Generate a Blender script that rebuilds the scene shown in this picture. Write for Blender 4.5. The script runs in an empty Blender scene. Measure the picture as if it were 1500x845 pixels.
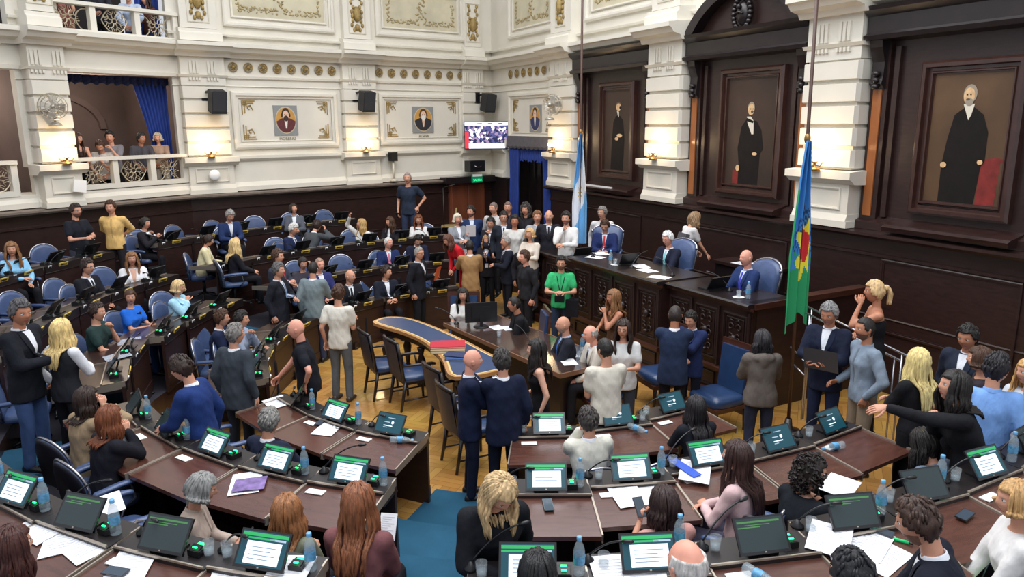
import bpy, math, random
import numpy as np
from mathutils import Vector, Matrix
from mathutils.bvhtree import BVHTree
random.seed(7); rng = np.random.default_rng(7)
SC = bpy.context.scene; COL = SC.collection
PI = math.pi; RAD = math.radians
# ---------- camera: a phone held at the rail of the visitors' gallery ----------
FPX, PITCH, CAMZ, ROLL = 1100., RAD(12.5), 4.0, RAD(-0.4)
cam = bpy.data.cameras.new('camera'); camo = bpy.data.objects.new('camera', cam); COL.objects.link(camo)
cam.sensor_width = 36; cam.lens = 36*FPX/1500; cam.clip_start = .05; cam.clip_end = 200
camo.matrix_world = Matrix.Translation((0, 0, CAMZ)) @ Matrix.Rotation(PI/2-PITCH, 4, 'X') @ Matrix.Rotation(ROLL, 4, 'Z')
SC.camera = camo
def ray(x, y):
    a0 = (x-750)/FPX; b0 = -(y-422.5)/FPX
    a = a0*math.cos(ROLL)-b0*math.sin(ROLL); b = a0*math.sin(ROLL)+b0*math.cos(ROLL)
    return a, math.cos(PITCH)+b*math.sin(PITCH), -math.sin(PITCH)+b*math.cos(PITCH)
def at(x, y, z):                      # where the sight line through a photo point meets the height z
    dx, dy, dz = ray(x, y); t = (z-CAMZ)/dz
    return dx*t, dy*t
# ---------- materials ----------
MATS = {}
def nodes(name):
    m = bpy.data.materials.new(name); m.use_nodes = True
    nt = m.node_tree; b = nt.nodes['Principled BSDF']
    return m, nt, b
def srgb(c):
    f = lambda u: (u/255/12.92 if u/255 <= .04045 else ((u/255+.055)/1.055)**2.4)
    return tuple(f(u) for u in c)+(1,)
def mat(name, c, rough=.6, metal=0, var=0, scale=8, bump=0, bscale=40, spec=.5, coat=0, stretch=None, emit=0, sheen=0, coord='Object'):
    if name in MATS: return MATS[name]
    m, nt, b = nodes(name); col = srgb(c)
    b.inputs['Base Color'].default_value = col; b.inputs['Roughness'].default_value = rough
    b.inputs['Metallic'].default_value = metal; b.inputs['Specular IOR Level'].default_value = spec
    if coat: b.inputs['Coat Weight'].default_value = coat; b.inputs['Coat Roughness'].default_value = .15
    if emit: b.inputs['Emission Color'].default_value = col; b.inputs['Emission Strength'].default_value = emit
    if var or bump:
        tc = nt.nodes.new('ShaderNodeTexCoord'); mp = nt.nodes.new('ShaderNodeMapping')
        nt.links.new(tc.outputs[coord], mp.inputs[0])
        if stretch: mp.inputs['Scale'].default_value = stretch
    if var:
        n = nt.nodes.new('ShaderNodeTexNoise'); n.inputs['Scale'].default_value = scale; n.inputs['Detail'].default_value = 4
        nt.links.new(mp.outputs[0], n.inputs[0])
        r = nt.nodes.new('ShaderNodeValToRGB'); r.color_ramp.elements[0].position = .3; r.color_ramp.elements[1].position = .7
        r.color_ramp.elements[0].color = tuple(u*(1-var) for u in col[:3])+(1,)
        r.color_ramp.elements[1].color = tuple(min(1, u*(1+var)) for u in col[:3])+(1,)
        nt.links.new(n.outputs[0], r.inputs[0]); nt.links.new(r.outputs[0], b.inputs['Base Color'])
    if bump:
        n2 = nt.nodes.new('ShaderNodeTexNoise'); n2.inputs['Scale'].default_value = bscale; n2.inputs['Detail'].default_value = 3
        nt.links.new(mp.outputs[0], n2.inputs[0])
        bp = nt.nodes.new('ShaderNodeBump'); bp.inputs['Strength'].default_value = bump; bp.inputs['Distance'].default_value = .035 if name.startswith('cloth') else .02
        nt.links.new(n2.outputs[0], bp.inputs['Height']); nt.links.new(bp.outputs[0], b.inputs['Normal'])
    MATS[name] = m; return m
def cloth(c, sat=None):
    return mat('cloth_%d_%d_%d' % c, c, .85, var=.16, scale=6, bump=.7, bscale=8, spec=.2, stretch=(1.3, 1, .55))
def M_(n): return MATS[n]
plaster = mat('plaster', (218, 213, 200), .7, var=.05, scale=1.5, bump=.05, bscale=25)
plaster2 = mat('plaster_shade', (206, 200, 184), .7, var=.06, scale=2, bump=.05)
gilt = mat('gilt', (158, 134, 82), .55, metal=.25, var=.3, scale=14, bump=.4, bscale=60)
stone = mat('ledge_stone', (120, 108, 98), .5, var=.2, scale=6)
wood = mat('dark_wood', (44, 26, 23), .38, var=.28, scale=5, stretch=(1, 1, 6), bump=.08, bscale=30, coat=.15)
woodm = mat('mahogany', (66, 36, 27), .33, var=.3, scale=4, stretch=(1, 1, 8), coat=.25)
woodb = mat('black_wood', (30, 22, 23), .35, var=.25, scale=6, coat=.2)
woodred = mat('reddish_wood', (112, 62, 40), .4, var=.25, scale=3, stretch=(1, 1, .2), coat=.2)
woodlit = mat('lamp_lit_wood', (158, 92, 44), .35, var=.2, scale=3, stretch=(2, 2, .3), coat=.3)  # orange tone includes the wall lamp's reflection on the wood
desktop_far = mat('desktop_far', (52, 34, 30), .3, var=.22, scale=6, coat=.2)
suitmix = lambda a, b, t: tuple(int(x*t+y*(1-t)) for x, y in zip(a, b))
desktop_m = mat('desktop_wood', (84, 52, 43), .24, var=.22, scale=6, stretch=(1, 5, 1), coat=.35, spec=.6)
edge_m = mat('metal_strip', (176, 164, 150), .35, metal=.6)
tray_m = mat('tray_black', (34, 29, 30), .35, var=.2)
leather = mat('blue_leather', (66, 84, 122), .38, var=.12, scale=10, bump=.15, bscale=30, coat=.1)
leather2 = mat('navy_leather', (38, 62, 100), .33, var=.12, scale=10, coat=.15)
chrome = mat('brushed_metal', (170, 170, 178), .25, metal=.9)
brass = mat('brass', (150, 118, 72), .35, metal=.8)
black = mat('black_plastic', (20, 21, 24), .4)
carpet = mat('blue_carpet', (42, 84, 108), .95, var=.12, scale=3, bump=.2, bscale=200, spec=.1)
tiercarpet = mat('tier_floor', (34, 32, 42), .9, var=.2, scale=6)
paper = mat('white_paper', (235, 236, 240), .7)
card = mat('place_card', (238, 238, 236), .6)
yellow = mat('yellow_plate', (206, 178, 84), .45, var=.1)
curtain_d = mat('shaded_curtain', (24, 34, 74), .8, var=.25, scale=6, stretch=(6, 6, .5))  # darker copy of the blue curtain, shadow put into its colour
curtain_m = mat('blue_curtain', (30, 58, 136), .75, var=.25, scale=6, stretch=(6, 6, .5))
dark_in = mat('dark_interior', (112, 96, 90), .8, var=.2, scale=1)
green_led = mat('green_light', (20, 225, 110), .4, emit=3)
skin = {k: mat('skin_'+k, c, .5, var=.08, scale=14, spec=.35) for k, c in
        dict(light=(222, 170, 146), mid=(205, 150, 124), tan=(182, 124, 96), pink=(224, 158, 136)).items()}
lip = mat('lips', (168, 88, 82), .45); eyew = mat('eye_white', (225, 222, 218), .3); iris = mat('iris', (38, 26, 22), .25)
def hairmat(c):
    return mat('hair_%d_%d_%d' % c, c, .5, var=.45, scale=55, stretch=(1, 1, .12), spec=.4, bump=.3, bscale=120)
# clear bottle / glass
def glassm(name, c, al):
    m, nt, b = nodes(name); b.inputs['Base Color'].default_value = srgb(c); b.inputs['Roughness'].default_value = .06
    b.inputs['Alpha'].default_value = al; b.inputs['Specular IOR Level'].default_value = .9; MATS[name] = m; return m
bottle_m = glassm('bottle_plastic', (186, 204, 214), .3); glass_m = glassm('clear_glass', (205, 215, 220), .13)
cap_m = mat('blue_cap', (110, 170, 215), .4); water_label = mat('bottle_label', (90, 150, 190), .5, var=.4, scale=40)
# parquet: square blocks of strips laid in alternating directions
def parquet():
    m, nt, b = nodes('parquet'); N = nt.nodes.new; L = nt.links.new
    tc = N('ShaderNodeTexCoord'); mp = N('ShaderNodeMapping'); mp.inputs['Rotation'].default_value = (0, 0, RAD(22)); L(tc.outputs['Object'], mp.inputs[0])
    ch = N('ShaderNodeTexChecker'); ch.inputs['Scale'].default_value = 2.6; L(mp.outputs[0], ch.inputs[0])
    outs = []
    for rot in (0, 90):
        mq = N('ShaderNodeMapping'); mq.inputs['Rotation'].default_value = (0, 0, RAD(rot)); L(mp.outputs[0], mq.inputs[0])
        br = N('ShaderNodeTexBrick'); br.inputs['Scale'].default_value = 2.6; br.inputs['Brick Width'].default_value = 1; br.inputs['Row Height'].default_value = .25
        br.inputs['Mortar Size'].default_value = .008; br.offset = 0
        br.inputs['Color1'].default_value = srgb((206, 158, 84)); br.inputs['Color2'].default_value = srgb((178, 128, 62)); br.inputs['Mortar'].default_value = srgb((140, 96, 46))
        L(mq.outputs[0], br.inputs[0]); outs.append(br)
    mx = N('ShaderNodeMixRGB'); L(ch.outputs['Fac'], mx.inputs[0]); L(outs[0].outputs[0], mx.inputs[1]); L(outs[1].outputs[0], mx.inputs[2])
    n = N('ShaderNodeTexNoise'); n.inputs['Scale'].default_value = 1.2; L(mp.outputs[0], n.inputs[0])
    m2 = N('ShaderNodeMixRGB'); m2.blend_type = 'MULTIPLY'; m2.inputs[0].default_value = .35; L(mx.outputs[0], m2.inputs[1]); L(n.outputs['Color'], m2.inputs[2])
    L(m2.outputs[0], b.inputs['Base Color']); b.inputs['Roughness'].default_value = .3; b.inputs['Coat Weight'].default_value = .2
    return m
parquet_m = parquet()
# ---------- mesh builder ----------
class MB:
    def __init__(s): s.v = []; s.f = []; s.m = []; s.sm = []
    def add(s, vs, fs, mi=0, smooth=False):
        o = len(s.v); s.v.extend([tuple(v) for v in vs])
        for f in fs: s.f.append(tuple(i+o for i in f)); s.m.append(mi); s.sm.append(smooth)
    def box(s, c, d, R=None, mi=0):
        x, y, z = d[0]/2, d[1]/2, d[2]/2
        vs = [Vector((sx*x, sy*y, sz*z)) for sz in (-1, 1) for sy in (-1, 1) for sx in (-1, 1)]
        if R is not None: vs = [R @ v for v in vs]
        vs = [v+Vector(c) for v in vs]
        s.add(vs, [(0, 2, 3, 1), (4, 5, 7, 6), (0, 1, 5, 4), (2, 6, 7, 3), (0, 4, 6, 2), (1, 3, 7, 5)], mi)
    def prism(s, poly, z0, z1, mi=0, T=None):
        n = len(poly); T = T or (lambda p: p)
        vs = [T((p[0], p[1], z0)) for p in poly]+[T((p[0], p[1], z1)) for p in poly]
        fs = [tuple(range(n))[::-1], tuple(range(n, 2*n))]+[(i, (i+1) % n, n+(i+1) % n, n+i) for i in range(n)]
        s.add(vs, fs, mi)
    def rings(s, rs, mi=0, smooth=True, cap=True, closed=False):
        n = len(rs[0]); vs = [p for r in rs for p in r]; fs = []
        K = len(rs)
        for k in range(K if closed else K-1):
            k2 = (k+1) % K
            for i in range(n): fs.append((k*n+i, k*n+(i+1) % n, k2*n+(i+1) % n, k2*n+i))
        if cap and not closed: fs += [tuple(range(n))[::-1], tuple(range((K-1)*n, K*n))]
        s.add(vs, fs, mi, smooth)
    def lathe(s, prof, c=(0, 0, 0), seg=16, mi=0, R=None, cap=True):
        rs = []
        for r, z in prof:
            ring = [Vector((r*math.cos(2*PI*i/seg), r*math.sin(2*PI*i/seg), z)) for i in range(seg)]
            if R is not None: ring = [R @ v for v in ring]
            rs.append([v+Vector(c) for v in ring])
        s.rings(rs, mi, True, cap)
    def tube(s, pts, r, seg=6, mi=0, closed=False, ell=1.0):
        pts = [Vector(p) for p in pts]; n = len(pts); rr = r if isinstance(r, (list, tuple)) else [r]*n
        up = Vector((0, 0, 1)); rs = []; pn = None
        for i, p in enumerate(pts):
            if closed: t = pts[(i+1) % n]-pts[i-1]
            else: t = pts[min(i+1, n-1)]-pts[max(i-1, 0)]
            if t.length < 1e-9: t = Vector((0, 0, 1))
            t.normalize()
            if pn is None:
                a = up if abs(t.z) < .9 else Vector((1, 0, 0)); pn = (a-t*a.dot(t)).normalized()
            else:
                pn = pn-t*pn.dot(t)
                if pn.length < 1e-6: pn = t.orthogonal()
                pn.normalize()
            bn = t.cross(pn)
            rs.append([p+pn*(rr[i]*ell*math.cos(2*PI*k/seg))+bn*(rr[i]*math.sin(2*PI*k/seg)) for k in range(seg)])
        s.rings(rs, mi, seg > 4, True, closed)
    def sphere(s, c, r, seg=12, rn=8, mi=0, R=None):
        if not isinstance(r, (tuple, list)): r = (r, r, r)
        rs = []
        for j in range(1, rn):
            a = PI*j/rn; ring = [Vector((r[0]*math.sin(a)*math.cos(2*PI*i/seg), r[1]*math.sin(a)*math.sin(2*PI*i/seg), -r[2]*math.cos(a))) for i in range(seg)]
            if R is not None: ring = [R @ v for v in ring]
            rs.append([v+Vector(c) for v in ring])
        s.rings(rs, mi)
    def sheet(s, rows, mi=0, smooth=True):   # open grid of points
        n = len(rows[0]); vs = [p for r in rows for p in r]
        s.add(vs, [(k*n+i, k*n+i+1, (k+1)*n+i+1, (k+1)*n+i) for k in range(len(rows)-1) for i in range(n-1)], mi, smooth)
    def mesh(s, name, mats):
        me = bpy.data.meshes.new(name); me.from_pydata([tuple(v) for v in s.v], [], s.f)
        me.polygons.foreach_set('material_index', s.m); me.polygons.foreach_set('use_smooth', s.sm)
        for m in (mats if isinstance(mats, (list, tuple)) else [mats]): me.materials.append(m)
        me.update(); return me
    def obj(s, name, mats, parent=None, loc=None, rz=None):
        o = bpy.data.objects.new(name, s.mesh(name, mats)); COL.objects.link(o)
        if parent: o.parent = parent
        if loc: o.location = loc
        if rz is not None: o.rotation_euler[2] = rz
        return o
def tag(o, label, cat, group=None, kind=None):
    if label: o['label'] = label
    if cat: o['category'] = cat
    if group: o['group'] = group
    if kind: o['kind'] = kind
    return o
def empty(name, loc=(0, 0, 0), rz=0, label=None, cat=None, group=None):
    o = bpy.data.objects.new(name, None); COL.objects.link(o); o.location = loc; o.rotation_euler[2] = rz
    o.empty_display_size = .1
    return tag(o, label, cat, group)
def struct(o): o['kind'] = 'structure'; return o
def dup(root, loc, rz=0, label=None, group=None, rot=None):
    r = root.copy(); COL.objects.link(r); r.location = loc; r.rotation_euler = rot if rot else (0, 0, rz)
    if label: r['label'] = label
    if group: r['group'] = group
    for ch in root.children:
        c = ch.copy(); COL.objects.link(c); c.parent = r
        for g in ch.children:
            d = g.copy(); COL.objects.link(d); d.parent = c
    return r
class Pool:                             # the first placement uses the prototype itself, later ones copy it
    def __init__(s, root): s.root = root; s.used = False
    def put(s, loc, rz=0, label=None, group=None, rot=None):
        if not s.used:
            s.used = True; r = s.root; r.location = loc; r.rotation_euler = rot if rot else (0, 0, rz)
            if label: r['label'] = label
            if group: r['group'] = group
            return r
        return dup(s.root, loc, rz, label, group, rot)
def Rz(a): return Matrix.Rotation(a, 3, 'Z')
def Rx(a): return Matrix.Rotation(a, 3, 'X')
def Ry(a): return Matrix.Rotation(a, 3, 'Y')
class Fr:                               # wall frame: s along, d out of the wall, z up
    def __init__(s, O, u, flip=1):
        s.O = Vector((O[0], O[1], 0)); l = math.hypot(*u); s.u = Vector((u[0]/l, u[1]/l, 0)); s.n = Vector((s.u.y, -s.u.x, 0))*flip
        s.R = Matrix((s.u, s.n, Vector((0, 0, 1)))).transposed()
    def __call__(s, a, d, z): return s.O+s.u*a+s.n*d+Vector((0, 0, z))
    def box(s, mb, a0, a1, d0, d1, z0, z1, mi=0):
        mb.box(s((a0+a1)/2, (d0+d1)/2, (z0+z1)/2), (abs(a1-a0), abs(d1-d0), abs(z1-z0)), s.R, mi)
    def frame(s, mb, a0, a1, z0, z1, w, d0, d1, mi=0):   # mitred picture-frame moulding
        a0, a1 = min(a0, a1), max(a0, a1)
        prof = [(0, d0), (0, d1*.75+d0*.25), (w*.25, d1), (w*.6, d1), (w*.7, (d1+d0)/2), (w, (d1+d0)/2), (w, d0)]
        rs = [[s(a, d, z) for a, d, z in ((a0+q, d, z0+q), (a1-q, d, z0+q), (a1-q, d, z1-q), (a0+q, d, z1-q))] for q, d in prof]
        mb.rings(rs, mi, False, False)
    def mould(s, mb, a0, a1, prof, mi=0):                # prof [(d,z)...] extruded from a0 to a1
        n = len(prof); vs = [s(a0, d, z) for d, z in prof]+[s(a1, d, z) for d, z in prof]
        mb.add(vs, [tuple(range(n)), tuple(range(n, 2*n))[::-1]]+[(i, n+i, n+(i+1) % n, (i+1) % n) for i in range(n)], mi)
# ================= the setting =================
CX, CY = .3, 10.9
RW = Fr((5.16, 11.74), (-.449, .8935), -1)          # right wall, s grows away from the camera
BAYPTS = [(-10.35, 13.4), (-9.39, 14.95), (-8.98, 15.56), (-7.56, 17.64), (-6.71, 18.31), (-4.44, 20.15), (-3.65, 20.76), (-1.18, 22.7), (-.55, 23.15)]
LB = [Fr(a, (b[0]-a[0], b[1]-a[1])) for a, b in zip(BAYPTS, BAYPTS[1:])]
LL = [math.dist(a, b) for a, b in zip(BAYPTS, BAYPTS[1:])]
mb = MB(); mb.add([(-16, -3, 0), (12, -3, 0), (12, 27, 0), (-16, 27, 0)], [(0, 1, 2, 3)])
struct(mb.obj('floor', parquet_m))
ZL, ZC = 2.4, 5.6
PRO_C = [(0, 5.5), (.1, 5.5), (.14, 5.58), (.3, 5.62), (.36, 5.7), (.42, 5.72), (.42, 5.8), (0, 5.86)]
def base_mould(mb, F, a0, a1, d=0, mi=0):            # skirting of the white order above the wainscot
    F.mould(mb, a0, a1, [(-.1, 2.42), (d+.16, 2.42), (d+.16, 2.52), (d+.1, 2.58), (d+.06, 2.62), (d+.04, 3.1), (d+.1, 3.14), (d+.14, 3.18), (d+.14, 3.24), (-.1, 3.26)], mi)
def upper(mb, F, a0, a1, att=True):
    F.box(mb, a0, a1, -.2, .0, 3.2, 8.2)
    F.mould(mb, a0-.02, a1+.02, [(0, 5.04), (.05, 5.05), (.06, 5.1), (0, 5.11)])
    F.mould(mb, a0-.02, a1+.02, [(0, 4.86), (.03, 4.865), (0, 4.88)])
    F.mould(mb, a0-.05, a1+.05, PRO_C)
    F.mould(mb, a0-.02, a1+.02, [(0, 5.98), (.1, 5.98), (.12, 6.02), (0, 6.06)])
def pilaster(F, a0, a1, nm, d=.16, blocks=True):
    mb = MB(); m = (a0+a1)/2
    F.box(mb, a0-.02, a1+.02, 0, d+.06, 2.4, 2.5); F.box(mb, a0+.01, a1-.01, 0, d+.02, 2.5, 3.06)
    F.mould(mb, a0+.0, a1-.0, [(0, 2.5), (d+.06, 2.5), (d+.02, 2.6), (0, 2.6)])
    F.frame(mb, a0+.14, a1-.14, 2.66, 3.0, .04, d+.02, d+.045)
    F.mould(mb, a0-.1, a1+.1, [(0, 3.04), (d+.04, 3.05), (d+.12, 3.12), (d+.16, 3.13), (d+.16, 3.24), (0, 3.26)])
    z = 3.26
    for k in range(5):                                 # rusticated blocks with bevelled joints
        h = .322; F.box(mb, a0+.05, a1-.05, 0, d-.04, z, z+h)
        rs = []
        for q, dd in ((0, d-.04), (.03, d+.03)):
            rs.append([F(a, dd, zz) for a, zz in ((a0+.03+q-.03, z+.03+q*.4), (a1-.03-q+.03, z+.03+q*.4), (a1-.03-q+.03, z+h-.02-q*.4), (a0+.03+q-.03, z+h-.02-q*.4))])
        mb.rings([[F(p[0], 0, p[1]) for p in ((a0, z+.03), (a1, z+.03), (a1, z+h-.02), (a0, z+h-.02))]]+rs, 0, False)
        z += h
    F.box(mb, a0+.02, a1-.02, 0, d, 4.87, 5.06)
    F.mould(mb, a0-.03, a1+.03, [(0, 5.04), (d+.02, 5.05), (d+.05, 5.1), (0, 5.12)])
    F.box(mb, a0+.03, a1-.03, 0, d, 5.1, 5.5)
    for c in (m-.2, m+.2):                              # triglyph flutes over guttae
        for k in (-1, 0, 1): F.box(mb, c+k*.075-.025, c+k*.075+.025, d, d+.035, 5.13, 5.4)
        for k in range(4): F.box(mb, c-.12+k*.07, c-.08+k*.07, d, d+.04, 4.98, 5.04)
    F.mould(mb, a0-.08, a1+.08, [(q[0]+(d if q[0] > 0 else 0), q[1]) for q in PRO_C])
    F.mould(mb, a0+.05, a1-.05, [(0, 5.84), (d+.14, 5.84), (d+.14, 6.0), (d+.08, 6.04), (d+.08, 6.1), (0, 6.14)])
    F.box(mb, a0+.12, a1-.12, 0, d+.02, 6.12, 8.0)
    o = struct(mb.obj(nm, plaster))
    mg = MB()                                           # gilded cartouche panel of the attic pilaster
    F.frame(mg, m-.24, m+.24, 6.24, 7.3, .03, d+.02, d+.04, 1)
    for k in range(9):
        zz = 6.34+k*.11; w = .08+.07*abs(math.sin(k*1.3))
        for sx in (-1, 1):
            mg.sphere(F(m+sx*w, d+.03, zz), (.04, .04, .06), 7, 5)
    mg.sphere(F(m, d+.03, 6.72), (.1, .1, .2), 10, 8); mg.sphere(F(m, d+.03, 6.4), (.07, .07, .09), 8, 6)
    g = mg.obj('attic_ornament', [gilt, plaster2], o)
    return o
# wainscot and ledge
mbw = MB(); mbl = MB()
def wains(F, a0, a1, ext=0):
    F.box(mbw, a0-ext, a1+ext, -.2, .12, 0, 2.32)
    F.mould(mbw, a0-ext, a1+ext, [(.1, 2.0), (.16, 2.02), (.16, 2.06), (.1, 2.08)])
    F.mould(mbw, a0-ext, a1+ext, [(.1, 1.1), (.14, 1.12), (.1, 1.15)])
    F.mould(mbl, a0-ext-.02, a1+ext+.02, [(-.1, 2.3), (.3, 2.3), (.34, 2.34), (.34, 2.38), (-.1, 2.42)])
for F, L in zip(LB, LL): wains(F, 0, L, .03)
mbw2 = MB(); mbl2 = MB(); a, b = mbw, mbl
struct(mbw.obj('wall_left', wood)); struct(mbl.obj('trim_1', stone))
mbw, mbl = MB(), MB()
wains(RW, -6.5, 8.95)
for s0, s1 in ((-2.9, -.9), (.9, 3.4), (5, 7.4)):
    RW.frame(mbw, s0, s1, .9, 2.0, .05, .12, .15)
struct(mbw.obj('wall_right', wood)); struct(mbl.obj('trim_2', wood))
# white order of the left wall
mb = MB()
for i in (0, 1, 2, 3, 4, 5, 6, 7):
    F, L = LB[i], LL[i]
    if i in (0, 2):                                    # open gallery bays
        F.box(mb, -.1, L+.1, -.2, .0, 5.04, 5.72)
        F.mould(mb, -.1, L+.1, [(0, 5.04), (.05, 5.05), (.06, 5.12), (0, 5.13)])
        F.mould(mb, -.1, L+.1, PRO_C)
        F.mould(mb, -.1, L+.1, [(-.3, 2.42), (.14, 2.42), (.14, 2.52), (.08, 2.6), (.08, 2.66), (-.3, 2.7)])
        F.box(mb, -.1, L+.1, -.25, .06, 5.7, 5.82)
    else:
        upper(mb, F, -.1, L+.1); base_mould(mb, F, -.05, L+.05)
struct(mb.obj('wall_left_upper', plaster))
pilaster(LB[1], 0, LL[1], 'trim_3', .3); pilaster(LB[3], 0.02, LL[3]-.02, 'trim_4'); pilaster(LB[5], 0, LL[5], 'trim_5')
pilaster(LB[7], -.35, LL[7]-.35, 'trim_6', .1)
# white parts of the right wall
mb = MB(); upper(mb, RW, 8.95, 12.9)
RW.box(mb, -7, 9, -.25, -.1, 2.4, 8.2); RW.box(mb, -7, 9, -.2, 0, 5.55, 8.2)
for a_, b_ in ((-7, .66), (3.62, 9)): RW.mould(mb, a_, b_, PRO_C); RW.mould(mb, a_, b_, [(-.1, 5.98), (.1, 5.98), (.12, 6.02), (-.1, 6.06)])
base_mould(mb, RW, 11.75, 12.9)
struct(mb.obj('wall_right_upper', plaster))
pilaster(RW, -.38, .66, 'trim_7', .3); pilaster(RW, 3.62, 4.72, 'trim_8', .3); pilaster(RW, 7.75, 8.95, 'trim_9', .2); pilaster(RW, -4.7, -3.6, 'trim_10', .3)
# attic picture panels
def attic(F, a0, a1, z0, n, z1=7.6):
    mb = MB(); F.frame(mb, a0, a1, z0, z1, .14, 0, .1)
    F.frame(mb, a0+.2, a1-.2, z0+.2, z1-.2, .05, 0, .05)
    o = struct(mb.obj('trim_%d' % n, plaster)); mg = MB()
    F.box(mg, a0+.25, a1-.25, 0, .012, z0+.25, z1-.25, 1)
    x0, x1, zz = a0+.4, a1-.4, z0+.42
    k = 0; x = x0
    while x < x1:                                       # painted garland border
        if abs(x-(x0+x1)/2) > .07:
            for q in range(3): mg.sphere(F(x+rng.uniform(-.03, .03), .02, zz+rng.uniform(-.06, .06)), (rng.uniform(.02, .045), .012, rng.uniform(.015, .03)), 6, 4, 0, F.R @ Ry(rng.uniform(-1, 1)))
        x += .07; k += 1
    z = zz
    while z < z1-.4:
        for xx in (x0, x1):
            for q in range(3): mg.sphere(F(xx+rng.uniform(-.05, .05), .02, z+rng.uniform(-.03, .03)), (rng.uniform(.015, .03), .012, rng.uniform(.02, .045)), 6, 4, 0, F.R @ Ry(rng.uniform(-1, 1)))
        z += .1
    mx = (x0+x1)/2
    for k in range(34):
        t = k/33; mg.sphere(F(mx+rng.uniform(-.16, .16)*(1-.4*t), .02, zz+.05+t*.8), (.04, .014, .025), 6, 4, 0, F.R @ Ry(rng.uniform(-1, 1)))
    mg.obj('painted_garland', [mat('garland', (168, 152, 112), .7, var=.25, scale=12), mat('attic_canvas', (196, 188, 162), .7, var=.12, scale=2.5)], o)
attic(LB[4], .05, 2.85, 6.22, 11); attic(LB[6], .1, 2.95, 6.25, 12)
attic(RW, 8.95, 11.5, 6.25, 13); attic(RW, 4.85, 7.5, 6.25, 14); attic(RW, -3.4, -.6, 6.25, 15)
# frieze medallions
protoM = MB()
for k in range(8):
    a = PI/4*k; protoM.sphere((.055*math.cos(a), -.02, .055*math.sin(a)), (.021, .02, .021), 6, 5)
protoM.sphere((0, -.025, 0), (.04, .035, .04), 8, 6)
protoM.tube([(.1*math.cos(2*PI*k/20), -.012, .1*math.sin(2*PI*k/20)) for k in range(20)], .014, 5, closed=True)
meM = protoM.mesh('medallion', [gilt])
side_words = {'LB4': 'frieze over the long-haired officer portrait', 'LB6': 'frieze over the white-bearded man portrait', 'RW': 'frieze above the blue-curtained doorway'}
ordw = ['leftmost', 'second from left', 'third from left', 'fourth from left', 'fourth from right', 'third from right', 'second from right', 'rightmost']
def medal(F, a0, a1, n, key, z=5.31):
    for k in range(n):
        o = bpy.data.objects.new('rosette_medallion', meM); COL.objects.link(o)
        p = F(a0+(a1-a0)*k/(n-1), .02, z); o.location = p; o.rotation_euler[2] = math.atan2(F.n.y, F.n.x)+PI/2
        w = ordw if n == 8 else ordw[:4]+ordw[5:]
        tag(o, 'round gilded rosette, %s in the %s' % (w[k] if a1 > a0 else w[::1][k], key), 'rosette', 'gilded rosettes of the frieze')
medal(LB[4], .2, 2.72, 8, side_words['LB4']); medal(LB[6], .16, 2.8, 8, side_words['LB6']); medal(RW, 11.45, 9.12, 7, side_words['RW'])
# ---------- gallery: recess, railings, curtains ----------
def recess(i, L0=0):
    F, L = LB[i], LL[i]; mb = MB()
    F.box(mb, -.6, L+.6, -3.4, -3.2, 2.3, 5.2); F.box(mb, -.7, -.5, -3.3, -.2, 2.3, 5.2); F.box(mb, L+.5, L+.7, -3.3, -.2, 2.3, 5.2)
    F.box(mb, -.6, L+.6, -3.3, -.15, 5.12, 5.3); F.box(mb, -.6, L+.6, -3.3, -.05, 2.2, 2.42)
    for k in range(12):
        a = PI*k/12; b2 = PI*(k+1)/12; c = L/2-.1
        pts = [(c+1.15*math.cos(a), 3.9+.75*math.sin(a)), (c+1.15*math.cos(b2), 3.9+.75*math.sin(b2)), (c+1.3*math.cos(b2), 3.9+.9*math.sin(b2)), (c+1.3*math.cos(a), 3.9+.9*math.sin(a))]
        mb.add([F(p[0], -3.1, p[1]) for p in pts]+[F(p[0], -3.2, p[1]) for p in pts], [(0, 1, 2, 3), (0, 1, 5, 4), (2, 3, 7, 6)])
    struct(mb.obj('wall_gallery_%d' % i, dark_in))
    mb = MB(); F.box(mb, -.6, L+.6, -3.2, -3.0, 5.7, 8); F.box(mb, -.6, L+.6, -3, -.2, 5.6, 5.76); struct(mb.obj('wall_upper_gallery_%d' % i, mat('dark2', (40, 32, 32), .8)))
recess(2); recess(0)
for i in (2, 0):
    l = bpy.data.lights.new('gallery_lamp', 'POINT'); l.energy = 45; l.color = (1, .86, .74); l.shadow_soft_size = .3; o = bpy.data.objects.new('gallery_lamp', l); COL.objects.link(o); o.location = LB[i](LL[i]/2, -1.6, 4.7)
iron = mat('wrought_iron', (176, 164, 140), .45, metal=.3)
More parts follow.
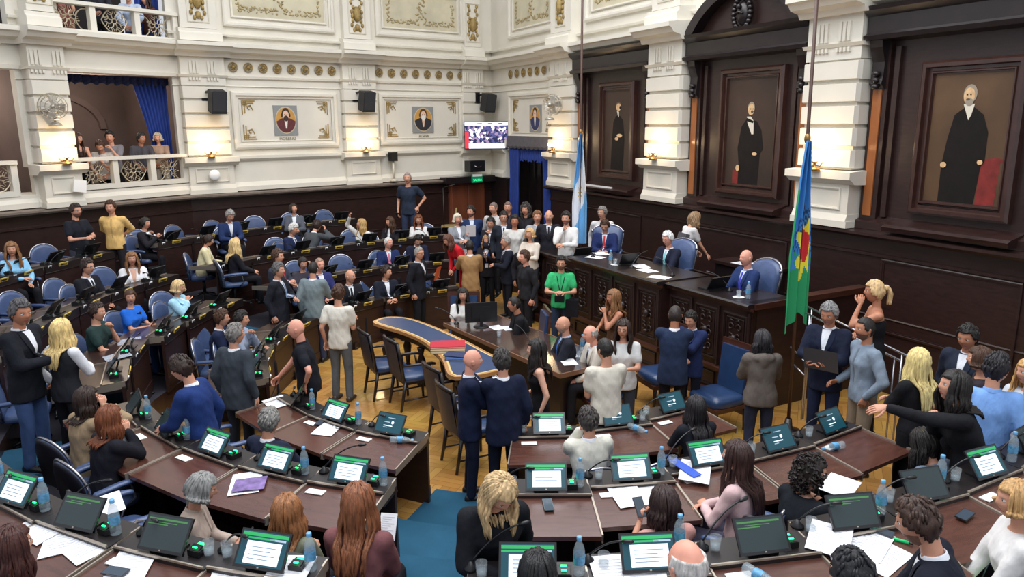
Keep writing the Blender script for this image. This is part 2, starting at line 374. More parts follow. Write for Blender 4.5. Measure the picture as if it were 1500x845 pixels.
def railing(F, a0, a1, z0, z1, nm, label, npan=3, half=False):
    mb = MB(); F.box(mb, a0, a1, -.08, .14, z1-.07, z1); F.box(mb, a0, a1, -.04, .1, z0, z0+.1)
    root = mb.obj(nm, plaster); tag(root, label, 'railing')
    w = (a1-a0)/npan
    for k in range(npan+1):
        p = MB(); c = a0+w*k; c = min(max(c, a0+.06), a1-.06); F.box(p, c-.06, c+.06, -.04, .1, z0+.1, z1-.07); p.obj('post', plaster, root)
    for k in range(npan):
        p = MB(); c = a0+w*(k+.5); zc = (z0+z1)/2+.01; R = min((z1-z0-.17)/2, w/2-.08); d = .03
        P = lambda r, t, sx=1: F(c+sx*r*math.cos(t), d, zc+r*math.sin(t))
        circ = lambda cx, cz, r, n=20: [F(c+cx+r*math.cos(2*PI*q/n), d, zc+cz+r*math.sin(2*PI*q/n)) for q in range(n)]
        p.tube(circ(0, 0, .05, 12), .012, 4, closed=True)
        if k % 2 or npan == 1:
            p.tube([F(c+x_, d, zc+z_) for x_, z_ in [(R*1.15*math.cos(t)*(1-.18*(abs(math.sin(2*t)))), R*.97*math.sin(t)*(1+.1*abs(math.cos(t)))) for t in [2*PI*q/32 for q in range(32)]]], .012, 4, closed=True)
        else:
            for sx in (-1, 1):
                p.tube([F(c+sx*(w/2-.1-R*.9*math.cos(t)*(1-t/9)), d, zc+R*.95*math.sin(t)*(1-t/9)) for t in [q/20*5.2-2.2 for q in range(21)]], .011, 4)
        for q in range(8):
            t = PI/4*q+PI/8; pts = [P(.05+.0*1, t), P(.1, t+.12), P(.16, t-.1), P(.2, t+.1)]
            p.tube(pts, [.014, .012, .011, .008], 4); p.sphere(P(.215, t+.1), .02, 6, 4)
            for s2 in (-1, 1): p.tube([P(.13, t), P(.16, t+s2*.25), P(.2, t+s2*.3)], .007, 4)
        p.obj('iron_scrollwork', iron, root)
    return root
railing(LB[2], .0, LL[2], 2.68, 3.34, 'balcony_railing', 'white rail with iron scrollwork on lower gallery under leaning spectators')
railing(LB[2], -.2, LL[2]+.1, 5.78, 6.42, 'balcony_railing', 'white rail with iron scrollwork along the upper gallery')
railing(LB[0], .0, LL[0]-.35, 2.66, 3.34, 'balcony_railing', 'white rail section cut off at the far left frame edge', 2)
def drape(name, F, a0, a1, d, z0, z1, label, folds=9, valance=None, amp=.04, parent=None, gather=None, m=None):
    mb = MB(); rows = []
    n = folds*6
    for j in range(13):
        t = j/12; z = z1+(z0-z1)*t; row = []
        g = gather(t) if gather else 0
        for i in range(n+1):
            s = i/n; aa = a0+(a1-a0)*s; aa = aa+(a0-aa)*g
            row.append(F(aa, d+amp*math.sin(s*folds*2*PI)*(1-.3*g)+.01*math.sin(j+i), z+(0.03*math.sin(i*.8) if j == 12 else 0)))
        rows.append(row)
    mb.sheet(rows)
    o = mb.obj(name, m or curtain_m, parent)
    if label: tag(o, label, 'curtain')
    return o
F = LB[2]
drape('gallery_curtain', F, LL[2]+.05, LL[2]-.75, -.55, 2.5, 5.0, 'blue curtain hanging at right side of lower gallery opening', 8, gather=lambda t: .55*min(1, t*1.3))
drape('gallery_curtain', F, -.1, .5, -.6, 2.5, 5.0, 'shade-darkened blue curtain gathered at left side of lower gallery opening', 6, gather=lambda t: .7*min(1, t*2), m=curtain_d)
drape('curtain_valance', F, -.1, LL[2]+.1, -.5, 4.86, 5.04, 'shade-darkened blue valance across the top of the lower gallery opening', 16, m=curtain_d)
drape('gallery_curtain', F, LL[2]+.1, LL[2]-.45, -.6, 5.8, 7.8, 'blue curtain at right side of upper gallery opening', 5)
# doorway with blue curtain near the corner, right wall s 9..11.6
mb = MB(); RW.box(mb, 8.95, 9.15, -.2, .12, 0, 3.3); RW.box(mb, 11.55, 12.9, -.2, .12, 0, 2.4); RW.box(mb, 9.1, 11.6, -1.9, -1.7, 0, 3.4)
RW.box(mb, 11.5, 11.7, -1.8, -.1, 0, 3.4); RW.box(mb, 9.0, 9.1, -1.8, -.1, 0, 3.4)
struct(mb.obj('wall_doorway', woodb))
mb = MB(); RW.box(mb, 8.9, 11.75, -.2, .1, 3.3, 3.5); struct(mb.obj('trim_16', plaster))
F = RW
def pelmet():
    mb = MB(); rows = []
    n = 60
    for j, (z, d) in enumerate(((3.62, .0), (3.62, .3), (3.36, .34), (3.3, .3))):
        rows.append([F(8.8+2.6*i/n, d*.6, z+(-.03*abs(math.sin(i*.55)) if j >= 2 else 0)) for i in range(n+1)])
    mb.sheet(rows, 0, False); return mb.obj('curtain_pelmet', mat('grey_fabric', (92, 88, 92), .9, var=.1))
tag(pelmet(), 'grey scalloped fabric pelmet over the doorway by the corner', 'pelmet')
drape('door_curtain', F, 8.95, 9.4, .12, .8, 3.3, 'right blue curtain of the doorway, closest to the flag', 6, gather=lambda t: .3*t)
drape('door_curtain', F, 11.3, 10.75, .12, .8, 3.3, 'left blue curtain of the doorway beside the green exit sign', 6, gather=lambda t: .2*t)
drape('door_valance', F, 8.95, 11.3, .08, 2.95, 3.35, 'short blue fringe valance across the top of the doorway', 18, amp=.03)
mb = MB(); RW.box(mb, 9.2, 11.5, -.5, -.44, .6, 3.3)
for k in range(6): RW.box(mb, 9.35+k*.36, 9.38+k*.36, -.44, -.4, .6, 3.3)
struct(mb.obj('door_1', woodb))
# reddish leaf door in the corner wainscot under the exit sign
F = LB[6]
mb = MB(); F.box(mb, 2.2, 3.45, .12, .2, .9, 2.28); F.frame(mb, 2.25, 2.8, .95, 2.2, .05, .2, .23); F.frame(mb, 2.85, 3.4, .95, 2.2, .05, .2, .23)
struct(mb.obj('door_2', woodred))
# dark storage block / platform along the back corner
mb = MB(); F.box(mb, 1.9, 4.2, .1, .5, 2.28, 2.46); struct(mb.obj('trim_17', woodb))
# ---------- framed panels with small oval portraits (left wall) ----------
def portrait_panel(F, a0, a1, z0, z1, pa0, pa1, label, coat, face, hairc, beard, ptext, n):
    mb = MB(); F.frame(mb, a0, a1, z0, z1, .16, 0, .09); F.frame(mb, a0+.17, a1-.17, z0+.17, z1-.15, .03, 0, .03)
    struct(mb.obj('trim_%d' % n, plaster))
    mg = MB()
    sw, W = .022, .3                                      # key-pattern ornaments in four corners
    lo, hi = min(a0, a1), max(a0, a1)
    for sx, ax in ((1, lo+.26), (-1, hi-.26)):
        for sz, az in ((1, z0+.24), (-1, z1-.22)):
            seg = [((0, 0), (W, 0)), ((0, .05), (W*.9, .05)), ((0, 0), (0, W*1.1)), ((.06, .0), (.06, W)), ((.0, .09), (.12, .09)), ((.1, 0), (.1, .12))]
            for (x0, y0), (x1, y1) in seg:
                F.box(mg, ax+sx*x0-sw/2, ax+sx*x1+sw/2, 0, .02, az+sz*y0-sw/2, az+sz*y1+sw/2)
            cx, cz = ax+sx*.17, az+sz*.17
            mg.tube([F(cx+sx*.06*math.cos(t)*(1-t/9), .015, cz+.06*math.sin(t)*(1-t/9)) for t in [q*.5 for q in range(12)]], .012, 4)
            mg.tube([F(cx+.09, .015, cz-.05), F(cx+.03, .015, cz+.07), F(cx-.08, .015, cz+.03)], .01, 4)
    g = mg.obj('panel_ornament', gilt); tag(g, 'gilded key pattern corners around the %s' % ptext, 'ornament')
    mp = MB(); lo, hi = min(pa0, pa1), max(pa0, pa1); pz0, pz1 = 3.72, 4.44; c = (lo+hi)/2; cz = (pz0+pz1)/2; w = (hi-lo)/2
    F.box(mp, lo, hi, 0, .03, pz0, pz1, 0)
    def disc(cx, cz2, rx, rz, d, mi, n2=28, zmin=None):
        pts = [F(cx+rx*math.cos(2*PI*q/n2), d, max(cz2+rz*math.sin(2*PI*q/n2), zmin if zmin else -9)) for q in range(n2)]; mp.add(pts, [tuple(range(n2))], mi)
    sxn = 1 if F is not RW else -1
    disc(c, cz, w*.88, .33, .032, 6); disc(c, cz, w*.82, .31, .034, 1)
    # shoulders clipped to the oval
    pts = []
    for q in range(29):
        t = PI+PI*q/28; pts.append((c+w*.8*math.cos(t), cz-.02+.28*math.sin(t)))
    top = [(c+w*.78, cz-.02), (c+w*.3, cz+.05), (c-w*.3, cz+.05), (c-w*.78, cz-.02)]
    mp.add([F(x, .037, z) for x, z in pts+top], [tuple(range(33))], 2)
    mp.add([F(c-w*.16, .039, cz+.03), F(c+w*.16, .039, cz+.03), F(c+w*.05, .039, cz-.2), F(c-w*.05, .039, cz-.2)], [(0, 1, 2, 3)], 5 if beard != 2 else 3)
    disc(c, cz+.17, w*.33, .13, .041, 4); disc(c, cz+.12, w*.26, .115, .043, 3)
    if beard: disc(c, cz+.045, w*.2, .07, .045, 5 if beard == 2 else 4)
    for sx in (-1, 1): disc(c+sx*w*.1, cz+.14, .012, .008, .047, 4, 8)
    for sx in (-1, 1): disc(c+sx*w*.34, cz+.12, .02, .05, .042, 4, 10)
    o = mp.obj('wall_portrait', [mat('slate_ground', (138, 140, 140), .6), mat('ochre_ground', (196, 146, 72), .6, var=.15), mat('pc_%s' % n, coat, .6, var=.2, scale=20),
        mat('painted_face', (226, 186, 160), .6, var=.1, scale=20), mat('ph_%s' % n, hairc, .6), mat('painted_white', (226, 224, 214), .6), mat('oval_rim', (196, 186, 160), .6)])
    tag(o, label, 'painting')
    return o
def text(s, loc, size, m, F, name='inscription', parent=None, mirror=1):
    cu = bpy.data.curves.new(name, 'FONT'); cu.body = s; cu.size = size; cu.align_x = 'CENTER'; cu.align_y = 'CENTER'; cu.extrude = .003
    o = bpy.data.objects.new(name, cu); COL.objects.link(o); cu.materials.append(m)
    X = F.u if mirror > 0 else -F.u
    o.matrix_world = Matrix.Translation(loc) @ Matrix((X, Vector((0, 0, 1)), X.cross(Vector((0, 0, 1))))).transposed().to_4x4()
    me = bpy.data.meshes.new_from_object(o); q = bpy.data.objects.new(name+'_mesh', me); mw = o.matrix_world.copy(); bpy.data.objects.remove(o); q.name = name; COL.objects.link(q); q.matrix_world = mw; return q
ink = mat('grey_lettering', (120, 112, 84), .6)
portrait_panel(LB[4], .08, 2.8, 3.4, 4.76, 1.1, 1.71, 'oval painting of a man in dark red uniform coat', (96, 44, 48), 0, (60, 42, 34), 1, 'uniformed portrait', 18)
tag(text('MORENO', LB[4](1.42, .03, 3.63), .1, ink, LB[4]), 'small gilt name lettering under the red-coated oval portrait', 'lettering')
portrait_panel(LB[6], .1, 2.85, 3.4, 4.78, 1.14, 1.83, 'oval painting of a man in black coat with white front', (40, 40, 48), 0, (84, 62, 46), 2, 'white-fronted portrait', 19)
tag(text('ALSINA', LB[6](1.49, .03, 3.63), .1, ink, LB[6]), 'small gilt name lettering under the white-fronted oval portrait', 'lettering')
portrait_panel(RW, 8.87, 11.55, 3.52, 4.8, 9.65, 10.3, 'small painting of a man in blue suit above the doorway', (40, 48, 92), 0, (60, 44, 36), 0, 'blue-suited portrait', 20)
# ---------- big framed portraits of the right wall ----------
canvas = mat('dark_canvas', (56, 40, 31), .55, var=.35, scale=1.2, coord='Object')
canvas_w = mat('warm_canvas', (88, 64, 42), .42, var=.4, scale=1.1)
def big_bay(s0, s1, p0, p1, pz0, pz1, n, arch=False, fig=None, label='', cv=None):
    F = RW; mb = MB()
    F.box(mb, s0, s1, -.12, .0, 2.4, 5.62, 0)
    for e, sg in ((s0, 1), (s1, -1)):                     # side strips, wood panels coloured as lit by the lamps, brackets
        F.box(mb, min(e, e+sg*.28), max(e, e+sg*.28), 0, .08, 2.42, 5.1, 0)
        F.box(mb, min(e+sg*.06, e+sg*.2), max(e+sg*.06, e+sg*.2), .08, .1, 2.6, 4.45, 1)
        c = e+sg*.14
        pr = [(.0, 4.42), (.1, 4.42), (.18, 4.5), (.15, 4.6), (.14, 4.8), (.22, 5.0), (.24, 5.12), (0, 5.12)]
        F.mould(mb, c-.1, c+.1, pr, 2)
        for k in range(3): mb.sphere(F(c, .17, 4.46+k*.09), (.06, .06, .05), 7, 5, 2)
        F.box(mb, min(e+sg*.34, e+sg*.42), max(e+sg*.34, e+sg*.42), 0, .06, 2.6, 5.0, 0)
    F.mould(mb, s0-.02, s1+.02, [(0, 5.08), (.3, 5.1), (.32, 5.16), (.24, 5.2), (.24, 5.42), (.34, 5.5), (.36, 5.56), (0, 5.6)], 2)
    F.mould(mb, s0, s1, [(0, 2.4), (.16, 2.4), (.16, 2.52), (.06, 2.56), (0, 2.6)], 0)
    F.mould(mb, p0-.35, p1+.35, [(0, 2.44), (.34, 2.44), (.36, 2.5), (.3, 2.53), (0, 2.6)], 0)
    if arch:
        c = (s0+s1)/2; R = 1.72; hw = (s1-s0)/2-.02; zc = 5.56-math.sqrt(R*R-hw*hw); a0 = math.asin(hw/R); N = 24
        out = []; inn = []
        for k in range(N+1):
            t = -a0+2*a0*k/N; out.append((c+R*math.sin(t), zc+R*math.cos(t))); inn.append((c+(R-.16)*math.sin(t)*.97, zc+(R-.16)*math.cos(t)))
        for k in range(N):
            q = [out[k], out[k+1], inn[k+1], inn[k]]
            q = [(x, max(z, 5.56)) for x, z in q]
            mb.add([F(x, .34, z) for x, z in q]+[F(x, 0, z) for x, z in q], [(0, 1, 2, 3), (0, 1, 5, 4), (3, 2, 6, 7)], 2)
        pts = [(x, max(z, 5.56)) for x, z in inn]
        mb.add([F(x, .12, z) for x, z in pts], [tuple(range(len(pts)))], 0)
    struct(mb.obj('trim_%d' % n, [wood, woodlit, woodb]))
    mf = MB(); F.frame(mf, p0-.16, p1+.16, pz0-.18, pz1+.16, .13, .0, .12); F.frame(mf, p0-.03, p1+.03, pz0-.03, pz1+.03, .05, .0, .08)
    F.box(mf, p0-.04, p1+.04, 0, .03, pz0-.04, pz1+.04)
    root = mf.obj('framed_portrait', mat('frame_wood', (58, 34, 28), .3, var=.2, coat=.4)); tag(root, label, 'painting')
    mp = MB(); d = .035
    F.box(mp, p0, p1, .02, d, pz0, pz1, 0)
    mats = [cv or canvas, mat('paint_black', (24, 20, 20), .65, var=.2, spec=.2), mat('paint_face', (214, 176, 132), .5, var=.2, scale=20), mat('paint_white', (216, 208, 190), .5),
            mat('paint_grey', (150, 140, 124), .5), mat('paint_red', (118, 34, 30), .5, var=.3), mat('paint_darkhair', (92, 74, 58), .5)]
    W, H = p1-p0, pz1-pz0
    lay = [0]
    def poly(pts, mi):                                     # x runs left to right as seen: s decreasing
        lay[0] += 1; dd = d+.0012*lay[0]
        mp.add([F(p1-x*W, dd, pz0+z*H) for x, z in pts], [tuple(range(len(pts)))], mi)
    def ell(x, z, rx, rz, mi, n2=20): poly([(x+rx*math.cos(2*PI*q/n2), z+rz*math.sin(2*PI*q/n2)) for q in range(n2)], mi)
    fig(poly, ell)
    mp.obj('canvas', mats, root)
def fig3(poly, ell):
    poly([(.7, .0), (.93, .0), (.95, .36), (.9, .37), (.72, .34)], 5); poly([(.78, .3), (.99, .34), (.99, .36), (.8, .36)], 5)
    poly([(.22, 0), (.68, 0), (.72, .3), (.76, .34), (.76, .55), (.68, .68), (.55, .74), (.45, .74), (.32, .68), (.26, .5), (.22, .3)], 1)
    poly([(.42, .76), (.56, .76), (.53, .68), (.5, .64), (.46, .7)], 3); ell(.49, .835, .085, .07, 4); ell(.48, .82, .07, .062, 2); ell(.49, .775, .05, .028, 4)
    ell(.47, .795, .025, .008, 6); ell(.455, .83, .01, .006, 1, 8); ell(.5, .83, .01, .006, 1, 8); ell(.25, .3, .04, .022, 2); ell(.71, .33, .035, .018, 2)
def fig2(poly, ell):
    poly([(.18, .0), (.5, .0), (.5, .12), (.42, .14), (.18, .14)], 5)
    poly([(.3, 0), (.7, 0), (.72, .3), (.78, .35), (.72, .52), (.62, .6), (.42, .62), (.32, .55), (.26, .35), (.3, .2)], 1)
    poly([(.42, .64), (.5, .64), (.56, .6), (.57, .48), (.53, .48), (.44, .58)], 3); poly([(.42, .63), (.56, .6), (.55, .58), (.42, .6)], 1)
    ell(.5, .72, .07, .055, 4); ell(.5, .705, .065, .052, 2); ell(.525, .685, .03, .012, 6); ell(.49, .71, .01, .006, 1, 8); ell(.54, .71, .01, .006, 1, 8)
    ell(.62, .3, .05, .015, 2); ell(.29, .16, .04, .03, 2)
def fig1(poly, ell):
    poly([(.28, 0), (.75, 0), (.78, .4), (.72, .62), (.6, .68), (.45, .68), (.35, .6), (.3, .3)], 1)
    ell(.53, .8, .1, .05, 6); ell(.54, .785, .09, .045, 2); poly([(.48, .74), (.56, .73), (.56, .66), (.52, .69)], 3); ell(.6, .78, .03, .02, 1)
    ell(.6, .44, .1, .022, 2); ell(.5, .4, .07, .02, 2)
big_bay(-3.55, -.4, -2.42, -1.35, 2.88, 4.6, 21, fig=fig3, label='framed painting of white-bearded man in black suit beside red table', cv=canvas_w)
big_bay(.68, 3.6, 1.42, 2.62, 2.86, 4.74, 22, True, fig2, 'framed painting of balding man with bow tie under arched pediment')
big_bay(4.74, 7.73, 5.6, 6.64, 2.9, 4.69, 23, fig=fig1, label='darkest framed painting, only pale face and hands visible')
# carved oval coat of arms in the arch
mb = MB(); F = RW; c = 2.19; zc = 5.8
for k in range(22):
    t = 2*PI*k/22; mb.sphere(F(c+.2*math.cos(t), .22, zc+.27*math.sin(t)), (.05, .05, .045), 7, 5)
mb.sphere(F(c, .14, zc), (.15, .15, .22), 14, 10); mb.tube([F(c-.1, .3, zc-.02), F(c, .31, zc+.02), F(c+.1, .3, zc-.02)], .02, 6)
mb.sphere(F(c, .3, zc+.1), .045, 8, 6)
tag(mb.obj('carved_coat_of_arms', woodb), 'black carved oval shield wreath in the arched pediment', 'emblem')
# lit white picture bars on the ledge under the darkest portrait
mb = MB(); F.box(mb, 5.9, 7.4, .28, .31, 2.5, 2.56); tag(mb.obj('picture_light_bar', mat('bar_white', (225, 225, 225), .4)), 'thin white bar lying on the ledge below the darkest painting', 'light bar')
# ================= tiers, aisles =================
def interp(tab, th):
    if th <= tab[0][0]: return tab[0][1]
    for (a, ra), (b, rb) in zip(tab, tab[1:]):
        if th <= b: return ra+(rb-ra)*(th-a)/(b-a)
    return tab[-1][1]
R0 = [[(205, 3.82), (215, 3.68), (258, 3.68), (265, 3.38), (271, 3.36), (297, 3.12)],
      [(145, 5.12), (167, 5.1), (183, 5.2), (194, 5.42), (205, 5.45), (220, 5.38), (252, 5.28), (269, 5.18), (285, 4.93), (303, 4.86)],
      [(108, 6.85), (121, 6.6), (150, 6.5), (165, 6.6), (192, 6.65), (237, 6.98), (255, 6.93), (268, 6.85), (280, 6.68), (293, 6.44), (305, 6.4)],
      [(120, 8.5), (127, 8.38), (138, 8.28), (150, 8.22), (177, 8.16), (200, 8.3), (240, 8.6), (300, 8.1)]]
def r0(k, th): return interp(R0[k], th)
def pol(r, th): return CX+r*math.cos(RAD(th)), CY+r*math.sin(RAD(th))
TZ = [0, .3, .6, .9]
def sector(mb, fr0, fr1, t0, t1, z0, z1, mi=0, mside=None, step=3):
    n = max(1, int(round((t1-t0)/step))); vs = []
    for i in range(n+1):
        t = t0+(t1-t0)*i/n; a = pol(fr0(t), t); b = pol(fr1(t), t)
        vs += [(a[0], a[1], z0), (b[0], b[1], z0), (b[0], b[1], z1), (a[0], a[1], z1)]
    top = [(4*i+3, 4*i+2, 4*i+6, 4*i+7) for i in range(n)]
    sd = [(4*i, 4*i+3, 4*i+7, 4*i+4) for i in range(n)]+[(4*i+1, 4*i+5, 4*i+6, 4*i+2) for i in range(n)]+[(0, 1, 2, 3), (4*n, 4*n+3, 4*n+2, 4*n+1)]
    o = len(mb.v); mb.add(vs, top, mi); mb.add([], [], 0)
    for f in sd: mb.f.append(tuple(i+o for i in f)); mb.m.append(mi if mside is None else mside); mb.sm.append(False)
mb = MB()
sector(mb, lambda t: r0(1, t)-.03, lambda t: r0(2, t)+.0, 108, 307, 0, .3, 0, 1)
sector(mb, lambda t: r0(2, t)-.03, lambda t: r0(3, t)+.0, 104, 335, 0, .6, 0, 1)
sector(mb, lambda t: r0(3, t)-.03, lambda t: 10.1 if t < 215 else 12., 112, 335, 0, .9, 0, 1)
struct(mb.obj('floor_tiers', [tiercarpet, wood]))
mb = MB()
stp = [(3.42, 4.35, .02), (4.35, 5.15, .16), (5.15, 6.0, .32), (6.0, 6.85, .46), (6.85, 7.7, .62), (7.7, 8.5, .76), (8.5, 11, .92)]
for a, b, z in stp: sector(mb, lambda t: a, lambda t: b, 250.2, 266.6, 0, z, 0)
for a, b, z in stp[1:]:
    sector(mb, lambda t: a, lambda t: b, 207.5, 215, 0, z, 0); sector(mb, lambda t: a, lambda t: b, 153.5, 160, 0, z, 0)
struct(mb.obj('floor_aisle_carpet', carpet))
# raised back platform by the corner doorway and the podium platform
mb = MB(); mb.prism([(-1.6, 18.9), (.6, 17.2), (2.4, 16.6), (-.3, 23), (-3.5, 21.0)], 0, .62); 
struct(mb.obj('floor_back_platform', [woodb]))
# ================= desks =================
# local frame of a seat: +y looks to the centre of the chamber, origin on the front edge at the tier
def desk(th, k, dth, near=False, endL=False, endR=False, label='', plate=True, grp=None):
    r = r0(k, th); x0, y0 = pol(r, th); z0 = TZ[k]; D = .74
    wi = r*RAD(dth)/2; wo = (r+D)*RAD(dth)/2
    W = lambda y: wi+(wo-wi)*(-y/D)
    root = empty('deputy_desk', (x0, y0, z0), RAD(th)+PI/2, label, 'desk', grp or 'deputies desks in curved rows')
    mb = MB()
    zt = lambda y: .86 if y > -.24 else .83-(-y-.24)*.1
    def slab(ya, yb, za, zb, th_, mi=0, inset=.0):
        a, b = W(ya)-inset, W(yb)-inset
        mb.add([(-a, ya, za-th_), (a, ya, za-th_), (a, ya, za), (-a, ya, za), (-b, yb, zb-th_), (b, yb, zb-th_), (b, yb, zb), (-b, yb, zb)],
               [(0, 1, 2, 3), (4, 7, 6, 5), (3, 2, 6, 7), (0, 4, 5, 1), (0, 3, 7, 4), (1, 5, 6, 2)], mi)
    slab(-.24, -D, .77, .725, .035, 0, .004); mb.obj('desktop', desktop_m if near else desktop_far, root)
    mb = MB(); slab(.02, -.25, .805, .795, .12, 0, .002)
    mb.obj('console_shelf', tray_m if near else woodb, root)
    mb = MB(); slab(.0, -.04, .74, .74, .74+(.02 if k else 0)); slab(.012, -.0, .2, .2, .12, 0, .0)
    mb.tube([(-W(0), .015, .685), (W(0), .015, .685)], .008, 5); mb.obj('front_panel', wood, root)
    mb = MB()
    for sx in (-1, 1):
        if near or sx == 1:
            a, b = W(-.0), W(-D)
            mb.add([(sx*(a-.012), 0, .808), (sx*a, 0, .808), (sx*b, -D, .74), (sx*(b-.012), -D, .74), (sx*(a-.012), 0, .72), (sx*a, 0, .72), (sx*b, -D, .67), (sx*(b-.012), -D, .67)],
                   [(0, 1, 2, 3), (0, 3, 7, 4), (1, 5, 6, 2), (2, 6, 7, 3), (0, 4, 5, 1)])
    mb.box((0, -.245, .802), (2*W(-.24)-.02, .012, .014)); mb.obj('metal_trim', edge_m, root)
    for sx, e in ((-1, endL), (1, endR)):
        if e:
            mb = MB(); a, b = W(.0), W(-D); x = sx
            mb.add([(x*a, .02, 0), (x*a, .02, .74), (x*b, -D+.1, .68), (x*b, -D+.1, 0), (x*(a-.05), .02, 0), (x*(a-.05), .02, .74), (x*(b-.05), -D+.1, .68), (x*(b-.05), -D+.1, 0)],
                   [(0, 1, 2, 3), (4, 7, 6, 5), (0, 4, 5, 1), (2, 6, 7, 3), (1, 5, 6, 2)])
            mb.box((x*(W(-.3)), -.3, .06), (.1, .7, .12)); mb.obj('side_panel', woodb, root)
    if plate and not near:
        mb = MB(); mb.box((0, .025, .78), (.19, .012, .075), Rx(RAD(-25))); mb.box((0, .035, .78), (.12, .004, .02), Rx(RAD(-25)), 1); mb.obj('name_plate', [yellow, black], root)
        mb = MB(); mb.box((.29, .02, .78), (.06, .012, .06), Rx(RAD(-25))); mb.box((.29, .029, .78), (.03, .004, .03), Rx(RAD(-25)), 1); mb.obj('number_plate', [card, black], root)
    return root
# ---- small things on the desks (prototypes) ----
scr_bg = mat('screen_teal', (22, 66, 78), .25, emit=.35); scr_page = mat('screen_white', (214, 226, 238), .3, emit=.5); scr_green = mat('screen_green', (40, 150, 84), .3, emit=.5)
scr_line = mat('screen_grey', (150, 170, 185), .3, emit=.4); scr_dark = mat('screen_dark', (46, 58, 60), .18, emit=.12); scr_dim = mat('screen_dim_green', (70, 120, 70), .25, emit=.25)
bezel = mat('tablet_bezel', (24, 25, 29), .3, coat=.3)
def tablet_proto(kind):
    root = empty('tablet', (0, 0, -50), 0, 'black tablet', 'tablet', 'tablets on the desks')
    R = Rx(RAD(-42)); c = Vector((0, 0, .115))            # faces -y and up
    R = Rx(RAD(52)); mb = MB(); W, H = .335, .225
    mb.box(c, (W, H, .014), R); mb.box(c+R @ Vector((0, -H/2+.008, -.005)), (W, .016, .02), R); mb.box(c+R@Vector((0, -H/2+.012, .008)), (.012, .008, .002), R, 1)
    mb.obj('casing', [bezel, edge_m], root)
    mb = MB(); mb.box((0, .02, .01), (.2, .13, .02)); mb.box((0, .045, .07), (.06, .02, .13), Rx(RAD(-20))); mb.obj('stand', black, root)
    mb = MB(); P = lambda x0, x1, y0, y1, mi, lift=.0: mb.add([c+R @ Vector(q) for q in ((x0*W, y0*H, .0075+lift), (x1*W, y0*H, .0075+lift), (x1*W, y1*H, .0075+lift), (x0*W, y1*H, .0075+lift))], [(0, 1, 2, 3)], mi)
    P(-.46, .46, -.42, .45, 5 if kind in ('off', 'dim') else 0)
    if kind in ('doc', 'docdim'):
        P(-.46, .46, .33, .42, 2, .0006); P(-.46, .2, .25, .3, 2, .0006); P(-.33, .36, -.4, .2, 1, .0006); P(.1, .42, .25, .3, 3, .0006)
        for k in range(4): P(-.26, .26-.1*(k % 2), .05-.1*k, .068-.1*k, 6, .0012)
        P(-.46, .46, -.42, -.37, 0, .001)
    if kind == 'logo':
        for k in range(16):
            pass
        n = 14; mb.add([c+R @ Vector((.1*W+.016*math.cos(2*PI*q/n), .05*H+.016*math.sin(2*PI*q/n), .0085)) for q in range(n)], [tuple(range(n))], 1)
        P(-.1, .16, .24, .27, 3, .0006); P(-.2, .0, .03, .07, 3, .0006); P(-.2, .12, -.14, -.1, 1, .0006); P(-.2, -.05, -.22, -.19, 3, .0006)
    if kind == 'dim':
        P(-.44, .4, .33, .38, 4, .0006); P(-.44, .0, .2, .23, 4, .0006); P(-.3, .2, .26, .28, 4, .0006)
    mb.obj('screen', [scr_bg, scr_page, scr_green, scr_line, scr_dim, scr_dark, mat('screen_text', (110, 124, 140), .3, emit=.25)], root)
    return Pool(root)
TAB = {k: tablet_proto(k) for k in ('doc', 'logo', 'dim', 'off')}
def console_proto(on):
    root = empty('voting_console', (0, 0, -50), 0, 'voting console', 'voting console', 'voting consoles on the desks')
    mb = MB(); mb.box((0, 0, .02), (.09, .1, .04)); mb.box((0, -.02, .045), (.07, .05, .012), Rx(RAD(20))); mb.obj('console_box', black, root)
    mb = MB(); mb.box((0, .02, .048), (.035, .02, .014)); mb.box((.0, -.03, .055), (.03, .012, .006)); mb.obj('indicator_light', green_led if on else mat('unlit_green', (30, 60, 50), .4), root)
    return Pool(root)
CON = {1: console_proto(True), 0: console_proto(False)}
def mic_proto(l, a):
    root = empty('gooseneck_microphone', (0, 0, -50), 0, 'microphone', 'microphone', 'desk microphones')
    mb = MB(); mb.lathe([(.045, 0), (.045, .012), (.02, .03), (.012, .05)], seg=12); mb.obj('base', black, root)
    mb = MB(); pts = [(l*.62*t*math.cos(a*.0), -l*t*.0+l*.9*t*math.sin(.0)+l*.75*t*t*0, .04+l*(t*.75-.35*t*t)) for t in [q/10 for q in range(11)]]
    mb.tube(pts, .006, 6); mb.obj('gooseneck', black, root)
    mb = MB(); e = Vector(pts[-1]); d = (e-Vector(pts[-2])).normalized(); mb.tube([e-d*.01, e+d*.01, e+d*.05, e+d*.06], [.008, .013, .013, .005], 8); mb.obj('microphone_head', black, root)
    return Pool(root)
MIC = {'s': mic_proto(.34, 0), 'l': mic_proto(.5, 0)}
def bottle_proto():
    root = empty('water_bottle', (0, 0, -50), 0, 'bottle', 'bottle', 'water bottles')
    mb = MB(); mb.lathe([(.028, 0), (.034, .006), (.034, .05), (.031, .06), (.034, .07), (.031, .1), (.034, .12), (.034, .155), (.026, .19), (.014, .212), (.0135, .228)], seg=14); mb.obj('plastic_body', bottle_m, root)
    mb = MB(); mb.lathe([(.0345, .075), (.0352, .08), (.0352, .13), (.0345, .135)], seg=14, cap=False); mb.obj('paper_label', water_label, root)
    mb = MB(); mb.lathe([(.0155, .222), (.016, .224), (.016, .243), (.014, .246)], seg=12); mb.obj('screw_cap', cap_m, root)
    return Pool(root)
BOT = bottle_proto()
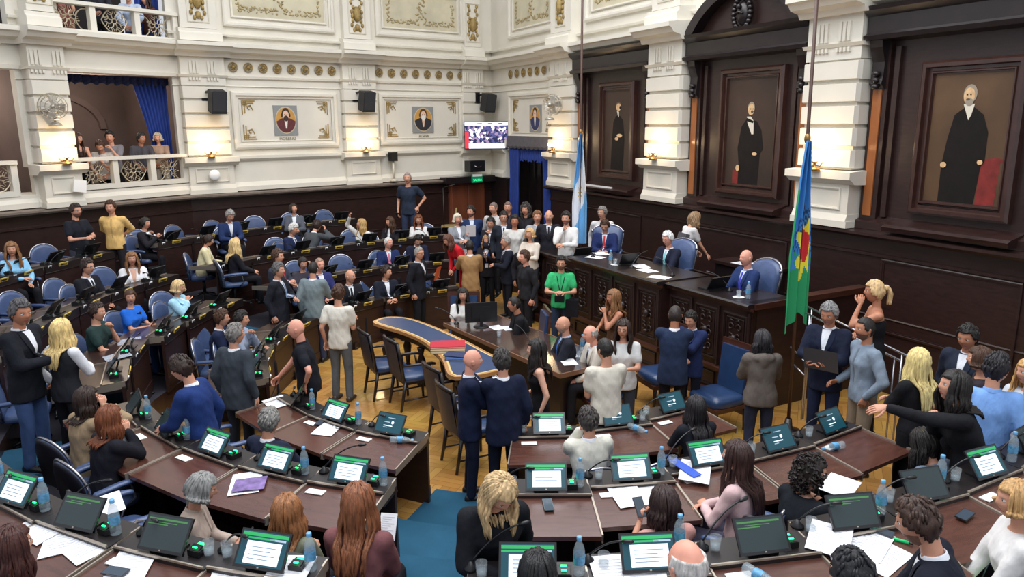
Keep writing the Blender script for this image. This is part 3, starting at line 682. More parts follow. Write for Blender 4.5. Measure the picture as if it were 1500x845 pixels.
def glass_proto():
    mb = MB(); mb.lathe([(.026, 0), (.03, .004), (.036, .1), (.034, .1), (.029, .012), (.0, .01)], seg=16, cap=False)
    o = mb.obj('drinking_glass', glass_m); tag(o, 'glass', 'glass', 'drinking glasses'); o.location = (0, 0, -50)
    m2 = MB(); m2.lathe([(.027, .011), (.03, .045), (.0, .046)], seg=14); m2.obj('water', bottle_m, o); return Pool(o)
GLS = glass_proto()
def seatpt(th, k, x, y, z):
    r = r0(k, th); X, Y = pol(r, th); a = RAD(th)+PI/2; return (X+x*math.cos(a)-y*math.sin(a), Y+x*math.sin(a)+y*math.cos(a), TZ[k]+z)
def cardp(th, k, x, y, who):
    mb = MB(); mb.box((0, 0, .004), (.16, .075, .006)); o = mb.obj('place_card', card); o.location = seatpt(th, k, x, y, .772-(-y-.24)*.1); o.rotation_euler[2] = RAD(th)+PI/2
    tag(o, 'small white place card, '+who, 'card', 'white place cards'); return o
def sheet_of_paper(x, y, z, rz, who, w=.21, h=.297, name='paper_sheet', m=None, lines=True, tilt=0, g='loose papers'):
    mb = MB(); rows = [[(-w/2+w*i/4, -h/2+h*j/4, .002+.004*math.sin(i*1.3+j)*.5) for i in range(5)] for j in range(5)]; mb.sheet(rows, 0, False)
    mb.add([(-w/2, -h/2, 0), (w/2, -h/2, 0), (w/2, h/2, 0), (-w/2, h/2, 0)], [(0, 3, 2, 1)], 0)
    if lines:
        for q in range(9): mb.box((-.01*(q % 3), h*.36-q*h*.08, .0052), (w*.72-.02*(q % 3), .003, .0006), None, 1)
    o = mb.obj(name, [m or paper, mat('print_grey', (198, 200, 206), .7)]); o.location = (x, y, z); o.rotation_euler = (tilt, 0, rz)
    tag(o, who, 'paper', g if name == 'paper_sheet' else None); return o
def phone(x, y, z, rz, who, c=(30, 32, 38)):
    mb = MB(); mb.box((0, 0, .005), (.075, .155, .008)); root = mb.obj('smartphone', mat('phone_%d' % c[0], c, .25, coat=.3)); m2 = MB(); m2.box((0, 0, .0095), (.068, .145, .0012)); m2.obj('screen', mat('phone_screen', (60, 72, 84), .12), root)
    root.location = (x, y, z); root.rotation_euler[2] = rz; tag(root, who, 'phone'); return root
# ---- swivel chair ----
def chair_proto():
    root = empty('swivel_chair', (0, 0, -50), 0, 'chair', 'chair', 'blue leather swivel chairs')
    mb = MB(); rs = []
    for q, (x, z) in enumerate(((.0, .40), (.0, .41), (.0, .46), (.0, .485))):
        s = (.9, 1, 1, .88)[q]; rs.append([Vector((.25*s*math.copysign(abs(math.cos(t))**.5, math.cos(t)), .24*s*math.copysign(abs(math.sin(t))**.5, math.sin(t)), z)) for t in [2*PI*i/24 for i in range(24)]])
    mb.rings(rs); mb.obj('seat', leather, root)
    def backpts(sc, off):
        out = []
        for i in range(25):
            t = PI*i/24; u = -math.cos(t); x = .27*sc*u*(1 if t else 1); z = .42+.5*sc*(math.sin(t)**.45 if 0 < i < 24 else 0); x = x*(.8+.2*min(1, (z-.42)/.3))
            out.append((x, z))
        return out
    mb = MB(); prof = backpts(1, 0)
    def P(x, z, d): return Vector((x, -.25-.12*(z-.42)+.35*x*x*2+d, z))
    rings = []
    for sc, d in ((.9, .035), (1.0, .02), (1.0, -.02), (.92, -.035)):
        rings.append([P(x*sc, .42+(z-.42)*(sc if sc < 1 else 1), d) for x, z in backpts(1, 0)])
    mb.rings(rings); nb = len(mb.f); mb.m = [1 if (i >= 50 and i != nb-2) else 0 for i in range(nb)]; mb.obj('backrest', [leather, mat('chair_back_shell', (30, 32, 42), .4, var=.2)], root)
    mb = MB(); mb.tube([P(x*1.02, .42+(z-.42)*1.02, 0) for x, z in prof], .014, 6); mb.obj('metal_rim', chrome, root)
    for sx in (-1, 1):
        mb = MB(); rs = []
        for y, w, z in ((-.22, .02, .64), (-.2, .035, .655), (0, .04, .665), (.14, .04, .66), (.2, .03, .65), (.22, .015, .64)):
            rs.append([Vector((sx*.29+w*math.cos(2*PI*i/10), y, z+.022*math.sin(2*PI*i/10))) for i in range(10)])
        mb.rings(rs); a = mb.obj('armrest', leather, root)
        m2 = MB(); m2.tube([(sx*.28, -.25, .56), (sx*.29, -.2, .635), (sx*.29, .1, .64), (sx*.3, .13, .5), (sx*.25, .06, .42)], .013, 6); m2.obj('arm_support', chrome, a)
    mb = MB(); mb.lathe([(.03, .1), (.03, .4)], seg=10)
    for k in range(5):
        t = 2*PI*k/5; mb.tube([(0, 0, .12), (.26*math.cos(t), .26*math.sin(t), .05)], [.025, .015], 6); mb.sphere((.27*math.cos(t), .27*math.sin(t), .03), .028, 7, 5)
    mb.obj('swivel_base', black, root)
    return Pool(root)
CHAIR = chair_proto()
# ================= build the rows =================
# heading: 0 = away from the camera, 90 = to the right (clockwise); seats are (row, theta, spec)
seq = {
 0: [('far', [116, 128, 140.5, 151]), ('mid', [165, 177, 189, 200.5]), ('left', [223, 234, 245.5]), ('right', [271.3, 284, 297])],
 1: [('far', [111.6, 120.1, 129, 138, 147]), ('mid', [167, 175.5, 184, 194, 204]), ('left', [220.7, 229, 237, 244.8, 252.3]), ('right', [269.6, 277.4, 285.6, 294.3, 302.8])],
 2: [('far', [108.1, 114.7, 121.4, 128, 135, 142.2, 149.7]), ('mid', [164.2, 171.4, 178.6, 185.4, 192.3, 199.5]), ('left', [219, 225.5, 231.8, 237.9, 243.7, 249.7, 255.3]), ('right', [268.2, 274.1, 280.3, 286.5, 292.9, 299.2, 305.6])],
 3: [('far', [121.4, 127, 132.7, 138.4, 144, 149.7]), ('mid', [162.3, 167.7, 173.1, 177, 182.5, 188, 193.6, 199])]}
rowname = ['front row', 'second row', 'third row', 'back row']
secname = {'far': 'far arc beyond the blue table', 'mid': 'left arc', 'left': 'block left of blue-carpet aisle', 'right': 'block right of blue-carpet aisle'}
def ordn(i, n, words=('first', 'second', 'third', 'fourth', 'fifth', 'sixth', 'seventh', 'eighth')): return words[i]
SEAT = {}
for k, secs in seq.items():
    for sec, ths in secs:
        n = len(ths)
        for i, th in enumerate(ths):
            dl = (ths[i]-ths[i-1]) if i else (ths[1]-ths[0]); dr = (ths[i+1]-ths[i]) if i < n-1 else (ths[i]-ths[i-1]); dth = (dl+dr)/2
            near = sec in ('left', 'right')
            if sec in ('left',): who = '%s, %s from the aisle in the left block' % (rowname[k], ordn(n-1-i, n))
            elif sec == 'right': who = '%s, %s from the aisle in the right block' % (rowname[k], ordn(i, n))
            elif sec == 'far': who = '%s of the far arc, %s from its right end' % (rowname[k], ordn(i, n))
            else: who = '%s of the left arc, %s from the far end' % (rowname[k], ordn(i, n))
            SEAT[(k, round(th))] = who
            lab = {'left': 'dark wooden desk, ', 'right': 'dark wooden desk, ', 'far': 'wooden desk, ', 'mid': 'wooden desk, '}[sec]+who
            desk(th, k, dth*.995, near, endL=(i == n-1), endR=(i == 0), label=lab)
            yaw = RAD(th)+PI/2
            if near: continue
            p = seatpt(th, k, -.04, -.14, .795); (TAB['off']).put(p, yaw, 'black tablet seen from behind, '+who)
            if (i+k) % 2 == 0 or sec == 'mid': CON[1 if (sec == 'mid' and k < 2) else 0].put(seatpt(th, k, .25, -.12, .80), yaw, 'small black voting console, '+who)
            if (i*3+k) % 4 != 1: MIC['s'].put(seatpt(th, k, .16, -.08, .80), yaw+PI*(.9 if i % 2 else .1), 'black gooseneck microphone, '+who)
# ---- near seats, from the photo: (row, theta, tablet, console x, bottle(x,y)|None, glass|None, mic, card) ----
near = [
 (0, 223, 'dim', 1, (.27, -.12), None, 's', 0, -35), (0, 234, 'doc', 1, (.3, -.1), None, 's', 1, 0), (0, 245.5, 'logo', 1, None, None, 's', 1, 0),
 (0, 271.3, 'doc', 1, None, (-.27, -.14), 's', 1, 0), (0, 284, 'logo', 1, None, (.31, -.13), 'l', 1, 0), (0, 297, 'logo', 0, None, (-.32, -.12), 's', 1, 0),
 (1, 220.7, 'off', 1, (.26, -.1), None, 's', 1, -10), (1, 229, 'off', 1, (.28, -.1), None, 's', 1, -8), (1, 237, 'doc', 1, None, None, 's', 1, 0), (1, 244.8, 'doc', 1, (.27, -.12), None, 's', 1, 0), (1, 252.3, 'doc', 1, (.29, -.12), None, 'l', 1, 0),
 (1, 269.6, 'doc', 1, (.28, -.1), (-.27, -.14), 's', 0, 0), (1, 277.4, 'doc', 1, (.28, -.1), (-.26, -.12), 's', 1, 0), (1, 285.6, 'doc', 0, None, (-.3, -.12), 'l', 1, 0), (1, 294.3, 'logo', 0, None, (-.26, -.12), 's', 0, 0), (1, 302.8, 'logo', 0, None, (-.27, -.12), 's', 1, 0),
 (2, 231.8, 'off', 0, (.3, -.12), None, 's', 1, 0), (2, 237.9, 'doc', 1, (.28, -.12), None, 's', 0, 8), (2, 243.7, 'dim', 1, (.28, -.12), None, 'l', 0, 8), (2, 249.7, 'dim', 1, None, (.29, -.12), 's', 1, 4), (2, 255.3, 'doc', 1, (.29, -.12), (-.28, -.12), 's', 0, 0),
 (2, 268.2, 'doc', 1, (.3, -.1), (-.27, -.14), 'l', 0, 0), (2, 274.1, 'doc', 1, (.24, .02), (-.26, -.13), 's', 0, 0), (2, 280.3, 'dim', 1, None, (-.27, -.1), 'l', 1, 0), (2, 286.5, 'dim', 1, (.3, -.08), (-.3, -.14), 's', 0, -8), (2, 292.9, 'off', 1, (.27, -.08), (-.26, -.1), 's', 0, -8), (2, 299.2, 'doc', 0, None, (-.27, -.1), 's', 1, -6), (2, 305.6, 'off', 0, (-.3, -.15), (.2, -.1), 's', 1, 0)]
tabtxt = {'doc': 'tablet with lit white document page, ', 'logo': 'tablet showing white logo on teal, ', 'dim': 'tablet with dim grey screen, ', 'off': 'dark tablet, '}
for k, th, tk, con, bt, gl, mk, cd, tw in near:
    yaw = RAD(th)+PI/2; who = SEAT[(k, round(th))]; who = who.replace(' in the left block', ', left block').replace(' in the right block', ', right block')
    TAB[tk].put(seatpt(th, k, .0, -.16, .798), yaw+RAD(tw), tabtxt[tk]+who)
    CON[con].put(seatpt(th, k, .21, -.12, .802), yaw, ('voting console with glowing green light, ' if con else 'unlit black voting console, ')+who)
    MIC[mk].put(seatpt(th, k, -.3 if gl is None or gl[0] > 0 else -.34, -.06, .804), yaw+(PI*.1 if mk == 'l' else -.4), 'gooseneck microphone, '+who)
    if bt: BOT.put(seatpt(th, k, bt[0], bt[1], .802), 0, 'blue-capped water bottle standing, '+who)
    if gl: GLS.put(seatpt(th, k, gl[0], gl[1], .802), 0, 'clear drinking glass, '+who)
    if cd: cardp(th, k, -.22, -.33, who)
# ================= papers, phones and lying bottles on the near desks =================
def surf(x, y):                         # height and slope direction of the desk surface under a plan point
    r = math.hypot(x-CX, y-CY); th = math.degrees(math.atan2(y-CY, x-CX)) % 360
    for k in (3, 2, 1, 0):
        d = r-r0(k, th)
        if -.05 <= d: return TZ[k]+(.77-.09*(d-.24) if d > .24 else .803), th
    return .77, th
def on(px, py, z):
    for _ in range(12): x, y = at(px, py, z); z = .5*z+.5*(surf(x, y)[0]+.002)
    return x, y, z
NL = [0]
def rest(o, x, y, rz, lift=0):          # lay a thing flat on the sloping desktop
    z, th = surf(x, y); a = RAD(th)+PI/2; NL[0] = (NL[0]+1) % 6
    o.location = (x, y, z+.003+NL[0]*.0015+lift); o.rotation_euler = (Rz(a) @ Rx(.09) @ Rz(rz-a)).to_euler(); return o
def lie(px, py, z, rz, who):
    x, y, z = on(px, py, z); BOT.put((x, y, z+.035), rot=(PI/2, 0, rz), label=who)
for (px, py, z, rz, t) in [
    (155, 740, 1.42, .6, 'white paper with corner raised beside tilted grey tablet, bottom left'), (95, 790, 1.340, .35, 'large white printed paper under dim tablet, bottom left corner'),
    (125, 800, 1.345, .9, 'white page fanned over the bottom left papers'), (60, 775, 1.340, 1.055, 'white sheet at the far left of the bottom left stack'),
    (193, 828, 1.340, .1, 'printed page at bottom edge below the dim green tablet'), (340, 838, 1.340, .2, 'white page at bottom edge left of the bright tablet'), (420, 842, 1.340, -.1, 'white page at bottom edge below the bright tablet'),
    (360, 708, 1.055, .2, 'white page under the purple picture'), (482, 627, 0.760, -.3, 'white notepad under eyeglasses in the front row'), (405, 590, 0.790, .6, 'white sheet beside the turned tablet in front row'),
    (918, 725, 1.055, .25, 'white page left of open notebook in right block'), (948, 722, 1.055, .1, 'white page right side of open notebook in right block'), (1018, 692, 1.065, -.3, 'white page beside blue folder near pink blouse woman'),
    (1230, 712, 1.065, -.7, 'bright white page beside the curly-haired woman'), (1215, 790, 1.340, -.5, 'white page leftmost of the scattered stack, bottom right'), (1240, 800, 1.343, -.2, 'white page in the middle of the scattered stack'),
    (1270, 795, 1.346, -.7, 'white page rightmost of the scattered stack'), (1252, 828, 1.349, -.45, 'white page lowest of the scattered stack'), (1290, 815, 1.352, -.9, 'white page held down by the suited man at right'),
    (900, 842, 1.340, .1, 'white page at bottom edge left of bald man'), (945, 845, 1.343, -.1, 'second white page at bottom edge behind the bald head')]:
    x, y, z = on(px, py, z); rest(sheet_of_paper(x, y, z, rz, t, .25, .35), x, y, rz)
x, y, z = on(366, 712, 1.061); o = sheet_of_paper(x, y, z, .15, 'purple printed picture lying on white page', .26, .2, 'printed_picture', mat('purple_print', (118, 96, 150), .5, var=.5, scale=14), False); rest(o, x, y, .15, .012)
for px, py, z, rz, t in [(190, 500, 1.085, -1.1, 'newspaper pages beside boy in dark green on left arc'), (172, 522, 1.085, -.9, 'folded newspaper at the near end of left arc desk')]:
    x, y, z = on(px, py, z); rest(sheet_of_paper(x, y, z, rz, t, .3, .3, 'newspaper', mat('newsprint', (150, 156, 168), .7, var=.4, scale=30)), x, y, rz)
lie(572, 648, 0.810, 1.45, 'water bottle lying on its side, front row desk by the aisle')
lie(921, 626, 0.800, .75, 'water bottle lying on front row desk right of white blazer man')
lie(1235, 656, 1.075, -1.2, 'water bottle lying at the right end of the second row')
lie(1090, 838, 1.340, .6, 'water bottle lying at the bottom edge right of bald man')
x, y, z = on(803, 742, 1.075); rest(phone(x, y, z, .1, 'smartphone lying on desk right of the blonde in black', (70, 96, 100)), x, y, .1, .01)
x, y, z = on(470, 620, 0.780); rest(phone(x, y, z, -.3, 'black smartphone lying on the white notepad'), x, y, -.3, .01)
x, y, z = on(1413, 758, 1.36); rest(phone(x, y, z, -.9, 'black smartphone lying on the desk at far right'), x, y, -.9, .01)
x, y, z = on(1290, 782, 1.36); rest(phone(x, y, z, .9, 'dark grey phone left of the green marker', (48, 48, 54)), x, y, .9, .01)
x, y, z = on(170, 842, 1.36); rest(phone(x, y, z, 1.3, 'dark phone at the bottom edge beside printed page', (44, 46, 56)), x, y, 1.3, .01)
x, y, z = on(200, 640+100, 1.44); 
mb = MB(); mb.tube([(-.06, 0, .01), (.06, 0, .01)], .011, 8); x, y, z = on(1316, 793, 1.36); o = mb.obj('highlighter_pen', mat('marker_green', (20, 190, 110), .4, emit=.1)); o.location = (x, y, z); o.rotation_euler[2] = -.6; m2 = MB(); m2.tube([(.06, 0, .01), (.085, 0, .01)], .008, 8); m2.obj('pen_cap', black, o); tag(o, 'green highlighter pen beside the suited man at right', 'pen')
mb = MB(); mb.tube([(-.07, 0, .008), (.07, 0, .008)], .005, 6); x, y, z = on(70, 670, 1.43)
o = mb.obj('pen', black); x, y, z = on(500, 628, 0.790); o.location = (x, y, z+.012); tag(o, 'dark pen lying on the white notepad', 'pen')
mb = MB(); mb.box((0, 0, .004), (.09, .3, .008)); x, y, z = on(1003, 688, 1.055); o = mb.obj('folder', mat('folder_blue', (40, 84, 190), .5)); o.location = (x, y, z); rest(o, x, y, .55, .014); tag(o, 'blue folder beside the woman in pink blouse', 'folder')
# eyeglasses on the notepad
mb = MB()
for s in (-1, 1): mb.tube([(s*.033+.024*math.cos(2*PI*q/12), .02*math.sin(2*PI*q/12), .012) for q in range(12)], .0022, 4, closed=True); mb.tube([(s*.057, 0, .012), (s*.05, .12, .006)], .0022, 4)
x, y, z = on(492, 627, 0.800); o = mb.obj('eyeglasses', black); o.location = (x, y, z); o.rotation_euler[2] = -.7; tag(o, 'thin eyeglasses lying on the white notepad', 'eyeglasses')
# ================= centre: crescent table, books, armchairs =================
def smooth(pts, n=6, closed=False):
    P = [Vector(p) for p in pts]; out = []; N = len(P)
    for i in range(N if closed else N-1):
        p0 = P[(i-1) % N] if closed or i else P[i]; p1 = P[i]; p2 = P[(i+1) % N]; p3 = P[(i+2) % N] if closed or i < N-2 else p2
        for k in range(n):
            t = k/n; out.append(.5*((2*p1)+(p2-p0)*t+(2*p0-5*p1+4*p2-p3)*t*t+(3*p1-p0-3*p2+p3)*t**3))
    if not closed: out.append(P[-1])
    return out
H = .8
far_e = [(-2.3, 12.0), (-2.12, 12.3), (-1.75, 12.22), (-1.32, 11.75), (-.8, 11.0), (-.38, 10.3), (-.05, 9.6)]
near_e = [(-.75, 9.2), (-.98, 9.95), (-1.3, 10.75), (-1.68, 11.3), (-2.1, 11.72)]
out = [(p.x, p.y) for p in smooth([Vector((a, b, 0)) for a, b in far_e+near_e], 4, True)]
cen = (sum(p[0] for p in out)/len(out), sum(p[1] for p in out)/len(out))
def inset(pts, d):
    r = []; n = len(pts)
    for i in range(n):
        a, b = Vector(pts[i-1]), Vector(pts[(i+1) % n]); t = (b-a).normalized(); nn = Vector((t.y, -t.x)); r.append((pts[i][0]+nn.x*d, pts[i][1]+nn.y*d))
    return r
t1 = empty('crescent_table', (cen[0], cen[1], 0), 0, 'crescent-shaped wooden table with blue leather top in the centre', 'table')
L = lambda pts: [(p[0]-cen[0], p[1]-cen[1]) for p in pts]
mb = MB(); mb.prism(L(out), H-.05, H); mb.obj('tabletop', mat('golden_rim', (176, 128, 78), .3, coat=.3), t1)
s = 1
mb = MB(); mb.prism(L(inset(out, .07)), H-.01, H+.004); mb.obj('leather_inlay', leather2, t1)
mb = MB(); mb.prism(L(inset(out, .045)), H-.01, H+.002); mb.obj('gilt_border', mat('gold_line', (214, 186, 120), .4), t1)
mb = MB(); mb.prism(L(inset(out, .1)), H-.18, H-.05); mb.obj('apron', woodb, t1)
for (px, py) in ((-1.9, 11.85), (-1.25, 11.2), (-.62, 10.1), (-.45, 9.55)):
    for d in (-.16, .16):
        mb = MB(); mb.lathe([(.07, 0), (.08, .03), (.03, .1), (.05, .25), (.07, .4), (.035, .5), (.06, .6), (.06, .62)], (px-cen[0]+d, py-cen[1]+d*.6, 0), 12)
        mb.obj('turned_leg', woodb, t1)
def book(px, py, z, sz, rz, c, who, name='book'):
    x, y = at(px, py, z); mb = MB(); mb.box((0, 0, sz[2]/2), (sz[0]-.01, sz[1]-.01, sz[2]-.008)); r = mb.obj(name, mat('page_block', (216, 204, 176), .7)); r.location = (x, y, z); r.rotation_euler[2] = rz
    m2 = MB(); m2.box((0, 0, sz[2]-.003), (sz[0], sz[1], .006)); m2.box((0, 0, .003), (sz[0], sz[1], .006)); m2.box((-sz[0]/2, 0, sz[2]/2), (.006, sz[1], sz[2])); m2.obj('cover', mat('cover_%d_%d' % (c[0], c[2]), c, .5), r); tag(r, who, 'book')
book(657, 513, H+.005, (.48, .34, .045), -.0, (150, 132, 100), 'thick tan book under the red book')
book(656, 506, H+.05, (.5, .33, .03), .08, (178, 30, 52), 'large red book lying on the crescent table')
book(673, 524, H+.005, (.36, .26, .02), -.1, (40, 74, 128), 'blue folder beside the red book'); book(668, 520, H+.026, (.3, .22, .014), -.3, (30, 44, 84), 'dark blue book on top of the blue folder')
def armchair(name='armchair'):
    root = empty(name, (0, 0, -50), 0, '', 'chair')
    dk = mat('chair_leather_back', (52, 50, 58), .45, var=.2, scale=14)
    mb = MB(); rs = [[Vector((sx*(.24*q)+0, .24*q*sy, z)) for sx, sy in ((-1, -1), (0, -1.02), (1, -1), (1.02, 0), (1, 1), (0, 1.04), (-1, 1), (-1.02, 0))] for q, z in ((.96, .42), (1, .43), (1, .48), (.9, .505))]
    mb.rings(rs); mb.obj('seat', leather2, root)
    mb = MB(); B = lambda x, z: Vector((x, -.24-.16*(z-.45)-.06*(1-(x/.25)**2), z))
    n = 8
    for sd, dd in ((0, .025), (1, -.02)):
        mb.sheet([[B(-.23+.46*i/n, .5+.5*j/6+.03*(1-((i-n/2)/(n/2))**2)*(j/6))+Vector((0, dd, 0)) for i in range(n+1)] for j in range(7)], sd)
    mb.obj('backrest_upholstery', [leather2, dk], root)
    mb = MB()
    for sx in (-1, 1): mb.tube([B(sx*.24, .46), B(sx*.25, .75), B(sx*.255, 1.02)], .022, 6)
    mb.tube([B(-.255+.51*i/8, 1.02+.035*(1-((i-4)/4)**2)) for i in range(9)], .022, 6); mb.tube([B(-.24, .5), B(.24, .5)], .02, 6); mb.obj('back_frame', woodb, root)
    for sx in (-1, 1):
        for y, yb in ((.21, .23), (-.22, -.3)):
            mb = MB(); mb.tube([(sx*.22, y, .43), (sx*.22, (y+yb)/2, .2), (sx*.225, yb, 0)], [.026, .022, .018], 6); mb.obj('leg', woodb, root)
        mb = MB(); mb.tube([(sx*.225, .21, .16), (sx*.225, -.25, .16)], .012, 5); mb.obj('stretcher', woodb, root)
        mb = MB(); mb.tube([B(sx*.25, .68), (sx*.28, -.05, .68), (sx*.28, .16, .67), (sx*.27, .22, .65)], [.016, .02, .024, .02], 6); mb.tube([(sx*.27, .14, .66), (sx*.25, .16, .46)], .016, 6); mb.obj('armrest', woodb, root)
    mb = MB(); mb.box((0, 0, .41), (.46, .46, .05)); mb.obj('seat_frame', woodb, root)
    return Pool(root)
ARM = armchair()
for px, py, hd, lab in ((567, 532, 62, 'farthest left dark-backed armchair at the crescent table'), (606, 545, 60, 'second dark-backed armchair at the crescent table, blue seat in full view'),
                        (668, 590, 58, 'third armchair, brown back toward camera, left of the embracing men'), (690, 622, 62, 'nearest armchair partly behind the bald embracing man')):
    x, y = at(px, py, .48); ARM.put((x, y, 0), -RAD(hd), lab, 'dark-backed armchairs at the crescent table')
# ---- glass-topped long table ----
A = Vector((-1.12, 11.9, 0)); B_ = Vector((.62, 9.3, 0)); u = (B_-A).normalized(); nrm = Vector((-u.y, u.x, 0)); 
TF = Fr((A.x, A.y), (u.x, u.y)); TF.n = nrm; TF.R = Matrix((TF.u, TF.n, Vector((0, 0, 1)))).transposed(); TL = (B_-A).length; TWd = 1.0
t2 = empty('long_table', (0, 0, 0), 0, 'long table with reflective glass top where officials sit', 'table')
mb = MB(); TF.box(mb, 0, TL, 0, TWd, .74, .79); mb.obj('tabletop', mat('polished_dark', (62, 46, 40), .12, var=.2, coat=.8), t2)
mb = MB(); TF.box(mb, -.01, TL+.01, -.01, .012, .735, .795); TF.box(mb, -.01, TL+.01, TWd-.012, TWd+.01, .735, .795); TF.box(mb, TL-.01, TL+.012, 0, TWd, .735, .795); mb.obj('table_edge', mat('table_edge_brown', (120, 86, 66), .35), t2)
mb = MB(); TF.box(mb, .1, TL-.1, .08, TWd-.08, .1, .74); mb.obj('cabinet_body', woodb, t2); mb = MB(); TF.box(mb, .05, TL-.05, .03, TWd-.03, 0, .1); mb.obj('plinth', woodb, t2)
def put2(s, d): return TF(s, d, .79)
mon = empty('desktop_monitor', tuple(put2(.55, .38)), math.atan2(u.y, u.x)+PI/2+.5, 'black computer monitor seen from behind on the long table', 'monitor')
mon.rotation_euler[2] = RAD(190)
mb = MB(); mb.box((0, 0, .24), (.52, .03, .32)); mb.box((0, .02, .24), (.3, .03, .2)); mb.obj('display_back', black, mon); mb = MB(); mb.box((0, .03, .1), (.05, .03, .2)); mb.obj('stand_neck', black, mon)
mb = MB(); mb.lathe([(.13, 0), (.12, .012), (.03, .02)], seg=16); mb.obj('stand_base', black, mon); mb = MB(); mb.add([(-.245, -.016, .1), (.245, -.016, .1), (.245, -.016, .39), (-.245, -.016, .39)], [(0, 1, 2, 3)]); mb.obj('screen', scr_dark, mon)
for s, d, rz, t in ((.75, .55, .5, 'white paper in front of the black-suited man at the long table'), (.9, .7, .2, 'second paper under the folded hands at the long table'), (2.2, .75, 1, 'papers before the bald man with blue tie'), (2.55, .6, .4, 'paper sheet before the beige-suited man'), (2.8, .4, .2, 'small note at the near end of the long table')):
    p = put2(s, d); sheet_of_paper(p.x, p.y, .792, rz, t, .2, .26)
for s, d, t in ((2.62, .78, 'glass of water nearest the beige-suited man'), (2.75, .62, 'drinking glass at the near end of the long table'), (1.2, .3, 'glass in middle of long table'), (2.0, .35, 'glass before woman in black tank top')):
    p = put2(s, d); GLS.put((p.x, p.y, .79), 0, t)
p = put2(2.5, .88); BOT.put((p.x, p.y, .79), 0, 'blue-capped bottle beside the beige-suited man on long table')
for s, d, t, rz in ((.15, .15, 'microphone pointing left beside the monitor', 2.9), (1.9, .4, 'microphone in front of woman in black tank top', 2.2)):
    p = put2(s, d); MIC['l'].put((p.x, p.y, .79), rz, t)
# small decorative red-and-gold tray piece on the table
# ================= podium =================
PF = Fr((3.25, 9.85), (-.47, .883), -1)
def podium():
    root = empty('presiding_podium', (3.25, 9.85, 0), 0, 'tall carved dark wooden podium of the presiding officers', 'podium')
    mb = MB()
    secs = [(0, 1.72, 0., 1.58), (1.72, 4.2, .16, 1.6), (4.2, 6.1, 0.0, 1.5)]
    for a, b, d, h in secs: PF.box(mb, a, b, -.1, d, 0, h-.05)
    PF.box(mb, -.0, .1, -2.2, 0, 0, 1.5); mb.obj('front_wall', wood, root).location = -root.location
    for a, b, d, h in secs:
        m2 = MB(); PF.mould(m2, a-.03, b+.03, [(-.75, h-.06), (d+.1, h-.06), (d+.13, h-.02), (d+.1, h), (-.75, h)]); o = m2.obj('desktop', woodb, root); o.location = -root.location
        m3 = MB(); PF.mould(m3, a-.03, b+.03, [(d, h-.12), (d+.06, h-.1), (d+.06, h-.06), (d, h-.06)]); PF.mould(m3, a, b, [(d, .45), (d+.05, .47), (d+.05, .52), (d, .54)]); PF.mould(m3, a-.02, b+.02, [(d, 0), (d+.07, 0), (d+.07, .14), (d, .17)])
        m3.obj('moulding', woodm, root).location = -root.location
    m2 = MB(); PF.box(m2, -.06, .12, -2.3, .0, 1.5, 1.58); m2.obj('side_ledge', woodm, root).location = -root.location
    for a, b, d, h in secs:
        n = int(round((b-a)/.57)); w = (b-a)/n
        for i in range(n):
            c = a+w*(i+.5); m4 = MB(); PF.frame(m4, c-w/2+.06, c+w/2-.06, .62, h-.2, .035, d, d+.035); PF.frame(m4, c-w/2+.12, c+w/2-.12, .66, h-.26, .02, d, d+.02)
            for q in range(3):                            # carved foliage scrolls
                z = .78+q*.2
                for sx in (-1, 1): m4.tube([PF(c+sx*(.075-.055*math.cos(t)*(1-t/8)), d+.02, z+.07*math.sin(t)*(1-t/8)) for t in [w_*.55 for w_ in range(11)]], .011, 5); m4.tube([PF(c+sx*.02, d+.02, z+.09), PF(c+sx*.08, d+.03, z+.12), PF(c+sx*.1, d+.02, z+.07)], [.012, .012, .004], 5)
            m4.sphere(PF(c, d+.03, 1.02), (.05, .05, .07), 8, 6); m4.sphere(PF(c, d+.03, .74), (.05, .045, .03), 8, 5)
            PF.box(m4, c-w/2+.05, c-w/2+.02, d, d+.03, .55, h-.15)
            m4.obj('carved_panel', mat('carved_dark', (44, 30, 28), .4, coat=.15), root).location = -root.location
            m5 = MB(); PF.frame(m5, c-w/2+.07, c+w/2-.07, .2, .42, .025, d, d+.025); m5.obj('lower_panel', woodb, root).location = -root.location
podium()
mb = MB(); PF.box(mb, 0, 6.1, -2.35, -.09, 0, .8); PF.box(mb, 6.1, 6.5, -2.6, -.1, 0, .4); PF.box(mb, 6.5, 6.9, -2.6, -.1, 0, .2)
struct(mb.obj('floor_podium_platform', tiercarpet))
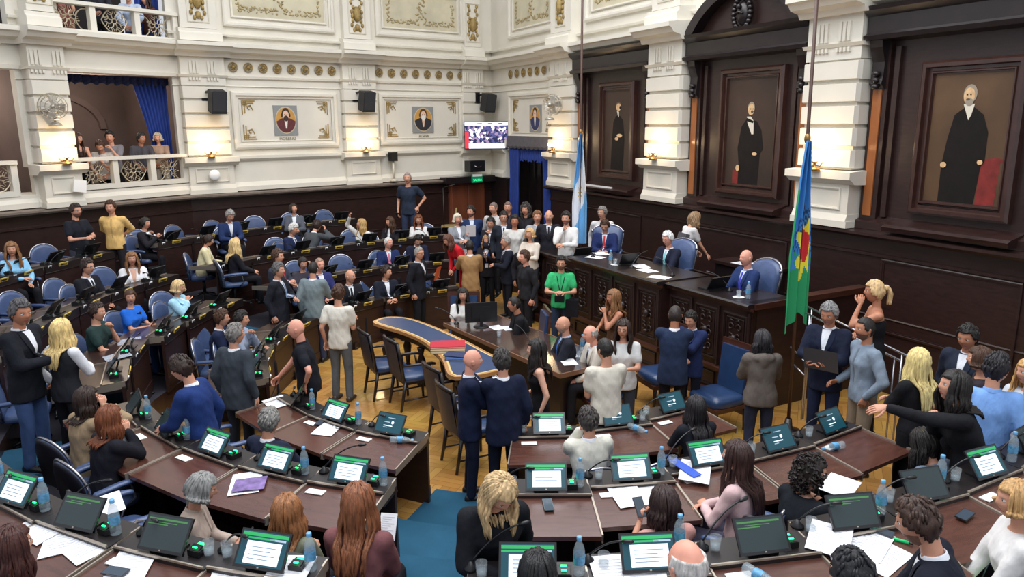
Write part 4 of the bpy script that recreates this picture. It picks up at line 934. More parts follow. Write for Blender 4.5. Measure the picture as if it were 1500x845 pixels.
def highback(name='high_back_chair'):
    root = empty(name, (0, 0, -50), 0, '', 'chair')
    mb = MB(); rs = [[Vector((.27*q*math.copysign(abs(math.cos(t))**.6, math.cos(t)), .26*q*math.copysign(abs(math.sin(t))**.6, math.sin(t)), z)) for t in [2*PI*i/20 for i in range(20)]] for q, z in ((.95, .42), (1, .44), (1, .5), (.88, .53))]
    mb.rings(rs); mb.obj('seat', leather, root)
    prof = [(-.24, .45), (-.27, .7), (-.31, .95), (-.3, 1.07), (-.2, 1.15), (0, 1.19), (.2, 1.15), (.3, 1.07), (.31, .95), (.27, .7), (.24, .45)]
    ps = [Vector((p.x, -.26-.16*(p.z-.45)+.5*p.x*p.x, p.z)) for p in smooth([Vector((x, 0, z)) for x, z in prof], 3)]
    mb = MB(); c = Vector((0, 0, .8)); mb.rings([[c+(p-c)*s_+Vector((0, d, 0)) for p in ps] for s_, d in ((.88, .035), (.97, .02), (.97, -.02), (.88, -.035))]); mb.obj('backrest', leather, root)
    mb = MB(); mb.tube(ps, .018, 6); 
    for sx in (-1, 1): mb.sphere((sx*.31, -.29, 1.06), .03, 8, 6)
    mb.obj('metal_rim', chrome, root)
    for sx in (-1, 1): mb = MB(); mb.tube([(sx*.29, -.24, .7), (sx*.32, 0, .72), (sx*.31, .2, .7), (sx*.28, .2, .5)], .022, 6); mb.obj('armrest', leather, root)
    mb = MB(); mb.lathe([(.26, 0), (.25, .05), (.05, .1), (.04, .42)], seg=14); mb.obj('pedestal_base', black, root)
    return Pool(root)
HB = highback()
# objects on the podium
def pfx(px, d):                         # run along the podium under the image column px
    m = ray(px, 400); m = m[0]/m[1]; O = PF(0, d, 0); return (O.x-m*O.y)/(m*PF.u.y-PF.u.x)
def ph(s): return 1.58 if s < 1.72 else (1.6 if s < 4.2 else 1.5)
for px, d, rz, t in ((880, -.42, .3, 'white papers held before the secretary in navy jacket'), (872, -.12, .9, 'white papers lying on podium at the secretary’s left'), (938, -.3, .2, 'white papers in front of the presiding white-haired man'), (966, .02, .9, 'thick white papers on podium right of the presiding man'), (948, -.15, .5, 'paper at presiding man’s right hand')):
    s_ = pfx(px, d); h = ph(s_); p = PF(s_, d, h); sheet_of_paper(p.x, p.y, h+.002, rz, t, .24, .33)
for px, d, t in ((822, -.1, 'bottle on left end of podium by the flag'), (829, -.1, 'second bottle on left end of podium'), (894, .02, 'water bottle on podium before the reading secretary'), (1098, -.16, 'water bottle on podium in front of blue-suited man')):
    s_ = pfx(px, d); h = ph(s_); p = PF(s_, d, h); BOT.put((p.x, p.y, h), 0, t)
for px, d, t in ((901, -.0, 'glass on a saucer before the reading secretary'), (1084, -.1, 'glass on saucer before blue-suited man'), (838, -.1, 'glass on left end of the podium')):
    s_ = pfx(px, d); h = ph(s_); p = PF(s_, d, h); GLS.put((p.x, p.y, h+.008), 0, t)
    mb = MB(); mb.lathe([(.0, 0), (.07, .002), (.085, .01), (.07, .006), (0, .006)], seg=18, cap=False); o = mb.obj('saucer', card); o.location = (p.x, p.y, h+.001); tag(o, 'white saucer under the '+t.split(' on ')[0]+(' near '+t.split(' ')[-1]), 'saucer', 'saucers on the podium')
def laptop(p, h, rz, t):
    root = empty('podium_screen', (p.x, p.y, h), rz, t, 'screen'); mb = MB(); mb.box((0, 0, .012), (.36, .25, .02)); mb.obj('screen_base', black, root); mb = MB(); mb.box((0, .12, .11), (.36, .015, .22), Rx(RAD(-30))); mb.obj('display_back', black, root)
PA = math.atan2(.883, -.47)+PI/2
for px, d, t in ((1045, -.2, 'black slanted screen before the blue-suited man on podium'), (915, -.2, 'black slanted screen between secretary and presiding man'), (848, -.2, 'black slanted screen left of the secretary on podium')):
    s_ = pfx(px, d); laptop(PF(s_, d, 0), ph(s_), PA, t)
for px, d, rz, k, t in ((925, -.1, .6, 'l', 'long thin microphone rising toward the presiding man'), (985, -.25, 2.2, 'l', 'microphone right of the presiding man'), (868, -.1, 0, 's', 'short microphone left of the secretary’s papers'), (1070, -.3, 2.5, 'l', 'microphone before blue-suited man on podium')):
    s_ = pfx(px, d); p = PF(s_, d, ph(s_)); MIC[k].put((p.x, p.y, ph(s_)), rz, t)
# side table behind the presiding man
st = empty('side_cabinet', (0, 0, 0), 0, 'low dark cabinet against the wall behind the podium', 'cabinet'); mb = MB(); RW.box(mb, .9, 2.1, .14, .6, .8, 1.5); mb.obj('cabinet_body', woodb, st); mb = MB(); RW.box(mb, .85, 2.15, .12, .64, 1.5, 1.55); mb.obj('cabinet_top', wood, st)
p = RW(1.6, .45, 0); sheet_of_paper(p.x, p.y, 1.555, .5, 'white stack of pages under the standing woman’s hands', .3, .25); p = RW(1.25, .45, 0); sheet_of_paper(p.x, p.y, 1.555, .3, 'small paper at right end of the low cabinet', .14, .1)
# ---- blue armchairs on the floor before the podium ----
WCH = empty('upholstered_armchair', (0, 0, -50), 0, '', 'chair')
mb = MB(); rs = [[Vector((.29*q*math.copysign(abs(math.cos(t))**.4, math.cos(t)), .28*q*math.copysign(abs(math.sin(t))**.4, math.sin(t)), z)) for t in [2*PI*i/24 for i in range(24)]] for q, z in ((.95, .36), (1, .38), (1, .45), (.9, .49), (.5, .5))]
mb.rings(rs); mb.obj('seat', leather2, WCH)
mb = MB(); mb.box((0, -.28, .78), (.46, .06, .58), Rx(RAD(6))); mb.obj('backrest', leather2, WCH)
mb = MB(); mb.box((0, -.315, .8), (.56, .04, .68), Rx(RAD(6))); mb.box((0, 0, .34), (.58, .56, .06)); mb.obj('wooden_frame', woodm, WCH)
for sx in (-1, 1):
    for y in (-.25, .24): mb = MB(); mb.tube([(sx*.26, y, .36), (sx*.26, y*1.05, 0)], [.03, .018], 6); mb.obj('leg', woodb, WCH)
WCH = Pool(WCH)
for px, py, hd, t in ((1050, 575, -118+360, 'blue upholstered armchair right of the hugging men, before the podium'), (968, 543, 250, 'blue-seated chair behind the hugging men’s left side')):
    x, y = at(px, py, .48); WCH.put((x, y, 0), -RAD(hd), t, 'blue upholstered armchairs before the podium')
# ================= flags =================
def flag(x, y, ztop, lean, z0, z1, w0, w1, label, colfun, mats, name='flag', hang=0.0, base=0):
    root = empty('flagpole', (x, y, base), 0, label, 'flag'); mb = MB()
    top = Vector((lean[0], lean[1], ztop-base)); mb.tube([(0, 0, 0), tuple(top)], .022, 8); mb.obj('pole', mat('pole_brown', (74, 48, 40), .4), root)
    mb = MB(); mb.lathe([(.18, 0), (.18, .03), (.06, .06), (.04, .2)], seg=16); mb.obj('pole_stand', woodb, root)
    mb = MB(); P = lambda z: Vector((0, 0, 0)).lerp(top, (z-base)/(ztop-base)); mb.sphere(P(z0)+Vector((0, 0, .02)), (.04, .04, .07), 8, 6); mb.obj('brass_cap', brass, root)
    NI, NJ = 60, 90; mb = MB(); vs = []
    for j in range(NJ+1):
        t = j/NJ; z = z0+(z1-z0)*t; w = w0+(w1-w0)*min(1, t*1.6)**.8
        for i in range(NI+1):
            s = i/NI; ph = s*5.5*PI
            p = P(z)+Vector((-w*.55+w*s, -.05-.05*(1-.5*t)*math.sin(ph+.5*t), 0))
            p.x += .02*math.cos(ph)*t; p.z = z-base+hang*(abs(s-.62)-.3)*max(0, t-.7)/.3
            vs.append(p)
    for j in range(NJ):
        for i in range(NI):
            a = j*(NI+1)+i; mb.f.append((a, a+1, a+NI+2, a+NI+1)); mb.m.append(colfun(i/NI, j/NJ)); mb.sm.append(True)
    mb.v = [tuple(v) for v in vs]; mb.obj('cloth', mats, root); return root
ar = [mat('flag_blue', (108, 172, 222), .8, var=.1, scale=4), mat('flag_white', (228, 232, 238), .8), mat('flag_sun', (196, 164, 78), .7)]
def arg(s, t):                                            # light blue, white, light blue, folded; sun in the white
    q = t+(s-.5)*.45
    if q < .33 or q > .72: return 0
    dx, dy = (s-.5)*.3, (t-.52)*1.0
    r = math.hypot(dx*2.2, dy*1.2); a = math.atan2(dy, dx)
    if r < .075+.03*math.cos(8*a): return 2
    return 1
x0, y0 = 1.3, 14.5
flag(x0+.02, y0, 7.4, (.0, 0), 3.78, 1.68, .04, .3, 'light blue and white national flag with sun hanging beside the podium', arg, ar, base=.0)
ba = [mat('pflag_blue', (60, 132, 200), .8), mat('pflag_green', (38, 150, 96), .8), mat('pflag_yellow', (236, 220, 60), .75), mat('pflag_red', (200, 44, 48), .75), mat('pflag_dark', (34, 70, 120), .8)]
def bue(s, t):
    dx, dy = (s-.62)*.55, (t-.57)*1.0; r = math.hypot(dx, dy*.95); a = math.atan2(dy, dx)
    if abs((s-.6)+.9*(t-.56)) < .17 and abs((t-.555)-.15*(s-.6)) < .085: return 3
    if r < .15+.045*math.cos(7*a+.6): return 2
    if r < .215 and (int((a+3.3)*5)+int(r*60)) % 2 == 0: return 4 if t < .6 else 1
    if s < .1 and t > .25: return 1
    return 0 if t < .69+.03*math.sin(a*5) else 1
flag(3.6, 9.2, 6.6, (-.06, .0), 3.76, 1.5, .05, .3, 'blue and green provincial flag with yellow sun and red shape, hanging by podium', bue, ba, hang=-.45, base=0)
# ---- metal stair rails right of the podium ----
def rails():
    r = None
    for i, (p, q) in enumerate((((1183, 449, 1.75), (1330, 522, 1.5)), ((1180, 458, 1.68), (1318, 528, 1.4)), ((1158, 508, 1.0), (1200, 552, .75)), ((1160, 532, .8), (1182, 553, .7)))):
        a = at(*p); b = at(*q); mb = MB(); mb.tube([(a[0], a[1], p[2]), (b[0], b[1], q[2])], .014, 6)
        if r is None: r = mb.obj('stair_rail', chrome); tag(r, 'polished metal stair rails descending right of the podium', 'railing')
        else: mb.obj('rail_bar', chrome, r)
        if i < 2:
            for t in (.05, .95):
                m2 = MB(); x, y, z = a[0]+(b[0]-a[0])*t, a[1]+(b[1]-a[1])*t, p[2]+(q[2]-p[2])*t; m2.tube([(x, y, z), (x, y, .3)], .012, 6); m2.obj('rail_post', chrome, r)
rails()
# ================= wall equipment =================
def speaker(F, a, z, d, label):
    root = empty('wall_loudspeaker', tuple(F(a, d+.35, z)), math.atan2(F.u.y, F.u.x), label, 'loudspeaker', 'black wall loudspeakers')
    mb = MB(); R = Rx(RAD(14)); mb.box((.03, 0, 0), (.34, .3, .5), R); mb.obj('cabinet', mat('speaker_black', (34, 35, 38), .6), root)
    mb = MB(); mb.box((.03, -.155, 0), (.3, .012, .46), R); mb.obj('grille', mat('grille_grey', (48, 49, 54), .8, bump=.5, bscale=300), root)
    mb = MB(); mb.tube([(-.12, .3, .22), (-.1, .1, .24), (0, 0, .2)], .03, 6); mb.box((-.14, .32, .15), (.14, .05, .3)); mb.obj('bracket', black, root)
speaker(LB[3], .68, 4.5, .12, 'black loudspeaker on the pilaster right of the lower gallery'); speaker(LB[5], .5, 4.55, .12, 'black loudspeaker on pilaster between the two oval portraits'); speaker(LB[7], .3, 4.55, .1, 'black loudspeaker in the corner above the television')
tv = empty('television', tuple(LB[6](3.2, .75, 3.63)), math.atan2(LB[6].u.y, LB[6].u.x)-.62, 'wall-mounted television showing a crowded hall, in the corner', 'television')
mb = MB(); mb.box((0, .02, 0), (1.36, .05, .78)); mb.obj('casing', black, tv); mb = MB()
m, nt, b = nodes('tv_picture'); tc = nt.nodes.new('ShaderNodeTexCoord'); vo = nt.nodes.new('ShaderNodeTexVoronoi'); vo.inputs['Scale'].default_value = 16; nt.links.new(tc.outputs['Object'], vo.inputs[0])
rp = nt.nodes.new('ShaderNodeValToRGB'); rp.color_ramp.interpolation = 'CONSTANT'
rp.color_ramp.elements[0].color = srgb((18, 24, 62)); rp.color_ramp.elements[1].position = .75; rp.color_ramp.elements[1].color = srgb((220, 220, 235))
e = rp.color_ramp.elements.new(.4); e.color = srgb((60, 62, 110)); e = rp.color_ramp.elements.new(.6); e.color = srgb((130, 110, 140))
nt.links.new(vo.outputs['Color'], rp.inputs[0]); nt.links.new(rp.outputs[0], b.inputs['Emission Color']); nt.links.new(rp.outputs[0], b.inputs['Base Color']); b.inputs['Emission Strength'].default_value = .9
Q = lambda x0, x1, z0, z1, mi, d: mb.add([(x0, d, z0), (x1, d, z0), (x1, d, z1), (x0, d, z1)], [(0, 1, 2, 3)], mi)
Q(-.66, .66, -.37, .37, 0, -.006); Q(-.66, .5, -.37, -.22, 1, -.008); Q(-.66, -.55, -.37, .1, 2, -.009); Q(-.66, .66, .28, .37, 1, -.008)
for k in range(3): Q(-.3+k*.3, -.16+k*.3, .31, .345, 3, -.01)
mb.obj('screen', [m, mat('tv_white', (235, 240, 250), .3, emit=.9), mat('tv_red', (200, 50, 60), .3, emit=.7), mat('tv_navy', (30, 40, 80), .3, emit=.3)], tv)
mb = MB(); mb.tube([(0, .05, 0), (.1, .5, .1)], .03, 6); mb.obj('wall_bracket', black, tv)
# loudspeaker box and exit sign below the television
F = LB[6]
o = empty('stage_monitor', tuple(F(2.9, .5, 2.75)), math.atan2(F.u.y, F.u.x), 'black box loudspeaker with white handle above the exit sign', 'loudspeaker')
mb = MB(); mb.box((0, 0, 0), (.52, .3, .32)); mb.obj('cabinet', black, o); mb = MB(); mb.tube([(-.12, -.16, .02), (-.05, -.18, -.02), (.06, -.18, -.02), (.12, -.16, .02)], .012, 5); mb.obj('handle', chrome, o)
mb = MB(); mb.box((0, 0, 0), (.36, .05, .24)); mb.box((0, -.005, .09), (.34, .045, .07), None, 1); p = F(2.93, .56, 2.4); o = mb.obj('exit_sign', [mat('exit_green', (16, 120, 84), .4, emit=.25), card]); o.location = p; o.rotation_euler[2] = math.atan2(F.u.y, F.u.x)
tag(o, 'green exit sign reading SALIDA below the black speaker box', 'sign'); t = text('SALIDA', F(2.93, .592, 2.35), .095, mat('exit_text', (60, 235, 150), .4, emit=.8), F, 'sign_text'); t.parent = o; t.matrix_parent_inverse = Matrix.Translation(o.location).inverted() @ Matrix.Identity(4)
t.matrix_parent_inverse = (Matrix.Translation(p) @ Matrix.Rotation(math.atan2(F.u.y, F.u.x), 4, 'Z')).inverted()
mb = MB(); mb.box((0, 0, .1), (.2, .16, .24)); root = mb.obj('box_speaker', black); root.location = F(.35, .25, 3.0); root.rotation_euler[2] = math.atan2(F.u.y, F.u.x); m2 = MB(); m2.tube([(0, 0, 0), (0, 0, -.55)], .03, 8); m2.lathe([(.12, -.56), (.03, -.5)], seg=12); m2.obj('stand', plaster2, root); tag(root, 'small black box on white stand right of the middle sconce', 'loudspeaker')
def fan(F, a, d, z, rz, label):
    root = empty('wall_fan', tuple(F(a, d+.3, z)), math.atan2(F.u.y, F.u.x)+rz, label, 'fan', 'wall fans'); fm = mat('fan_metal', (190, 184, 172), .35, metal=.6)
    mb = MB()
    for r, y in ((.25, 0), (.25, .06), (.2, -.05), (.12, -.07), (.2, .1)): mb.tube([(r*math.cos(2*PI*q/24), y, r*math.sin(2*PI*q/24)) for q in range(24)], .006, 4, closed=True)
    for q in range(18):
        t = 2*PI*q/18; mb.tube([(.04*math.cos(t), -.08, .04*math.sin(t)), (.2*math.cos(t), -.05, .2*math.sin(t)), (.25*math.cos(t), .03, .25*math.sin(t)), (.1*math.cos(t), .12, .1*math.sin(t))], .004, 4)
    mb.obj('cage', fm, root); mb = MB(); mb.sphere((0, .02, 0), .05, 10, 8)
    for q in range(4):
        t = PI/2*q; R = Ry(t); mb.add([R @ Vector(v) for v in ((.03, .0, -.05), (.2, .03, -.09), (.22, -.02, .05), (.04, -.01, .04))], [(0, 1, 2, 3)])
    mb.obj('blades', fm, root); mb = MB(); mb.sphere((0, .16, 0), (.07, .1, .07), 10, 8); mb.tube([(0, .18, -.03), (0, .2, -.28), (.0, .3, -.32)], .02, 6); mb.lathe([(.12, -.36), (.1, -.32), (.03, -.28)], (0, .2, 0), 14); mb.obj('motor_and_bracket', fm, root)
fan(LB[1], .22, .3, 4.35, -.5, 'metal wall fan on the big pilaster left of the lower gallery'); fan(RW, 8.1, .25, 4.4, .6, 'metal wall fan beside the small blue-suited portrait')
mb = MB(); mb.sphere((0, 0, 0), (.13, .06, .13), 18, 10); o = mb.obj('round_wifi_unit', card); o.location = LB[3](.55, .3, 2.83); o.rotation_euler[2] = math.atan2(LB[3].u.y, LB[3].u.x); tag(o, 'round white device on pedestal right of the lower gallery', 'device')
mb = MB(); mb.box((0, 0, 0), (.25, .04, .24), Ry(.15)); o = mb.obj('wall_router', card); o.location = LB[1](.62, .42, 2.8); o.rotation_euler[2] = math.atan2(LB[1].u.y, LB[1].u.x); tag(o, 'white square device on the big pilaster pedestal', 'device')
# ---- wall lamps: warm light on the pilasters ----
lampglass = mat('lamp_glass', (255, 226, 176), .4, emit=6); 
def sconce(F, a, d, label, z=3.38, pw=13):
    p = F(a, d+.2, z); root = empty('wall_lamp', tuple(p), math.atan2(F.u.y, F.u.x), label, 'lamp', 'lit wall lamps on the pilasters')
    mb = MB(); mb.lathe([(.09, -.14), (.07, -.1), (.02, -.08), (.02, -.03), (.06, .0)], seg=12); mb.tube([(0, 0, -.06), (0, .16, -.08)], .014, 6)
    for sx in (-1, 1): mb.tube([(0, 0, -.05), (sx*.1, 0, -.07), (sx*.15, 0, 0)], .01, 5)
    mb.obj('brass_arm', brass, root); mb = MB()
    for sx in (-1, 0, 1): mb.lathe([(.02, .0), (.035, .03), (.045, .08), (.05, .1)], (sx*.14, 0, .0), 10, cap=True)
    mb.obj('glass_shade', lampglass, root)
    l = bpy.data.lights.new('lamp_light', 'POINT'); l.energy = pw; l.color = (1, .7, .38); l.shadow_soft_size = .12
    o = bpy.data.objects.new('lamp_light', l); COL.objects.link(o); o.location = F(a, d+.34, z+.16)
sconce(LB[1], .4, .3, 'lit wall lamp on the big pilaster left of the lower gallery'); sconce(LB[3], .5, .16, 'lit wall lamp on pilaster right of the lower gallery'); sconce(LB[5], .5, .16, 'lit wall lamp between the two oval portraits')
sconce(RW, 8.4, .2, 'lit wall lamp just left of the national flag'); sconce(RW, 4.17, .3, 'lit wall lamp between the darkest and the arched portraits'); sconce(RW, .14, .3, 'lit wall lamp on pilaster right of the provincial flag')
# ---- folding chairs and microphone stands at the back ----
def foldc():
    root = empty('folding_chair', (0, 0, -50), 0, '', 'chair'); tan = mat('tan_vinyl', (178, 156, 104), .5)
    mb = MB(); mb.box((0, 0, .45), (.4, .4, .05)); mb.obj('seat', tan, root); mb = MB(); mb.box((0, -.24, .82), (.42, .04, .26), Rx(RAD(8))); mb.obj('backrest', tan, root)
    mb = MB()
    for sx in (-1, 1): mb.tube([(sx*.21, -.26, .92), (sx*.21, .22, 0)], .012, 6); mb.tube([(sx*.21, .18, .44), (sx*.21, -.24, 0)], .012, 6)
    mb.obj('folding_frame', chrome, root); return Pool(root)
FC = foldc()
for px, hd, t in ((628, 190, 'left tan folding chair at the back under the microphone stands'), (658, 185, 'right tan folding chair, left of the blond woman in grey')):
    x, y = at(px, 328, 1.1); FC.put((x, y, .6), -RAD(hd), t, 'tan folding chairs at the back')
def stand(px, py, ztop, t):
    x, y = at(px, py, ztop); r = empty('microphone_stand', (x, y, .6), 0, t, 'stand'); mb = MB(); mb.tube([(0, 0, 0), (0, 0, ztop-.6)], .014, 6); mb.obj('pole', black, r); mb = MB(); mb.tube([(0, 0, ztop-.6), (.35, -.1, ztop-.5)], .012, 6); mb.obj('boom', black, r); mb = MB()
    for k in range(3): mb.tube([(0, 0, .1), (.25*math.cos(k*2.1), .25*math.sin(k*2.1), 0)], .012, 5)
    mb.obj('tripod', black, r)
stand(625, 262, 2.3, 'tall thin microphone stand right of the bald man at back'); stand(649, 275, 2.2, 'thin microphone stand above the folding chairs')
# ================= figures =================
def V3(*a): return Vector(a)
def tcap(mb, a, b, ra, rb, seg=10, flat=1.0, fdir=None):      # tapered closed limb segment
    a, b = Vector(a), Vector(b); t = b-a; L = t.length
    if L < 1e-6: return
    t = t/L; up = Vector(fdir) if fdir is not None else (Vector((0, 1, 0)) if abs(t.y) < .8 else Vector((1, 0, 0)))
    p = (up-t*up.dot(t)).normalized(); q = t.cross(p); rs = []
    for s in (-.96, -.6, 0): rs.append((a+t*(s*ra), ra*math.sqrt(max(0.02, 1-s*s))))
    for s in (.33, .66): rs.append((a.lerp(b, s), ra+(rb-ra)*s))
    for s in (0, .6, .96): rs.append((b+t*(s*rb), rb*math.sqrt(max(0.02, 1-s*s))))
    mb.rings([[c+p*(r*flat*math.cos(2*PI*k/seg))+q*(r*math.sin(2*PI*k/seg)) for k in range(seg)] for c, r in rs])
def eloft(mb, secs, seg=18):                                   # (centre, rx, ry, R) elliptical sections
    rs = []
    for c, rx, ry, R in secs:
        rs.append([Vector(c)+R @ Vector((rx*math.copysign(abs(math.cos(t))**.85, math.cos(t)), ry*math.copysign(abs(math.sin(t))**.9, math.sin(t)), 0)) for t in [2*PI*k/seg for k in range(seg)]])
    mb.rings(rs)
def remesh(mb, vox, smooth=4):
    me = mb.mesh('tmp', []); o = bpy.data.objects.new('tmp', me); COL.objects.link(o)
    m = o.modifiers.new('r', 'REMESH'); m.mode = 'VOXEL'; m.voxel_size = vox; m.use_smooth_shade = True
    s = o.modifiers.new('s', 'SMOOTH'); s.factor = .6; s.iterations = smooth
    dg = bpy.context.evaluated_depsgraph_get(); ev = o.evaluated_get(dg); m2 = bpy.data.meshes.new_from_object(ev)
    n = len(m2.vertices); v = np.empty(n*3); m2.vertices.foreach_get('co', v); f = [tuple(p.vertices) for p in m2.polygons]
    bpy.data.objects.remove(o); bpy.data.meshes.remove(me); bpy.data.meshes.remove(m2)
    return v.reshape(-1, 3), f
# ---- head: one shaped surface with sockets, nose, lips, chin and ears ----
def head_shape(female=False, fat=0):
    NS, NR = 40, 30; vs = []; ok = lambda x, s: math.exp(-(x/s)**2)
    for j in range(1, NR):
        el = -PI/2+PI*j/NR
        for i in range(NS):
            az = 2*PI*i/NS; az = az-.28*math.sin(2*az)*0
            x, y, z = math.cos(el)*math.sin(az), math.cos(el)*math.cos(az), math.sin(el)     # y = face
            X, Y, Z = .076*x*(1+.08*fat), .096*y, .118*z
            if Z < 0:
                t = -Z/.118; X *= 1-(.30 if female else .22)*t**1.6*(1-.5*fat); 
                if Y < 0: Y *= 1-.45*t
                else: Y *= 1-.08*t
            if Y > 0:
                fx = X
                Y *= .97
                f = max(0, y)**.5
                Y += f*(.016 if female else .019)*ok(fx, .013)*(math.exp(-((Z+.018)/.016)**2)+.55*math.exp(-((Z-.004)/.018)**2))
                Y -= f*.010*(ok(fx-.031, .016)+ok(fx+.031, .016))*ok(Z-.012, .014)
                Y += f*.006*ok(abs(fx)-.026, .03)*ok(Z-.034, .012)
                Y += f*.006*ok(fx, .024)*ok(Z+.058, .013)-f*.004*ok(fx, .02)*ok(Z+.075, .007)
                Y += f*.011*ok(fx, .026)*ok(Z+.098, .018)
                Y += f*.004*(ok(fx-.045, .02)+ok(fx+.045, .02))*ok(Z+.02, .025)
            vs.append((X, Y, Z))
    fs = []
    for j in range(NR-2):
        for i in range(NS): fs.append((j*NS+i, j*NS+(i+1) % NS, (j+1)*NS+(i+1) % NS, (j+1)*NS+i))
    fs += [tuple(range(NS))[::-1], tuple(range((NR-2)*NS, (NR-1)*NS))]
    return np.array(vs), fs
HEADS = {f: head_shape(f) for f in (False, True)}
def add_head(mb, T, female, beard, hc):                        # materials: 0 skin 1 lips 2 white 3 iris 4 hair colour
    v, fs = HEADS[female]; vw = [T @ Vector(p) for p in v]; mi = []
    for f in fs:
        c = v[list(f)].mean(0); m = 0
        if c[1] > .05:
            if abs(c[0]) < .023 and -.069 < c[2] < -.050: m = 1
            if .012 < abs(c[0]) < .048 and .033 < c[2] < .042: m = 4
        if beard and c[2] < -.036 and c[1] > .0 and m != 1 and not (abs(c[0]) < .022 and c[2] > -.045 and c[1] > .05 and beard == 1 and c[2] > -.04): m = 5
        mi.append(m)
    o = len(mb.v); mb.v.extend([tuple(p) for p in vw])
    for f, m in zip(fs, mi): mb.f.append(tuple(i+o for i in f)); mb.m.append(m); mb.sm.append(True)
    for sx in (-1, 1):
        e = MB(); e.sphere((sx*.031, .0745, .012), (.0145, .0095, .0105), 10, 6, 2); e.sphere((sx*.031, .0815, .012), (.0062, .004, .0066), 8, 5, 3)
        e.tube([(sx*.018, .083, .019), (sx*.031, .087, .0245), (sx*.046, .078, .019)], .0018, 4, 3)
        e.sphere((sx*.077, -.004, -.004), (.009, .02, .031), 8, 7, 0); e.sphere((sx*.081, -.008, .006), (.007, .014, .018), 8, 6, 0)
        q = len(mb.v); mb.v.extend([tuple(T @ Vector(p)) for p in e.v])
        for f, m, s in zip(e.f, e.m, e.sm): mb.f.append(tuple(i+q for i in f)); mb.m.append(m); mb.sm.append(s)
# ---- hand: palm, four unequal curled fingers, thumb from the side; +x fingers direction, z = back of the hand, thumb to +y ----
def hand_mesh(curl):
    mb = MB(); tcap(mb, (0, 0, 0), (.03, 0, 0), .022, .028, 10, 1.2, (0, 1, 0)); 
    mb.box((.055, 0, 0), (.07, .07, .024)); tcap(mb, (.02, 0, 0), (.075, .0, 0), .026, .03, 10, 1.25, (0, 1, 0))
    v, f = [], []
    fing = [(.03, .072, .0), (.010, .08, 0), (-.011, .074, 0), (-.031, .058, 0)]
    out = MB()
    for y, L, _ in fing:
        p = Vector((.085-abs(y)*.25, y, 0)); a = 0; pts = [p-Vector((.02, 0, 0)), p]
        for k, fr in enumerate((.45, .3, .25)):
            a += curl*(.8, 1.1, .8)[k]; p = p+Vector((math.cos(a), y*.25, -math.sin(a)))*L*fr; pts.append(p)
        for q in range(len(pts)-1): tcap(out, pts[q], pts[q+1], (.011, .0105, .0095, .0085)[q], (.0105, .0098, .0088, .0078)[q], 7)
    a = .35; p = Vector((.025, .03, -.004)); q = p+Vector((.032, .028, -.006-.01*curl)); r = q+Vector((.03, .008, -.008-.015*curl)); s = r+Vector((.02, -.004*curl, -.006))
    tcap(out, p-Vector((.01, .01, 0)), q, .015, .012, 7); tcap(out, q, r, .012, .0105, 7); tcap(out, r, s, .0105, .0088, 7)
    # palm as flattened box with rounded edges
    rs = []
    for x, w, t in ((-.012, .023, .017), (.01, .029, .017), (.045, .038, .0165), (.075, .041, .014), (.088, .038, .0105)):
        rs.append([Vector((x, w*math.copysign(abs(math.cos(u))**.7, math.cos(u)), t*math.sin(u))) for u in [2*PI*k/12 for k in range(12)]])
    out.rings(rs)
    return out
HANDS = {c: hand_mesh(c) for c in (.25, .55, 1.15)}
def add_hand(mb, wrist, d, palm_n, side, curl, sc):            # d finger direction, palm_n back of hand normal
    x = Vector(d).normalized(); z = Vector(palm_n); z = (z-x*z.dot(x)).normalized() if (z-x*z.dot(x)).length > .01 else x.orthogonal().normalized(); y = z.cross(x)*side
    h = HANDS[curl]; o = len(mb.v)
    for p in h.v: mb.v.append(tuple(Vector(wrist)+(x*p[0]+y*p[1]+z*p[2])*sc))
    for f, s in zip(h.f, h.sm): mb.f.append(tuple(i+o for i in f)); mb.m.append(0); mb.sm.append(True)
def ik(sh, target, l1, l2, pole):
    d = target-sh; L = d.length; mx = (l1+l2)*.995
    if L > mx: target = sh+d*(mx/L); d = target-sh; L = mx
    L = max(L, .12); c = (l1*l1+L*L-l2*l2)/(2*l1*L); c = max(-1, min(1, c)); a = math.acos(c); t = d.normalized()
    p = Vector(pole); p = p-t*p.dot(t)
    if p.length < 1e-4: p = t.orthogonal()
    p.normalize(); return sh+t*(l1*math.cos(a))+p*(l1*math.sin(a)), target
